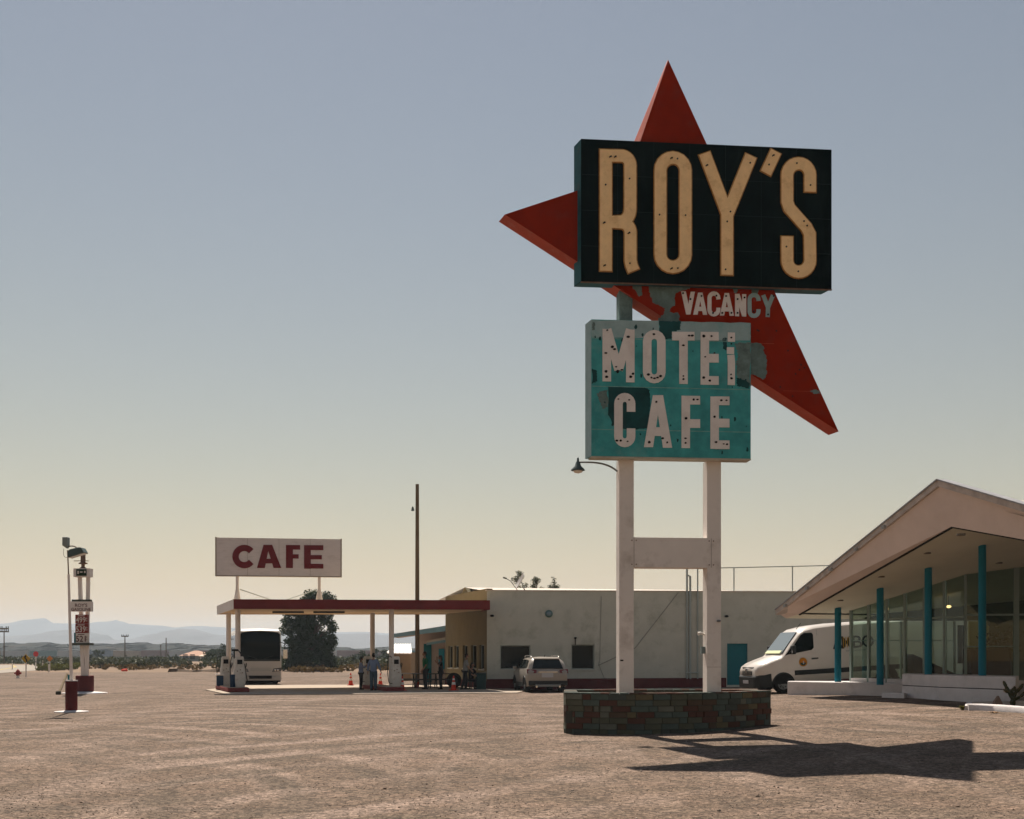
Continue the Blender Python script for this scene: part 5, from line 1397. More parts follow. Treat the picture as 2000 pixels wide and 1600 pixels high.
# --- touring coach
def make_coach():
    M_cw = mat("coach_white", (0.46, 0.44, 0.42), 0.35, 0.02, 1, coat=0.5)
    M_cs = mat("coach_silver", (0.30, 0.32, 0.33), 0.35, metal=0.3)
    M_cg = mat("coach_windscreen", (0.005, 0.009, 0.010), 0.08, spec=0.06)
    c = gg(508.5, 68.5)
    th_ = R(17)
    t = thing("tour_coach", "white tour coach with huge dark windscreen parked beyond the gas canopy", "bus", (c.x, c.y, 0.0), -R(90)+th_)
    # local +x = forward (towards camera), front face at x=0
    W = 1.27
    sec = lambda x, wk, zb_, zt_: [(x,-W*wk,zb_),(x,-W*wk,1.1),(x,-W*wk,2.2),(x,-W*wk*0.97,zt_-0.22),(x,-W*wk*0.88,zt_-0.05),(x,0,zt_),(x,W*wk*0.88,zt_-0.05),(x,W*wk*0.97,zt_-0.22),(x,W*wk,2.2),(x,W*wk,1.1),(x,W*wk,zb_)]
    MB().box(-11.5, -0.2, -1.2, 1.2, 0.14, 0.34).build("underbody", M_hole, t)
    R_ = [sec(-11.9,.96,.4,3.2),sec(-11.6,1,.32,3.36),sec(-0.7,1,.32,3.40),sec(-0.35,.995,.32,3.34),sec(-0.14,.98,.33,3.24)]
    r5 = [(-0.02 if z < 1.2 else (-0.05 if z < 2.3 else -0.22), y*0.97, z) for (x, y, z) in sec(0,.96,.36,3.16)]
    MB().loft(R_+[r5]).build("body", M_cw, t, smooth=45)
    # windscreen: curved dark panel
    cols_ = []
    for i in range(9):
        y = -1.16+2.32*i/8; bow = 0.10*(1-(y/1.16)**2)
        cols_.append([(-0.02+bow, y, 1.52), (0.0+bow, y, 1.9), (-0.06+bow, y, 2.5), (-0.18+bow, y, 3.02), (-0.27+bow, y*0.95, 3.17)])
    b_ = MB()
    V = [p for c_ in cols_ for p in c_]; b_.add(V, [(i*5+j, (i+1)*5+j, (i+1)*5+j+1, i*5+j+1) for i in range(8) for j in range(4)])
    V2 = [(p[0]-0.08, p[1], p[2]) for p in V]; b_.add(V2, [(i*5+j, i*5+j+1, (i+1)*5+j+1, (i+1)*5+j) for i in range(8) for j in range(4)])
    ws = b_.build("windscreen", M_cg, t, smooth=60, recalc=False)
    for s in (-1, 1):
        MB().tube([(0.10,s*0.2,1.55),(0.10,s*0.75,1.72)], 0.018, 5).build("wiper", M_blackp, ws)
    MB().box(0.02, 0.115, -1.14, 1.14, 1.40, 1.515).build("black_band", M_blackp, t, bevel=0.02)
    low = MB()
    for i in range(8):
        y0, y1 = -1.2+2.4*i/8, -1.2+2.4*(i+1)/8; f = lambda y: 0.02+0.10*(1-(y/1.25)**2)
        low.hexa([(-0.05,y0,.55),(f(y0),y0,.55),(f(y1),y1,.55),(-0.05,y1,.55),(-0.05,y0,1.40),(f(y0),y0,1.40),(f(y1),y1,1.40),(-0.05,y1,1.40)])
    low.build("front_panel", M_cw, t)
    for z in (0.83, 0.90, 0.97): MB().box(0.0, 0.14, -0.60, 0.60, z, z+0.025).build("grille_slot", M_cs, t)
    MB().box(0.0, 0.135, -0.66, 0.66, 0.36, 0.54).build("air_intake", M_hole, t)
    MB().box(-0.1, 0.10, -1.22, 1.22, 0.24, 0.50).build("bumper", M_cw, t, bevel=0.03)
    for s in (-1, 1):
        hl = MB().hexa([(0.0,s*0.68,0.76),(0.115,s*0.68,0.76),(0.05,s*1.23,0.82),(-0.1,s*1.22,0.82),(0.0,s*0.76,0.96),(0.115,s*0.76,0.96),(0.05,s*1.235,1.02),(-0.1,s*1.22,1.02)]).build("headlight", mat('coach_lamp_housing', (0.10, 0.10, 0.10), 0.2) if s < 0 else bpy.data.materials['coach_lamp_housing'], t)
        for k in (0.86, 1.02): MB().ball((0.105-0.09*(k-0.8), s*k, 0.87), (0.03, 0.065, 0.065), 8, 6).build("lamp", M_chrome, hl, smooth=60)
        MB().lathe([(0.05, 0.0), (0.05, 0.03)], (0.085, s*0.86, 0.46), 10, axis='X').build("fog_lamp", M_lens, t)
        # mirror arm and mirror
        a = MB().tube([(-0.05,s*1.15,2.55),(0.18,s*1.40,2.45),(0.22,s*1.44,2.10)], 0.03, 6).build("mirror_arm", M_blackp, t)
        MB().box(0.12, 0.26, s*1.44-0.13, s*1.44+0.13, 1.55, 2.12).build("mirror", M_chrome if s > 0 else M_blackp, a, bevel=0.03)
        # side glass, panel seams and wheels
        for k in range(7):
            x0 = -0.75-1.5*k; zt = 3.0
            b_ = MB().hexa([(x0-1.42,s*(W+0.002)-0.01,1.75),(x0,s*(W+0.002)-0.01,1.75),(x0,s*(W+0.002)+0.01,1.75),(x0-1.42,s*(W+0.002)+0.01,1.75),(x0-1.42,s*W*0.976-0.01,zt),(x0,s*W*0.976-0.01,zt),(x0,s*W*0.976+0.014,zt),(x0-1.42,s*W*0.976+0.014,zt)])
            b_.build("side_window", mat("coach_side_glass", (0.02, 0.026, 0.03), 0.03, spec=1.0) if "coach_side_glass" not in bpy.data.materials else bpy.data.materials["coach_side_glass"], t)
        for x in (-2.6, -8.6, -9.9): wheel(t, x, s*1.12, 0.5, 0.3, None, s)
    return t
make_coach()
# ------------------------------------------------------------------ pumps and things under the canopy
M_pumpw = mat("pump_white", (0.58, 0.55, 0.50), 0.5, 0.1, 4, dirt=(0.25, 0.12, 0.06), dscale=5, damt=0.45)
M_hose = mat("black_hose", (0.012, 0.014, 0.014), 0.5)
M_navy = mat("navy_plastic", (0.012, 0.035, 0.075), 0.5)
def make_pump(p, rz, lab, grp="old fuel pumps"):
    t = thing("fuel_pump", lab, "fuel pump", p, rz, grp)
    prof = [(0.22,0.0),(0.24,0.06),(0.27,0.25),(0.275,0.5),(0.26,0.75),(0.225,1.0),(0.205,1.25),(0.20,1.40),(0.17,1.47)]
    rg = []
    for hw, z in prof:
        d_ = hw*0.72; c = 0.06
        rg.append([(-hw+c,-d_,z),(hw-c,-d_,z),(hw,-d_+c,z),(hw,d_-c,z),(hw-c,d_,z),(-hw+c,d_,z),(-hw,d_-c,z),(-hw,-d_+c,z)])
    MB().loft(rg).build("casing", M_pumpw, t, smooth=40)
    MB().box(-0.12, 0.12, -0.166, -0.14, 1.10, 1.32).build("dial_panel", M_hole, t)
    for k, (x, z) in enumerate(((-0.11, 0.78), (0.02, 0.84), (0.11, 0.70))):
        MB().lathe([(0.025, -0.215), (0.025, -0.15)], (x, 0, z), 8, axis='Y').build("bolt_plate", M_rust, t)
    MB().box(0.20, 0.28, -0.05, 0.05, 0.86, 1.12).build("nozzle_boot", M_hose, t, bevel=0.01)
    hs_ = bez((-0.20,-0.02,1.42),(-0.42,-0.1,1.75),(-0.52,-0.15,0.9),(-0.38,-0.14,0.25),12)+bez((-0.38,-0.14,0.25),(-0.25,-0.14,-0.02),(0.05,-0.25,0.35),(0.30,-0.05,0.98),10)[1:]
    MB().tube([(max(-0.5, q.x), q.y, max(q.z, 0.05)) for q in hs_], 0.02, 6).build("hose", M_hose, t, smooth=60)
    MB().tube([(0.30,-0.05,0.98),(0.33,-0.05,1.10),(0.30,-0.05,1.16)], 0.025, 6).build("nozzle", M_hose, t)
    return t
def gz(px, Z, z): q = gg(px, Z); return (q.x, q.y, z)
ia = math.atan2(4.7, -1.75)-R(90)
make_pump(gz(467.5, 54.4, 0.225), ia, "white fuel pump at the near end of the far left island")
make_pump(gz(440.5, 58.2, 0.225), ia, "white fuel pump at the far end of the far left island")
make_pump(gz(772, 55.7, 0.225), ia+0.1, "scuffed white fuel pump beside an orange cone in front of column")
make_pump(gz(717.5, 59.8, 0.225), ia+0.1, "white fuel pump partly hidden between woman and man in blue")
tp = thing("hose_stand", "grey overhead hose stand with black hose arching beside the left columns", "stand", gz(461, 55.0, 0.225))
MB().lathe([(0.045,0.0),(0.045,1.72)], (0,0,0), 10).build("mast", M_whitep, tp)
MB().box(-0.2, 0.1, -0.06, 0.06, 1.72, 1.82).build("arm", M_hose, tp)
MB().tube(bez((-0.15,0,1.77),(0.3,-0.05,1.95),(0.38,-0.1,1.2),(0.55,-0.1,0.35),12)+bez((0.55,-0.1,0.35),(0.6,-0.1,0.05),(0.2,-0.2,0.1),(0.15,-0.2,0.75),8)[1:], 0.026, 6).build("hose", M_hose, tp, smooth=60)
def squeegee(p, lab):
    t = thing("windscreen_wash_bucket", lab, "bucket", p, 0, "wash buckets on the island")
    MB().lathe([(0.10,0.0),(0.13,0.05),(0.14,0.62),(0.12,0.62),(0.11,0.5)], (0,0,0), 12).build("bucket", M_navy, t, smooth=40)
    MB().tube([(0.03,0,0.45),(0.10,0.02,1.02)], 0.015, 5).build("handle", M_whitep, t)
squeegee(gz(454.5, 54.2, 0.225), "navy wash bucket at the front corner of the left island")
b_t = thing("waste_bin", "dark blue waste bin with pale lid at the left edge of the island", "bin", gz(429.5, 57.2, 0.225), ia)
MB().prism([(-.16,-.16),(.16,-.16),(.16,.16),(-.16,.16)], 0, 0.52).build("bin", M_navy, b_t, bevel=0.02)
MB().box(-.19, .19, -.19, .19, 0.522, 0.60).build("lid", M_whitep, b_t, bevel=0.02)

M_cone = mat("cone_red_orange", (0.58, 0.045, 0.02), 0.5); M_cband = mat("cone_white_band", (0.70, 0.66, 0.62), 0.5)
def make_cone():
    t = thing("traffic_cone", "", "traffic cone")
    MB().box(-.18,.18,-.18,.18,0,.035).build("base", M_cone, t, bevel=0.01)
    MB().lathe([(0.135,0.035),(0.025,0.71),(0.018,0.715)], (0,0,0), 16).build("cone", M_cone, t, smooth=60)
    for z0, z1 in ((0.28,0.41),(0.50,0.58)):
        r = lambda z: 0.135-(z-0.035)*0.163+0.004
        MB().lathe([(r(z0),z0),(r(z1),z1)], (0,0,0), 16, caps=False).build("band", M_cband, t, smooth=60)
    return t
cone0 = make_cone()
for i, (px, py, lab) in enumerate([(685, 1340, "orange cone standing alone left of the woman in black trousers"), (743, 1341, "orange cone half hidden behind the man in blue"), (785.5, 1350.5, "orange cone in front of the picnic table beside the pump"), (886, 1350, "orange cone in front of the black wheel near the cafe windows")]):
    Z = EYE*F/(py-HZ); q = gg(px, Z-0.0); o = cone0 if i == 0 else copy_tree(cone0)
    o.location = (q.x, q.y, 0.037); o['label'] = lab; o['group'] = "traffic cones on the forecourt"; o.rotation_euler = (0, 0, 0.3*i)

M_tab = mat("table_metal", (0.05, 0.06, 0.06), 0.5); M_tabtop = mat("table_top_worn", (0.36, 0.32, 0.28), 0.35)
def table(px, Z, wd, lab, topm):
    t = thing("picnic_table", lab, "table", gz(px, Z, 0.035), 0.15, "picnic tables by the cafe")
    MB().box(-wd/2, wd/2, -.38, .38, .72, .76).build("tabletop", topm, t, bevel=0.01)
    for s in (-1, 1):
        MB().box(-wd/2, wd/2, s*.72-.14, s*.72+.14, .42, .46).build("bench", M_tab, t, bevel=0.01)
        for e in (-1, 1):
            MB().tube([(e*(wd/2-.25), s*.10, .72), (e*(wd/2-.25), s*.70, .0)], 0.028, 6).build("leg", M_tab, t)
        MB().tube([(s*(wd/2-.25), -.72, .41), (s*(wd/2-.25), .72, .41)], 0.025, 6).build("brace", M_tab, t)
    return t
table(797, 61.5, 1.1, "picnic table with worn pale top between the pump and green shirted man", M_tabtop)
table(826, 60.5, 1.2, "dark metal picnic table at the feet of the man in green", M_tab)
table(866, 61.0, 1.3, "dark metal picnic table beside the woman in the wide hat", M_tab)
wt = thing("spare_wheel", "black wheel standing upright against the cafe side wall behind a cone", "wheel", gz(886.5, 60.5, 0.035), 0.2)
MB().lathe([(0.20,-.1),(0.36,-.1),(0.40,-.06),(0.40,.06),(0.36,.1),(0.20,.1)], (0,0,0.40), 20, axis='Y', caps=False).build("tyre", M_tyre, wt, smooth=40)
MB().lathe([(0.02,-.03),(0.21,-.03),(0.21,.03),(0.02,.03)], (0,0,0.40), 16, axis='Y').build("rim", M_tab, wt)
bn = thing("dark_bin", "dark green box bin against the cafe wall under the last side window", "bin", gz(939, 58.3, 0.035), 0.2)
MB().box(-.24,.24,-.2,.2,0,.78).build("box", mat("bin_green", (0.02, 0.05, 0.05), 0.6), bn, bevel=0.02)
MB().box(-.26,.26,-.22,.22,.782,.84).build("lid", M_tab, bn, bevel=0.02)
fx = thing("fuel_can", "red fuel can on the concrete between the picnic tables", "can", gz(814.5, 61.2, 0.035))
MB().box(-.11,.11,-.09,.09,0,.30).build("body", M_cone, fx, bevel=0.03)
MB().tube([(-.04,0,.30),(.02,0,.36),(.10,0,.38)], 0.025, 6).build("spout", M_hole, fx)

# ------------------------------------------------------------------ wooden pole, price sign, lamp post
M_wood = mat("weathered_pole_wood", (0.095, 0.068, 0.042), 0.9, 0.3, 3, stretch=(6, 6, 0.4), dirt=(0.05, 0.045, 0.03), dscale=1.2, damt=0.7)
q = gg(815, 67.8); ph = at(0, 946, 67.8).z
pole = thing("wooden_pole", "tall bare brown wooden pole rising behind the gas canopy", "pole", (q.x, q.y, 0))
MB().lathe([(0.135,-0.3),(0.125,5),(0.10,ph)], (0,0,0), 12).build("shaft", M_wood, pole, smooth=60)
z = at(0, 994, 67.8).z
a_ = MB().tube([(-0.08,0,z),(-0.24,0,z)], 0.02, 5).build("lamp_arm", M_steel, pole)
MB().lathe([(0.02,0.14),(0.05,0.10),(0.10,-0.12),(0.08,-0.12)], (-0.27,0,z), 10).build("lamp_shade", bpy.data.materials["lamp_green_grey"], a_)

ZP = 52.5
M_gold = mat("price_white", (0.66, 0.60, 0.55), 0.6)
M_pricered = mat("price_red", (0.21, 0.032, 0.025), 0.6, 0.1, 3)
M_darktrim = mat("trim_olive", (0.07, 0.075, 0.055), 0.7)
psx = gg(157.5, ZP)
ps = thing("gas_price_sign", "gas price sign on twin white poles with red 499 and 539 panels", "sign", (psx.x, ZP, 0))
PP = Plane((psx.x, ZP), R(-1)); MP = to_plane(PP)
def pr(x0, x1, y0, y1): (a, e), (c, d) = PP.uz(x0, y0), PP.uz(x1, y1); return a, c, d, e
def slabp(name, x0, x1, y0, y1, yy0, yy1, m, par=ps, bevel=0):
    a, c, d, e = pr(x0, x1, y0, y1)
    return MB().box(a, c, yy0, yy1, d, e).xf(MP).build(name, m, par, world=True, bevel=bevel)
MB().lathe([(0.40,0.05),(0.40,0.80),(0.37,0.82)], (0.02,0.45,0), 20).build("pedestal", M_maroon, ps, smooth=50)
MB().lathe([(1.02,-0.05),(1.0,0.035),(0.3,0.10)], (0.02,0.45,0), 28).build("footing", M_slab, ps, smooth=50)
for (x0, x1, xt0, xt1) in ((153,160,146,152), (159.8,166.2,163.6,169.2)):
    zb_ = 0.80; (a, zt_), (c, _) = PP.uz(xt0, 1110), PP.uz(xt1, 1110); (a2, _), (c2, _) = PP.uz(x0, 1320), PP.uz(x1, 1320)
    MB().hexa([(a2,.3,zb_),(c2,.3,zb_),(c2,.46,zb_),(a2,.46,zb_),(a,.3,zt_),(c,.3,zt_),(c,.46,zt_),(a,.46,zt_)]).xf(MP).build("pole", M_whitep, ps, world=True)
slabp("rear_pole", 156.5, 158.5, 1262, 1322, .52, .58, M_rust)
tb = slabp("top_panel", 141.5, 173.5, 1110, 1126.5, .1, .5, M_whitep)
sc_ = slabp("screen", 147.5, 167.5, 1111.5, 1124.5, .07, .1, mat("screen_dark_green", (0.01, 0.03, 0.015), 0.4), tb)
for (a, c, d, e) in ((150,153,1115,1121),(155,160,1116,1118.5),(163,166,1115,1119)): slabp("screen_mark", a, c, d, e, .06, .07, M_gold, sc_)
MB().lathe([(0.17,.02),(0.08,.08),(0.08,.20),(0.20,.22),(0.20,.26),(0.11,.30),(0.11,.62),(0.09,.66)], (0,0.3,PP.uz(157, 1110)[1]), 12).build("finial", M_rust, ps, smooth=40)
MB().box(-.42,.26,.28,.32,PP.uz(157,1094)[1]-.03,PP.uz(157,1094)[1]).build("finial_bar", M_rust, ps)
nb_ = slabp("name_panel", 138.5, 178.5, 1175, 1194.5, -.02, .22, M_whitep)
slabp("panel_cap", 140, 176, 1171, 1174.8, .0, .24, M_darktrim)
def txt(body, x0, x1, y0, y1, yy, m, par, name="lettering"):
    a, c, d, e = pr(x0, x1, y0, y1)
    return text_mb(body, a, c, d, e, yy).xf(MP).build(name, m, par, world=True, recalc=False, label=body.lower()+" lettering")
M_ink2 = mat("dark_red_ink", (0.10, 0.02, 0.02), 0.6)
txt("ROY'S", 147, 171, 1179, 1185.5, -.03, M_ink2, nb_); txt("GASOLINE", 139.5, 177.5, 1187.5, 1193.5, -.03, M_ink2, nb_)
for (y0, y1, num, bm_, im) in ((1200.5,1218,"499",M_pricered,M_gold),(1218.4,1236.6,"539",M_pricered,M_gold),(1237,1255.5,"521",M_gold,M_ink2)):
    pn = slabp("price_panel", 146 if num != "521" else 147, 170, y0, y1, .06, .22, bm_)
    txt(num, 147.5, 166.5, y0+4.8, y1-1.8, .05, im, pn); txt("9", 167.3, 169.4, y0+6, y0+9.5, .05, im, pn); txt("10", 167, 169.6, y0+10.5, y0+13.5, .05, im, pn)
    slabp("grade_strip", 151, 164, y0+1.6, y0+3.0, .05, .06, im, pn)
slabp("shelf", 140, 175, 1255.8, 1260.5, -.06, .5, M_darktrim)
slabp("side_panel", 142.5, 145.8, 1236, 1255.5, .12, .3, M_teal)
# leaning plank
pk = thing("leaning_plank", "weathered plank leaning against the price sign base on the left", "plank", gz(113, 51.5, 0))
a_, c_ = Vector(gz(114, 51.2, 0.02)), at(131, 1316, 52.6)
MB().bar(a_, c_, 0.09, 0.06).build("plank", mat("plank_wood", (0.22, 0.17, 0.11), 0.9, 0.2, 6), pk, world=True)
MB().obox(a_+Vector((0,0,0.06)), (0.22, 0.2, 0.16), 0.3).build("stone_foot", M_mortar, pk, world=True, bevel=0.03)
MB().bar(at(134.5, 1330, 52.9), at(134.5, 1318, 52.9), 0.10, 0.04).build("top_cleat", M_teal, pk, world=True)

ZL = 35.4
lq = gg(139.5, ZL)
lp_ = thing("lamp_post", "thin white lamp post with green floodlight on a red drum base", "lamp post", (lq.x, lq.y, 0))
MB().lathe([(0.51,-0.05),(0.50,0.03),(0.18,0.06)], (0,0,0), 28).build("footing", M_slab, lp_, smooth=50)
MB().lathe([(0.178,0.04),(0.178,0.955)], (0,0,0), 20).build("drum", M_maroon, lp_, smooth=50)
MB().lathe([(0.185,0.956),(0.185,0.985)], (0,0,0), 20).build("drum_cap", M_slab, lp_, smooth=50)
def lz(px, py): v = at(px, py, ZL); return Vector((v.x-lq.x, 0, v.z))
zc = lz(134, 1122).z
MB().tube([(0,0,0.98),(lz(134,1122).x,0,zc)], [0.048,0.036], 10).build("pole", M_whitep, lp_, smooth=60)
top = lz(132, 1075)
up_ = MB().tube([(lz(134,1122).x,0,zc-.05), tuple(top)], 0.02, 8).build("upper_pipe", M_rust, lp_, smooth=60)
h0, h1 = lz(124, 1072), lz(134, 1049)
MB().loft([[(top.x-.02,-.02,lz(0,1071.5).z),(top.x+.02,-.02,lz(0,1071.5).z),(top.x+.02,.02,lz(0,1071.5).z),(top.x-.02,.02,lz(0,1071.5).z)],
           [(h0.x,-.1,lz(0,1066).z),(h1.x,-.1,lz(0,1066).z),(h1.x,.1,lz(0,1066).z),(h0.x,.1,lz(0,1066).z)],
           [(h0.x,-.1,lz(0,1050).z),(h1.x,-.1,lz(0,1050).z),(h1.x,.1,lz(0,1050).z),(h0.x,.1,lz(0,1050).z)],
           [(h0.x+.02,-.08,lz(0,1049).z),(h1.x-.02,-.08,lz(0,1049).z),(h1.x-.02,.08,lz(0,1049).z),(h0.x+.02,.08,lz(0,1049).z)]]).build("ballast_box", mat("lamp_box_grey", (0.22, 0.25, 0.24), 0.6), lp_, smooth=40)
br_ = MB().tube(bez(lz(133,1068), lz(141,1065), lz(148,1067), lz(151,1072), 8), 0.02, 6).build("bracket", M_rust, lp_, smooth=60)
c0, c1 = lz(136.5, 1084), lz(167, 1077)
hd = MB(); 
P = [lz(137,1090), lz(136,1079), lz(140,1074), lz(160,1069.5), lz(163,1071), lz(168.5,1080.5)]
n_ = len(P)
hd.add([(p.x,-.20,p.z) for p in P]+[(p.x,.20,p.z) for p in P], [tuple(range(n_)), tuple(range(n_, 2*n_))[::-1]]+[(i, n_+i, n_+(i+1) % n_, (i+1) % n_) for i in range(n_)])
fo = hd.build("floodlight", bpy.data.materials["lamp_green_grey"], lp_, bevel=0.02)
MB().add([(P[0].x,-.17,P[0].z-.006),(P[-1].x,-.17,P[-1].z-.006),(P[-1].x,.17,P[-1].z-.006),(P[0].x,.17,P[0].z-.006)], [(0,1,2,3)]).build("lens", M_lens, fo)
MB().tube(bez(lz(124.5,1072), lz(122,1085), lz(126,1090), lz(131,1089), 8), 0.006, 4).build("loose_wire", M_hole, lp_)

# ------------------------------------------------------------------ roadside things on the far left
M_sy = mat("sign_yellow", (0.45, 0.27, 0.02), 0.6); M_hyd = mat("hydrant_red", (0.30, 0.045, 0.035), 0.6); M_so = mat("sign_orange", (0.5, 0.16, 0.02), 0.6); M_sr = mat("stop_red", (0.45, 0.03, 0.03), 0.6)
hy = gz(35, 88, 0); t = thing("fire_hydrant", "red fire hydrant at the gravel edge beside the road", "hydrant", hy)
MB().lathe([(0.16,0),(0.16,0.05),(0.12,0.06),(0.12,0.20)], (0,0,0), 12).build("foot", M_whitep, t)
MB().lathe([(0.13,0.20),(0.14,0.42),(0.17,0.44),(0.16,0.52),(0.08,0.64),(0.03,0.66),(0.03,0.70)], (0,0,0), 12).build("barrel", M_hyd, t, smooth=50)
MB().lathe([(0.085,-.25),(0.085,.25)], (0,0,0.38), 10, axis='X').build("side_outlet", M_hyd, t)
MB().lathe([(0.10,-.22),(0.10,0)], (0,0,0.36), 10, axis='Y').build("front_outlet", M_hyd, t)
def diamond(px, py, Zs, half, m, lab, arrow_, base_py, striped=True):
    t = thing("road_sign", lab, "road sign", gz(px, Zs, 0)); zc_ = at(0, py, Zs).z
    MB().box(-.04,.04,.01,.07,0,zc_-half*.6).build("post", M_whitep, t)
    b_ = MB().prismy([(0,zc_-half),(half,zc_),(0,zc_+half),(-half,zc_)], -.02, .01).build("plate", m, t)
    if arrow_:
        MB().prismy([(-.10,zc_+.22),(.02,zc_+.30),(.06,zc_+.18),(.0,zc_+.08),(.12,zc_-.10),(.14,zc_-.28),(.02,zc_-.28),(.02,zc_-.12),(-.12,zc_+.06)], -.03, -.02).build("curve_arrow", M_hole, b_)
    return t
diamond(50.5, 1286.5, 93, 0.37, M_sy, "yellow diamond curve warning sign with black arrow by the road", True, 1322)
diamond(97, 1286.5, 130, 0.34, M_so, "orange yellow diamond road sign beyond the bushes on the left", False, 1310)
t = thing("stop_sign", "small red octagonal stop sign far off on the left verge", "road sign", gz(70, 150, 0)); zc_ = at(0, 1277.5, 150).z
MB().box(-.04,.04,.01,.07,0,zc_-.2).build("post", M_whitep, t)
MB().prismy([(.36*math.cos(R(22.5+45*i)), zc_+.36*math.sin(R(22.5+45*i))) for i in range(8)], -.02, .01).build("plate", M_sr, t)
mk = thing("marker_post", "", "marker post")
MB().box(-.06,.06,-.02,.02,0,1.1).build("blade", M_whitep, mk); MB().box(-.062,.062,-.024,.024,.85,1.0).build("reflector", M_hole, mk)
for i, (px, Z, lab) in enumerate([(24, 140, "slim white marker post left of the yellow curve sign"), (69.5, 145, "slim white marker post straight under the red stop sign"), (83.5, 140, "slim white marker post between stop sign and orange sign"), (95.5, 118, "slim white marker post right under the orange diamond sign")]):
    o = mk if i == 0 else copy_tree(mk); o.location = gz(px, Z, 0); o['label'] = lab; o['group'] = "white marker posts along the road"
t = thing("orange_flag", "small fluorescent orange bag lying at the edge of the scrub", "bag", gz(243, 125, 0))
MB().ball((0,0,.12), (.38,.2,.16), 8, 6).build("bag", mat("fluoro_orange", (0.8, 0.08, 0.04), 0.6), t, smooth=60)
MB().ball((.2,0,.25), (.1,.1,.08), 6, 5).build("knot", bpy.data.materials["fluoro_orange"], t, smooth=60)
# power poles
def power_pole(px, Z, ytop, arms, lab):
    t = thing("power_pole", lab, "power pole", gz(px, Z, 0), 0, "power poles across the plain"); zt_ = at(0, ytop, Z).z; k = Z/F
    MB().lathe([(0.45*k*F/1000*1.4,-.3),(0.30*k*F/1000*1.4,zt_)], (0,0,0), 8).build("shaft", M_wood, t)
    for y_, hw in arms: 
        z = at(0, y_, Z).z; MB().box(-hw*k, hw*k, -.12, .12, z-.12, z+.12).build("crossarm", M_wood, t)
        for s in (-.9, -.45, .45, .9): MB().lathe([(.1,0),(.1,.35)], (s*hw*k,0,z+.12), 5).build("insulator", M_tab, t)
power_pole(8, 230, 1226, [(1228,9),(1234,9)], "power pole with two crossarms at the left edge of view")
power_pole(244, 300, 1241, [(1243,7)], "power pole with one crossarm right of the price sign")
power_pole(324.5, 420, 1246, [], "bare thin power pole left of the distant house, taller of two")
power_pole(314, 480, 1259, [], "bare thin power pole left of the distant house, shorter of two")
# freight train on the plain
def train():
    cols_ = [("boxcar_brown", (0.13, 0.06, 0.05)), ("container_grey", (0.24, 0.25, 0.26)), ("container_teal", (0.05, 0.12, 0.12)), ("container_tan", (0.22, 0.16, 0.11)), ("container_blue", (0.07, 0.10, 0.15)), ("container_pale", (0.36, 0.35, 0.34))]
    ms = [mat(n_, c, 0.7, 0.1, 0.3) for n_, c in cols_]; rnd = random.Random(4); Z = 640; x = -330.0; k = 0
    seq = [1, 5, 3, 1, 2, 1, 4, 3, 0, 1, 0, 0, 2, 1, 5, 0, 0, 2, 1, 0]
    names = ["brown boxcar", "grey container wagon", "teal container wagon", "tan container wagon", "blue container wagon", "pale container wagon"]
    places = ["at the far left end of the train", "second from the left end", "behind the left power pole", "above the road end", "behind the curve sign", "left of the stop sign", "behind the stop sign", "right of the stop sign", "behind the orange sign", "left of the lamp post", "behind the lamp post", "behind the price sign poles", "just right of the price sign", "before the single crossarm pole", "behind the single crossarm pole", "just right of that pole", "halfway to the distant house", "left of the two bare poles", "behind the two bare poles", "last before the distant house"]
    for i, mi in enumerate(seq):
        ln = 15.5
        t = thing("freight_wagon", names[mi]+" of the freight train, "+places[i], "freight wagon", (x+ln/2, Z, 0), 0, "wagons of the freight train")
        h = [4.6, 4.4, 4.5, 4.3, 4.5, 4.1][mi]
        MB().box(-ln/2+.4, ln/2-.4, -1.4, 1.4, 0.9, 0.9+h-1.0).build("box", ms[mi], t)
        MB().box(-ln/2+.1, ln/2-.1, -1.2, 1.2, 0.5, 0.88).build("frame", M_hole, t)
        for s in (-1, 1): MB().box(s*(ln/2-2.6)-1.2, s*(ln/2-2.6)+1.2, -1, 1, 0, 0.5).build("bogie", M_hole, t)
        x += ln
train()

# ------------------------------------------------------------------ cactus bed on the right
kb = on_ground(1945, 1389)
bed = thing("bed_kerb", "white painted curb edging the cactus bed at the right edge", "kerb", (kb.x, kb.y, kb.z))
P = [on_ground(1890, 1387.5), on_ground(1915, 1387.5), on_ground(1950, 1389.5), on_ground(2000, 1393), on_ground(2090, 1400)]
b_ = MB()
rg = []
for i, p in enumerate(P):
    d = (P[min(i+1, 4)]-P[max(i-1, 0)]).normalized(); nn = Vector((-d.y, d.x, 0)); hw = 0.14
    rg.append([p-nn*hw+Vector((0,0,-.05)), p-nn*hw*0.95+Vector((0,0,.13)), p-nn*hw*.6+Vector((0,0,.17)), p+nn*hw*.6+Vector((0,0,.17)), p+nn*hw*.95+Vector((0,0,.13)), p+nn*hw+Vector((0,0,-.05))])
b_.loft(rg).build("front_curb", M_slab, bed, smooth=50, world=True)
P2 = [P[0], on_ground(1893, 1380), on_ground(1930, 1378), on_ground(2000, 1377)]
rg = []
for i, p in enumerate(P2):
    d = (P2[min(i+1, 3)]-P2[max(i-1, 0)]).normalized(); nn = Vector((-d.y, d.x, 0)); hw = 0.10
    rg.append([p-nn*hw+Vector((0,0,-.05)), p-nn*hw*.7+Vector((0,0,.12)), p+nn*hw*.7+Vector((0,0,.12)), p+nn*hw+Vector((0,0,-.05))])
MB().loft(rg).build("rear_curb", M_slab, bed, smooth=50, world=True)
rq = on_ground(1946, 1380)
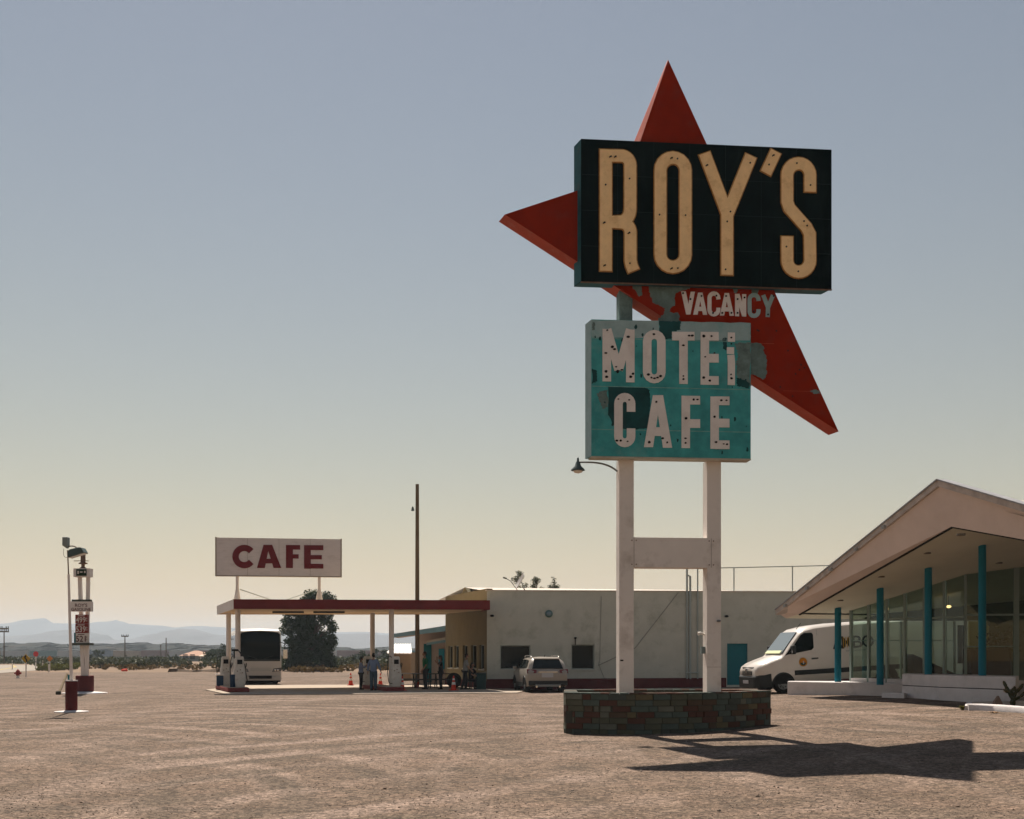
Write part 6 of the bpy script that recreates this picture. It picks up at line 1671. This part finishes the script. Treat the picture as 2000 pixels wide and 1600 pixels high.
def rock(name, loc, s, seed, m, lab, cat="rock", grp=None):
    b_ = MB().ball((0,0,0), (1,1,1), 9, 7); rr = random.Random(seed); V = []
    for p in b_.v:
        k = 1+rr.uniform(-.16, .16); V.append((p[0]*s[0]*k, p[1]*s[1]*k, (p[2]+.55)*s[2]*k*(1.0)))
    b_.v = V; o = b_.build(name, m, None, smooth=35); o.location = loc; tag(o, lab, cat, grp); return o
M_rock = mat("tan_rock", (0.25, 0.17, 0.13), 0.9, 0.2, 5, bump=0.5)
rk = MB().add([(-.15,-.1,-.02),(.16,-.12,-.02),(.17,.14,-.02),(-.14,.13,-.02),(-.06,-.05,.16),(.14,-.06,.13),(.13,.08,.14),(.02,.04,.30),(.06,-.02,.31)], [(0,1,2,3),(0,1,5,4),(1,2,6,5),(2,3,7,6),(3,0,4,7),(4,5,8),(5,6,8),(6,7,8),(4,8,7)])
ro = rk.build("rock", M_rock, None, bevel=0.015); ro.location = (rq.x, rq.y, rq.z); tag(ro, "pointed tan rock in the cactus bed beside the cactus", "rock")
cq = on_ground(1978, 1379)
M_cholla = mat("cholla_green", (0.055, 0.060, 0.028), 0.85, 0.3, 8); M_spine = mat("cholla_spines", (0.50, 0.30, 0.14), 0.8)
cac = thing("cholla_cactus", "spiny cholla cactus with golden tips behind the white curb", "cactus", (cq.x, cq.y, cq.z))
rr = random.Random(17); sp = MB(); nseg = 0
def joint(a, c, r):
    global nseg
    d = (c-a); n_ = 5
    P = [a+d*(i/n_) for i in range(n_+1)]; rad = [r*.7, r, r*1.08, r*1.05, r*.85, r*.3]
    MB().tube(P, rad, 9).build("stem", M_cholla, cac, smooth=60); nseg += 1
    q = d.to_track_quat('Z', 'Y')
    for _ in range(110):
        t_ = rr.uniform(.05, 1.0); th_ = rr.uniform(0, 6.28); nrm = q @ Vector((math.cos(th_), math.sin(th_), rr.uniform(-.2, .6)))
        p = a+d*t_+nrm*r*0.9; e = p+nrm.normalized()*rr.uniform(.02, .045); sd_ = nrm.cross(d).normalized()*.004
        sp.add([p-sd_, p+sd_, e], [(0, 1, 2)])
V3 = Vector
tr = V3((0,0,0))
joint(tr, V3((0.0,0,.22)), .07)
arms = [(V3((0,0,.18)), V3((-.12,0,.42)), .05), (V3((-.10,0,.36)), V3((-.20,.02,.58)), .05), (V3((-.18,0,.52)), V3((-.26,.0,.70)), .042), (V3((-.12,0,.38)), V3((-.27,-.05,.45)), .042), (V3((0,0,.2)), V3((.10,0,.42)), .05), (V3((.1,0,.38)), V3((.20,0,.50)), .046), (V3((.08,0,.40)), V3((.06,.05,.55)), .042), (V3((.18,0,.46)), V3((.30,0,.62)), .045), (V3((0,0,.15)), V3((.22,-.06,.28)), .045), (V3((.2,-.05,.26)), V3((.36,-.05,.42)), .042), (V3((-.05,0,.3)), V3((-.02,-.05,.5)), .045)]
for a_, c_, r_ in arms: joint(a_, c_, r_)
stuff(sp.build("spines", M_spine, cac, recalc=False))
wq = on_ground(1881, 1387)
def tuft(loc, r, h, n, m, name, lab, cat, seed, grp=None):
    rr = random.Random(seed); b_ = MB()
    for _ in range(n):
        th_ = rr.uniform(0, 6.28); ln = rr.uniform(.5, 1.0); d = V3((math.cos(th_), math.sin(th_), 0)); b0_ = d*r*.2*rr.random(); e = d*r*ln+V3((0, 0, h*rr.uniform(.3, 1.0))); s_ = V3((-d.y, d.x, 0))*r*.07; mid = b0_.lerp(e, .55)+V3((0,0,h*.15))
        b_.add([b0_-s_, b0_+s_, mid+s_, mid-s_, e], [(0,1,2,3),(3,2,4)])
    o = b_.build(name, m, None, recalc=False); o.location = loc; tag(o, lab, cat, grp); return o
M_weed = mat("weed_yellow_green", (0.16, 0.15, 0.03), 0.8, 0.3, 9)
tuft(wq, .16, .13, 160, M_weed, "weed_tuft", "small yellow green weed at the end of the white curb", "weed", 3)
dq_ = on_ground(1942, 1393)
tuft((dq_.x, dq_.y, dq_.z), .18, .04, 60, mat("dry_leaf", (0.36, 0.22, 0.12), 0.9), "dry_leaf_litter", "dry tan leaf litter lying in front of the white curb", "leaf litter", 5)
# ------------------------------------------------------------------ people
M_skin = mat("skin", (0.30, 0.165, 0.11), 0.6); M_hair = mat("dark_hair", (0.012, 0.009, 0.007), 0.7); M_shoe = mat("dark_shoe", (0.02, 0.018, 0.016), 0.6)
def skin_mesh(verts, edges, name, levels=1):
    me = bpy.data.meshes.new("sk"); me.from_pydata([v[:3] for v in verts], edges, [])
    o = bpy.data.objects.new("sk", me); COL.objects.link(o)
    o.modifiers.new("s", 'SKIN'); sd = me.skin_vertices[0].data
    for i, v in enumerate(verts):
        r = v[3]; sd[i].radius = r if isinstance(r, tuple) else (r, r); sd[i].use_root = (i == 0)
    if levels:
        m = o.modifiers.new("ss", 'SUBSURF'); m.levels = levels; m.render_levels = levels
    dg = bpy.context.evaluated_depsgraph_get(); dg.update()
    r = bpy.data.meshes.new_from_object(o.evaluated_get(dg)); r.name = name
    bpy.data.objects.remove(o); bpy.data.meshes.remove(me)
    V = [tuple(v.co) for v in r.vertices]; Fs = [tuple(p.vertices) for p in r.polygons]; bpy.data.meshes.remove(r)
    b_ = MB(); b_.add(V, Fs); return b_

def person(loc, rz, h, lab, shirt, trousers, arms, legs=None, hat=None, hair="short", lean=0.0, head_turn=0.0, long_sleeve=False, crouch=None):
    """arms: for left(+x) and right(-x): (elbow, wrist) offsets; local -y is where the person faces"""
    t = thing("person", lab, "person", loc, rz, "people on the forecourt"); k = h/1.75
    S = lambda p: Vector(p)*k
    pel = Vector((0, 0, 0.96)); hipx = 0.095
    if crouch: pel = Vector(crouch)
    up = lambda d: pel+Vector((0, -lean*d, d))
    sp, ch, nk = up(0.20), up(0.40), up(0.55)
    L_ = []; E = []
    def add(p, r, par=None):
        p = Vector(p)*k; L_.append((p.x, p.y, p.z, tuple(x*k for x in r) if isinstance(r, tuple) else r*k)); i = len(L_)-1
        if par is not None: E.append((par, i))
        return i
    a = add(pel, (0.14, 0.10)); b_ = add(sp, (0.125, 0.09), a); c = add(ch, (0.145, 0.10), b_); n = add(nk, 0.055, c); hd = add(nk+Vector((0, -.01, .09)), 0.05, n)
    shv, sleeves = [], []
    hands = []
    for s, (el, wr) in zip((1, -1), arms):
        shp = ch+Vector((s*0.175, 0, 0.09)); s_ = add(shp, 0.058, c)
        elp = shp+Vector(el); e = add(elp, 0.042, s_); wrp = elp+Vector(wr); w_ = add(wrp, 0.027, e)
        d = Vector(wr).normalized(); side = Vector((0, -1, 0)) if abs(d.y) < .8 else Vector((0, 0, 1)); side = (side-d*side.dot(d)).normalized()
        pm = wrp+d*0.075; pa = add(pm, (0.022, 0.034), w_)
        nor = d.cross(side)
        for f_, (o_, ln) in enumerate(((0.030, .070), (0.010, .080), (-.010, .074), (-.028, .058))):
            q1 = pm+side*o_+d*0.03; q2 = q1+d*ln*.55+nor*0.008*s; q3 = q1+d*ln*0.95+nor*0.022*s
            i1 = add(q1, .0095, pa); i2 = add(q2, .0085, i1); add(q3, .0065, i2)
        i1 = add(wrp+d*.03+side*.035, .011, w_); add(wrp+d*.07+side*.058+nor*.01*s, .008, i1)
        sleeves.append((shp, elp, wrp))
    lg = legs or (((0.01, -.03, -.46), (0.0, 0.05, -.42)), ((-0.01, -.01, -.46), (0.0, 0.04, -.42)))
    LG = []
    for s, (kn, an) in zip((1, -1), lg):
        hp_ = pel+Vector((s*hipx, 0, -.04)); i = add(hp_, .085, a); kp = hp_+Vector(kn); j = add(kp, .056, i); ap_ = kp+Vector(an); q = add(ap_, .036, j)
        LG.append((hp_, kp, ap_))
    body = skin_mesh(L_, E, "body")
    # head with brow, nose, chin, ears, eyes
    hc = (nk+Vector((0, -.02, .20)))*k; hb = MB().ball((0,0,0), (.076, .095, .118), 14, 10)
    V = []
    for p in hb.v:
        x, y, z = p
        if z < -.02: x *= 1-(-z-.02)*2.2; y = y*(1-(-z-.02)*1.5)-(-z-.02)*.15
        if y < -.05 and abs(x) < .022 and -.045 < z < .015: y -= .022
        V.append((x, y, z))
    hb.v = V
    for s in (-1, 1):
        hb.ball((s*.076, .005, -.005), (.012, .022, .032), 6, 5)
        hb.ball((s*.030, -.086, .015), (.011, .008, .007), 6, 4, 1)
    hb.tube([(-.02,-.094,-.058),(0,-.099,-.058),(.02,-.094,-.058)], .005, 5, 1)
    hb.xf(Matrix.Translation(hc) @ Matrix.Rotation(head_turn, 4, 'Z') @ Matrix.Scale(k, 4))
    nbv = len(body.v); body.v += hb.v; body.f += [tuple(i+nbv for i in f) for f in hb.f]; body.m += hb.m
    bo = body.build("body", [M_skin, M_hair], t, smooth=180)
    # clothes, grown a little outside the body
    SV = []; SE = []
    def sadd(p, r, par=None):
        p = Vector(p)*k; SV.append((p.x, p.y, p.z, tuple(x*k for x in r) if isinstance(r, tuple) else r*k)); i = len(SV)-1
        if par is not None: SE.append((par, i))
        return i
    a = sadd(pel+Vector((0, 0, -.13)), (.185, .145)); b_ = sadd(sp, (.18, .14), a); c = sadd(ch, (.19, .14), b_); sadd(nk-Vector((0,0,.03)), .075, c)
    for shp, elp, wrp in sleeves:
        i = sadd(shp, .088, c); e = sadd(shp.lerp(elp, .95), .072, i)
        if long_sleeve: sadd(elp.lerp(wrp, .92), .052, e)
    skin_mesh(SV, SE, "shirt").build("shirt", shirt, bo, smooth=180)
    SV.clear(); SE.clear()
    a = sadd(pel+Vector((0, 0, .10)), (.170, .132))
    for s, (hp_, kp, ap_) in zip((1, -1), LG):
        i = sadd(hp_+Vector((0,0,-.03)), .122, a); j = sadd(kp, .094, i); sadd(kp.lerp(ap_, .97), .076, j)
    skin_mesh(SV, SE, "trousers").build("trousers", trousers, bo, smooth=180)
    for s, (hp_, kp, ap_) in zip((1, -1), LG):
        f_ = Vector(ap_)*k; b2 = MB()
        rg = []
        for yy, hw, zt_ in ((.07,.035,.07),(.03,.042,.10),(-.06,.045,.075),(-.14,.045,.05),(-.19,.03,.03)):
            z0 = max(f_.z-.085*k, 0.0)
            rg.append([(f_.x-hw*k, f_.y+yy*k, z0),(f_.x+hw*k, f_.y+yy*k, z0),(f_.x+hw*.8*k, f_.y+yy*k, z0+zt_*k),(f_.x-hw*.8*k, f_.y+yy*k, z0+zt_*k)])
        b2.loft(rg).build("shoe", M_shoe, bo, smooth=60)
    Mh = Matrix.Translation(hc) @ Matrix.Rotation(head_turn, 4, 'Z') @ Matrix.Scale(k, 4)
    hm = MB().ball((0,.012,.018), (.083,.098,.115), 14, 10)
    hm.v = [(x, y if not (y < -.05 and z < .05) else -.05+(y+.05)*.2, max(z, -.05 if y < .03 else -.10)) for x, y, z in hm.v]
    if hair == "long": hm.loft([[(-.075,.03,.02),(.075,.03,.02),(.07,.10,.02),(-.07,.10,.02)],[(-.08,.03,-.12),(.08,.03,-.12),(.07,.11,-.12),(-.07,.11,-.12)],[(-.06,.05,-.26),(.06,.05,-.26),(.05,.10,-.26),(-.05,.10,-.26)]])
    hm.xf(Mh).build("hair", M_hair, bo, smooth=180)
    if hat == "cap":
        MB().lathe([(.092,.04),(.09,.09),(.06,.135),(.01,.145)], (0,.0,0), 14).add([(-.07,-.06,.045),(.07,-.06,.045),(.055,-.19,.03),(-.055,-.19,.03),(-.07,-.06,.055),(.07,-.06,.055),(.055,-.19,.04),(-.055,-.19,.04)], [(0,3,2,1),(4,5,6,7),(0,1,5,4),(1,2,6,5),(2,3,7,6),(3,0,4,7)]).xf(Mh).build("cap", M_hair, bo, smooth=50)
    if hat == "brim":
        MB().lathe([(.21,.035),(.20,.045),(.092,.055),(.09,.12),(.05,.145),(.01,.145)], (0,.0,0), 18).xf(Mh).build("sun_hat", M_hair, bo, smooth=50)
    return t
sh_w = mat("shirt_pale_blue", (0.22, 0.25, 0.34), 0.8); sh_b = mat("shirt_blue", (0.17, 0.22, 0.33), 0.8); sh_g = mat("shirt_green", (0.015, 0.13, 0.06), 0.8); sh_k = mat("shirt_black", (0.015, 0.015, 0.015), 0.8); sh_grey = mat("shirt_grey", (0.22, 0.22, 0.21), 0.8)
tr_k = mat("trousers_black", (0.012, 0.012, 0.013), 0.8); tr_j = mat("jeans_blue", (0.06, 0.10, 0.13), 0.8); tr_d = mat("trousers_dark", (0.02, 0.022, 0.025), 0.8)
down = ((0.05, 0.0, -.29), (0.02, -.06, -.25)); down_r = ((-0.05, 0.0, -.29), (-0.02, -.06, -.25))
def pz(px, py): Z = (EYE-0.035)*F/(py-HZ); q = gg(px, Z); return (q.x, q.y, 0.036)
person(pz(705, 1347), R(95), 1.56, "person in pale blue shirt, black trousers and cap raising one hand", sh_w, tr_k, (((0.05, -.12, -.24), (-.10, -.20, .10)), ((-.06, -.10, -.24), (.02, -.18, .14))), hat="cap", long_sleeve=True)
person(pz(729.5, 1348.5), R(170), 1.74, "person seen from behind in blue shirt and jeans beside the pump", sh_b, tr_j, (((0.10, .0, -.28), (0.03, -.06, -.25)), ((-.10, -.02, -.28), (-.05, -.12, -.22))), long_sleeve=True)
person(pz(831, 1346), R(-70), 1.82, "person in green shirt and dark trousers standing among the picnic tables", sh_g, tr_d, (((0.04, -.02, -.29), (0.0, -.15, -.20)), down_r), lean=0.04)
person(pz(861, 1346.5), R(-80), 1.62, "person in black with a wide brimmed hat touching the hat", sh_k, tr_k, (((0.10, -.10, -.20), (-.12, -.14, .20)), ((-.10, -.16, -.10), (.06, -.02, .26))), hat="brim", hair="long")
person(pz(908, 1346.5), R(100), 1.72, "person in grey shirt leaning forward by the cafe windows", sh_grey, tr_d, (((0.04, -.10, -.27), (0.0, -.17, -.16)), ((-.04, -.08, -.28), (0.0, -.16, -.18))), lean=0.12, legs=(((0.02, -.10, -.45), (0.0, 0.06, -.42)), ((-0.02, .05, -.45), (0.0, 0.14, -.40))))
CR = (((0.05, -.42, -.02), (0.0, 0.03, -.40)), ((-.05, -.42, -.02), (0.0, 0.03, -.40)))
person(pz(921, 1346), R(60), 1.68, "person in dark clothes sitting on a low stool beside the leaning person", sh_k, tr_k, (((0.05, -.14, -.25), (-.04, -.20, -.06)), ((-.05, -.14, -.25), (.04, -.20, -.06))), legs=CR, crouch=(0, 0.05, 0.53), lean=0.15, hair="long")
q = pz(921, 1346)
stool = thing("low_stool", "dark low stool under the sitting person by the cafe wall", "stool", (q[0], q[1], 0.036), R(60))
MB().box(-.18,.18,-.10,.24,.36,.40).build("seat", M_tab, stool, bevel=0.01)
for sx in (-1, 1):
    for yy in (-.07, .21): MB().box(sx*.15-.02, sx*.15+.02, yy-.02, yy+.02, 0, .36).build("leg", M_tab, stool)
# ------------------------------------------------------------------ plants
def leaf_mat(name, col, var=0.35):
    m = mat(name, col, 0.7, var, 0.8, spec=0.2)
    t = m.node_tree; b = t.nodes["Principled BSDF"]; out = t.nodes["Material Output"]
    tl = t.nodes.new("ShaderNodeBsdfTranslucent"); tl.inputs["Color"].default_value = (col[0]*1.3, col[1]*1.4, col[2]*0.7, 1)
    mx = t.nodes.new("ShaderNodeMixShader"); mx.inputs[0].default_value = 0.16
    t.links.new(b.outputs[0], mx.inputs[1]); t.links.new(tl.outputs[0], mx.inputs[2]); t.links.new(mx.outputs[0], out.inputs["Surface"])
    return m
M_leaf = leaf_mat("tree_leaf", (0.024, 0.042, 0.018)); M_leaf2 = leaf_mat("pine_leaf", (0.060, 0.066, 0.036))
M_creo = leaf_mat("creosote_green", (0.034, 0.037, 0.012)); M_yel2 = leaf_mat("rabbitbrush_yellow_green", (0.115, 0.115, 0.025)); M_dryb = leaf_mat("dry_orange_scrub", (0.17, 0.105, 0.042)); M_dkb = leaf_mat("dark_green_shrub", (0.022, 0.032, 0.015))
M_bark = mat("bark", (0.08, 0.055, 0.04), 0.9, 0.3, 6)
def leaves(centres, n, size, seed, ratio=0.45, droop=0.0):
    """small folded leaf clumps scattered round clump centres (c, radius)"""
    r = np.random.default_rng(seed); k = len(centres)
    wts = np.array([c[1]**2 for c in centres]); wts = wts/wts.sum()
    idx = r.choice(k, n, p=wts); C_ = np.array([tuple(c[0]) for c in centres])[idx]; rad = np.array([c[1] for c in centres])[idx]
    d = r.normal(size=(n, 3)); d /= np.linalg.norm(d, axis=1)[:, None]
    P = C_+d*(rad*r.random(n)**0.45)[:, None]*np.array([1, 1, .8])
    a = r.normal(size=(n, 3)); a[:, 2] -= droop; a /= np.linalg.norm(a, axis=1)[:, None]; b_ = np.cross(a, r.normal(size=(n, 3))); b_ /= np.linalg.norm(b_, axis=1)[:, None]
    s = size*(0.5+r.random(n))[:, None]
    V = np.stack([P-a*s, P+b_*s*ratio, P+a*s, P-b_*s*ratio], 1).reshape(-1, 3)
    return V
def leaf_obj(name, V, m, parent):
    n = len(V)//4; me = bpy.data.meshes.new(name)
    me.vertices.add(len(V)); me.vertices.foreach_set("co", np.asarray(V, dtype=np.float32).reshape(-1))
    me.loops.add(n*4); me.loops.foreach_set("vertex_index", np.arange(n*4)); me.polygons.add(n); me.polygons.foreach_set("loop_start", np.arange(n)*4)
    me.materials.append(m); me.update(calc_edges=True); me.validate()
    o = bpy.data.objects.new(name, me); COL.objects.link(o)
    if parent is not None: o.parent = parent
    return o
# the big tree behind the coach
Zt = 128.0; q = gg(603, Zt); ks = Zt/F
tree = thing("shade_tree", "large dark green bushy tree standing behind the coach and canopy", "tree", (q.x, q.y, 0))
rnd = random.Random(21); cl = []; tb = MB()
tb.tube([(0,0,-.2),(0.1,0,1.2),(0.05,0.1,2.6)], [.32,.24,.2], 8)
prof = [(1312,.90),(1300,1.0),(1282,.98),(1262,.90),(1245,.88),(1225,.92),(1205,.97),(1190,.92),(1178,.70),(1166,.50),(1157,.30)]
for i in range(330):
    y = rnd.uniform(1159, 1305); hw = 0
    for (a, wa), (b_, wb) in zip(prof, prof[1:]):
        if b_ <= y <= a: hw = (wa+(wb-wa)*(a-y)/(a-b_))*62*ks
    z = (HZ-y)*ks+EYE; th_ = rnd.uniform(0, 6.28); rr = hw*math.sqrt(rnd.uniform(.04, 1.0))*0.90
    sh = 0.9*smooth((z-6.2)/2.0)
    c = Vector((rr*math.cos(th_)+sh, rr*math.sin(th_)*.8, max(z, .5)))
    if 4.2 < z < 7.6 and 0.5 < c.x < 2.9 and rnd.random() < .35: continue
    cl.append((c, rnd.uniform(.40, .75)))
    if i % 6 == 0:
        m0 = Vector((0.05, 0.1, min(2.6, z*.6))); tb.tube([m0, m0.lerp(c, .55)+Vector((0,0,.35)), c], [.09,.05,.02], 5)
tb.build("trunk", M_bark, tree, smooth=60)
leaf_obj("crown", leaves(cl, 36000, 0.125, 3, .5, .5), M_leaf, tree)
# small crowns showing over the cafe roof
for i, (px, yt, wd, sd) in enumerate([(1011, 1118, 54, 4), (1048, 1129, 34, 5), (1083, 1129, 28, 6)]):
    Z = 92.0; q = gg(px, Z); t = thing("roofline_tree", ["dull green treetop behind the satellite dish, largest of the three over the roof", "thin treetop over the cafe roof between the two others", "sparse treetop over the cafe roof nearest the left sign post"][i], "tree", (q.x, q.y, 0), 0, "treetops over the cafe roof")
    zt_ = at(0, yt, Z).z; hw = wd/2*Z/F; rr = random.Random(sd)
    MB().tube([(0,0,-.2),(.05,0,zt_*.5),(0,0,zt_-.2)], [.16,.11,.03], 6).build("trunk", M_bark, t)
    cc = []
    for k in range(40):
        z = rr.uniform(zt_*.55, zt_); f_ = 1-.75*max(0, (z-zt_*.80)/(zt_*.20)); rad = hw*f_*rr.uniform(.2, 1.0); th_ = rr.uniform(0, 6.28)
        cc.append((Vector((rad*math.cos(th_)+.15*math.sin(z*4), rad*math.sin(th_), z)), .26))
    leaf_obj("crown", leaves(cc, 2200, .075, sd, .3), M_leaf2, t)
# shrubs: a few shared kinds, copied one by one
def shrub_mesh(kind, seed):
    rr = random.Random(seed); cc = []
    n_, wd, ht, sz, nl, m = {"yellow": (14, .9, .9, .11, 420, M_yel2), "creosote": (16, 1.0, 1.5, .14, 420, M_creo), "dry": (12, .9, .65, .10, 330, M_dryb), "dark": (18, 1.2, 2.2, .18, 520, M_dkb)}[kind]
    for k in range(n_):
        th_ = rr.uniform(0, 6.28); z = rr.uniform(.12, 1)*ht*.8; rad = wd*(0.35+.65*(1-abs(z/ht-.45)))*math.sqrt(rr.random())
        cc.append((Vector((rad*math.cos(th_), rad*math.sin(th_), z)), ht*.22))
    return leaves(cc, nl, sz, seed), m
bases = {}
def shrub(kind, var, loc, s, lab, grp):
    key = (kind, var)
    if key not in bases:
        V, m = shrub_mesh(kind, 50+var*7+len(kind)); t = thing("desert_shrub", lab, "shrub")
        leaf_obj("foliage", V, m, t)
        st = MB(); rr = random.Random(var)
        for k in range(5):
            th_ = rr.uniform(0, 6.28); st.tube([(0,0,-.05),(.25*math.cos(th_),.25*math.sin(th_),.3),(.5*math.cos(th_),.5*math.sin(th_),.75)], [.03,.02,.01], 4)
        stuff(st.build("stem", M_bark, t))
        bases[key] = t; o = t
    else: o = copy_tree(bases[key])
    o.location = loc; o.scale = (s, s, s*1.0); o.rotation_euler = (0, 0, (loc[0]*7.3) % 6.28); tag(o, lab, "shrub", grp)
rnd = random.Random(77)
PLACES = [(100, "left of the lamp post"), (140, "behind the lamp post"), (185, "behind the price sign"), (235, "right of the price sign"), (285, "by the single crossarm power pole"), (345, "left of the distant house"), (415, "in front of the distant house"), (480, "left of the parked coach"), (580, "at the left foot of the big tree"), (625, "under the middle of the big tree"), (672, "at the right foot of the big tree"), (715, "behind the person in black trousers"), (757, "behind the person in blue shirt"), (2000, "beside the tan storage shed")]
def where(px): return next(w_ for x_, w_ in PLACES if px < x_)
def rank(py, s): return ("big " if s > 1.05 else "small " if s < .85 else "")+("nearer " if py > 1305.5 else "farther " if py < 1301.5 else "")
LABS = {"yellow": "yellow green bush in the clump at the road end, left of the lamp post", "dry": "low dry orange tan scrub bush along the far edge of the lot", "creosote": "olive green desert bush on the scrub beyond the lot edge", "dark": "taller dark green bush standing out on the scrub plain"}
for k in range(26):
    px = rnd.uniform(80, 152); py = rnd.uniform(1304.5, 1311) if px < 140 else rnd.uniform(1303, 1308); Z = EYE*F/(py-HZ); q = gg(px, Z)
    s_ = rnd.uniform(.65, 1.0); shrub("yellow", k % 3, (q.x, q.y, 0), s_, rank(py, s_+.12)+"yellow green bush "+where(px), "yellow green bushes at the road end")
for k in range(140):
    px = rnd.choice([rnd.uniform(165, 440), rnd.uniform(150, 440), rnd.uniform(545, 700), rnd.uniform(690, 830)]); py = rnd.uniform(1298, 1309.5) if px < 500 else rnd.uniform(1299, 1312); Z = EYE*F/(py-HZ); q = gg(px, Z)
    kd = rnd.choice(["dry", "dry", "dry", "creosote"])
    s_ = rnd.uniform(.7, 1.25); shrub(kd, k % 3, (q.x, q.y, 0), s_*(1.0 if kd == "dry" else .7), rank(py, s_)+("dry orange scrub " if kd == "dry" else "olive desert bush ")+where(px), "dry scrub along the lot edge" if kd == "dry" else "olive bushes beyond the lot")
for px, Z, s in ((575,118,1.0),(590,117,1.1),(612,116,.9),(632,118,.95),(645,119,.8),(660,118,.8),(600,119,.8)):
    q = gg(px, Z); shrub("dry", 1, (q.x, q.y, 0), s*1.05, "rounded orange scrub "+where(px)+(", big" if s >= 1 else ""), "dry scrub along the lot edge")
for px, py, s in ((190,1293,1.6),(172,1296,1.0),(425,1297,1.9),(410,1299,1.2),(340,1299,.9),(300,1301,.8),(700,1297,1.3),(742,1294,1.6),(715,1299,1.0),(760,1296,1.3),(430,1300,1.3)):
    Z = EYE*F/(py-HZ); q = gg(px, Z); shrub("dark", int(s*10) % 2, (q.x, q.y, 0), s, ("tall " if s > 1.25 else "")+"dark green bush on the plain "+where(px)+(", nearer one" if py > 1297 else ""), "dark bushes on the plain")
# the scrub plain further out reads as one mass
r = np.random.default_rng(9); n = 7500
Z = 175*(620/175)**(r.random(n)**0.8); px = -60+r.random(n)*1050; X = (px-CX)*Z/F
keep = ~(((px < 75) & (Z < 230)) | ((px > 348) & (px < 412) & (Z < 345))); X, Z = X[keep], Z[keep]; n = len(X)
cc = np.stack([X, Z, np.full(n, .22)], 1); rep = 12
C_ = np.repeat(cc, rep, 0); sc_ = np.repeat(0.7+0.9*r.random(n), rep)[:, None]
d = r.normal(size=C_.shape)*np.array([.75, .75, .28]); P = C_+d*sc_; P[:, 2] = np.abs(P[:, 2])
a = r.normal(size=P.shape); a /= np.linalg.norm(a, axis=1)[:, None]; b_ = np.cross(a, r.normal(size=P.shape)); b_ /= np.linalg.norm(b_, axis=1)[:, None]; s = 0.30*sc_
V = np.stack([P-a*s, P+b_*s*.6, P+a*s, P-b_*s*.6], 1).reshape(-1, 3)
o = leaf_obj("scrub", V, M_creo, None); stuff(o); tag(o, "olive green desert scrub covering the plain below the hills", "scrub")
# thin line of dark earth berm at the lot edge
b_ = MB(); pts_ = [gg(px, 121+1.2*math.sin(px*.13)) for px in range(330, 470, 6)]
for a_, c_ in zip(pts_, pts_[1:]): b_.add([(a_.x,a_.y-.5,-.02),(c_.x,c_.y-.5,-.02),(c_.x,c_.y,.28+.08*math.sin(c_.x)),(a_.x,a_.y,.28+.08*math.sin(a_.x)),(c_.x,c_.y+.8,-.02),(a_.x,a_.y+.8,-.02)], [(0,1,2,3),(3,2,4,5)])
structure(b_.build("earth_berm", mat("berm_soil", (0.10, 0.07, 0.05), 0.95, 0.3, 2)))

# bushes that read alike are told apart by their order along the horizon
from collections import defaultdict
same = defaultdict(list)
for o in COL.objects:
    if o.parent is None and o.get('category') == 'shrub': same[o['label']].append(o)
ORD = ["first", "second", "third", "fourth", "fifth", "sixth", "seventh", "eighth"]
for lab, os_ in same.items():
    if len(os_) > 1:
        os_.sort(key=lambda o: o.location.x/o.location.y)
        for o, w_ in zip(os_, ORD): o['label'] = lab+", "+w_+" from left"
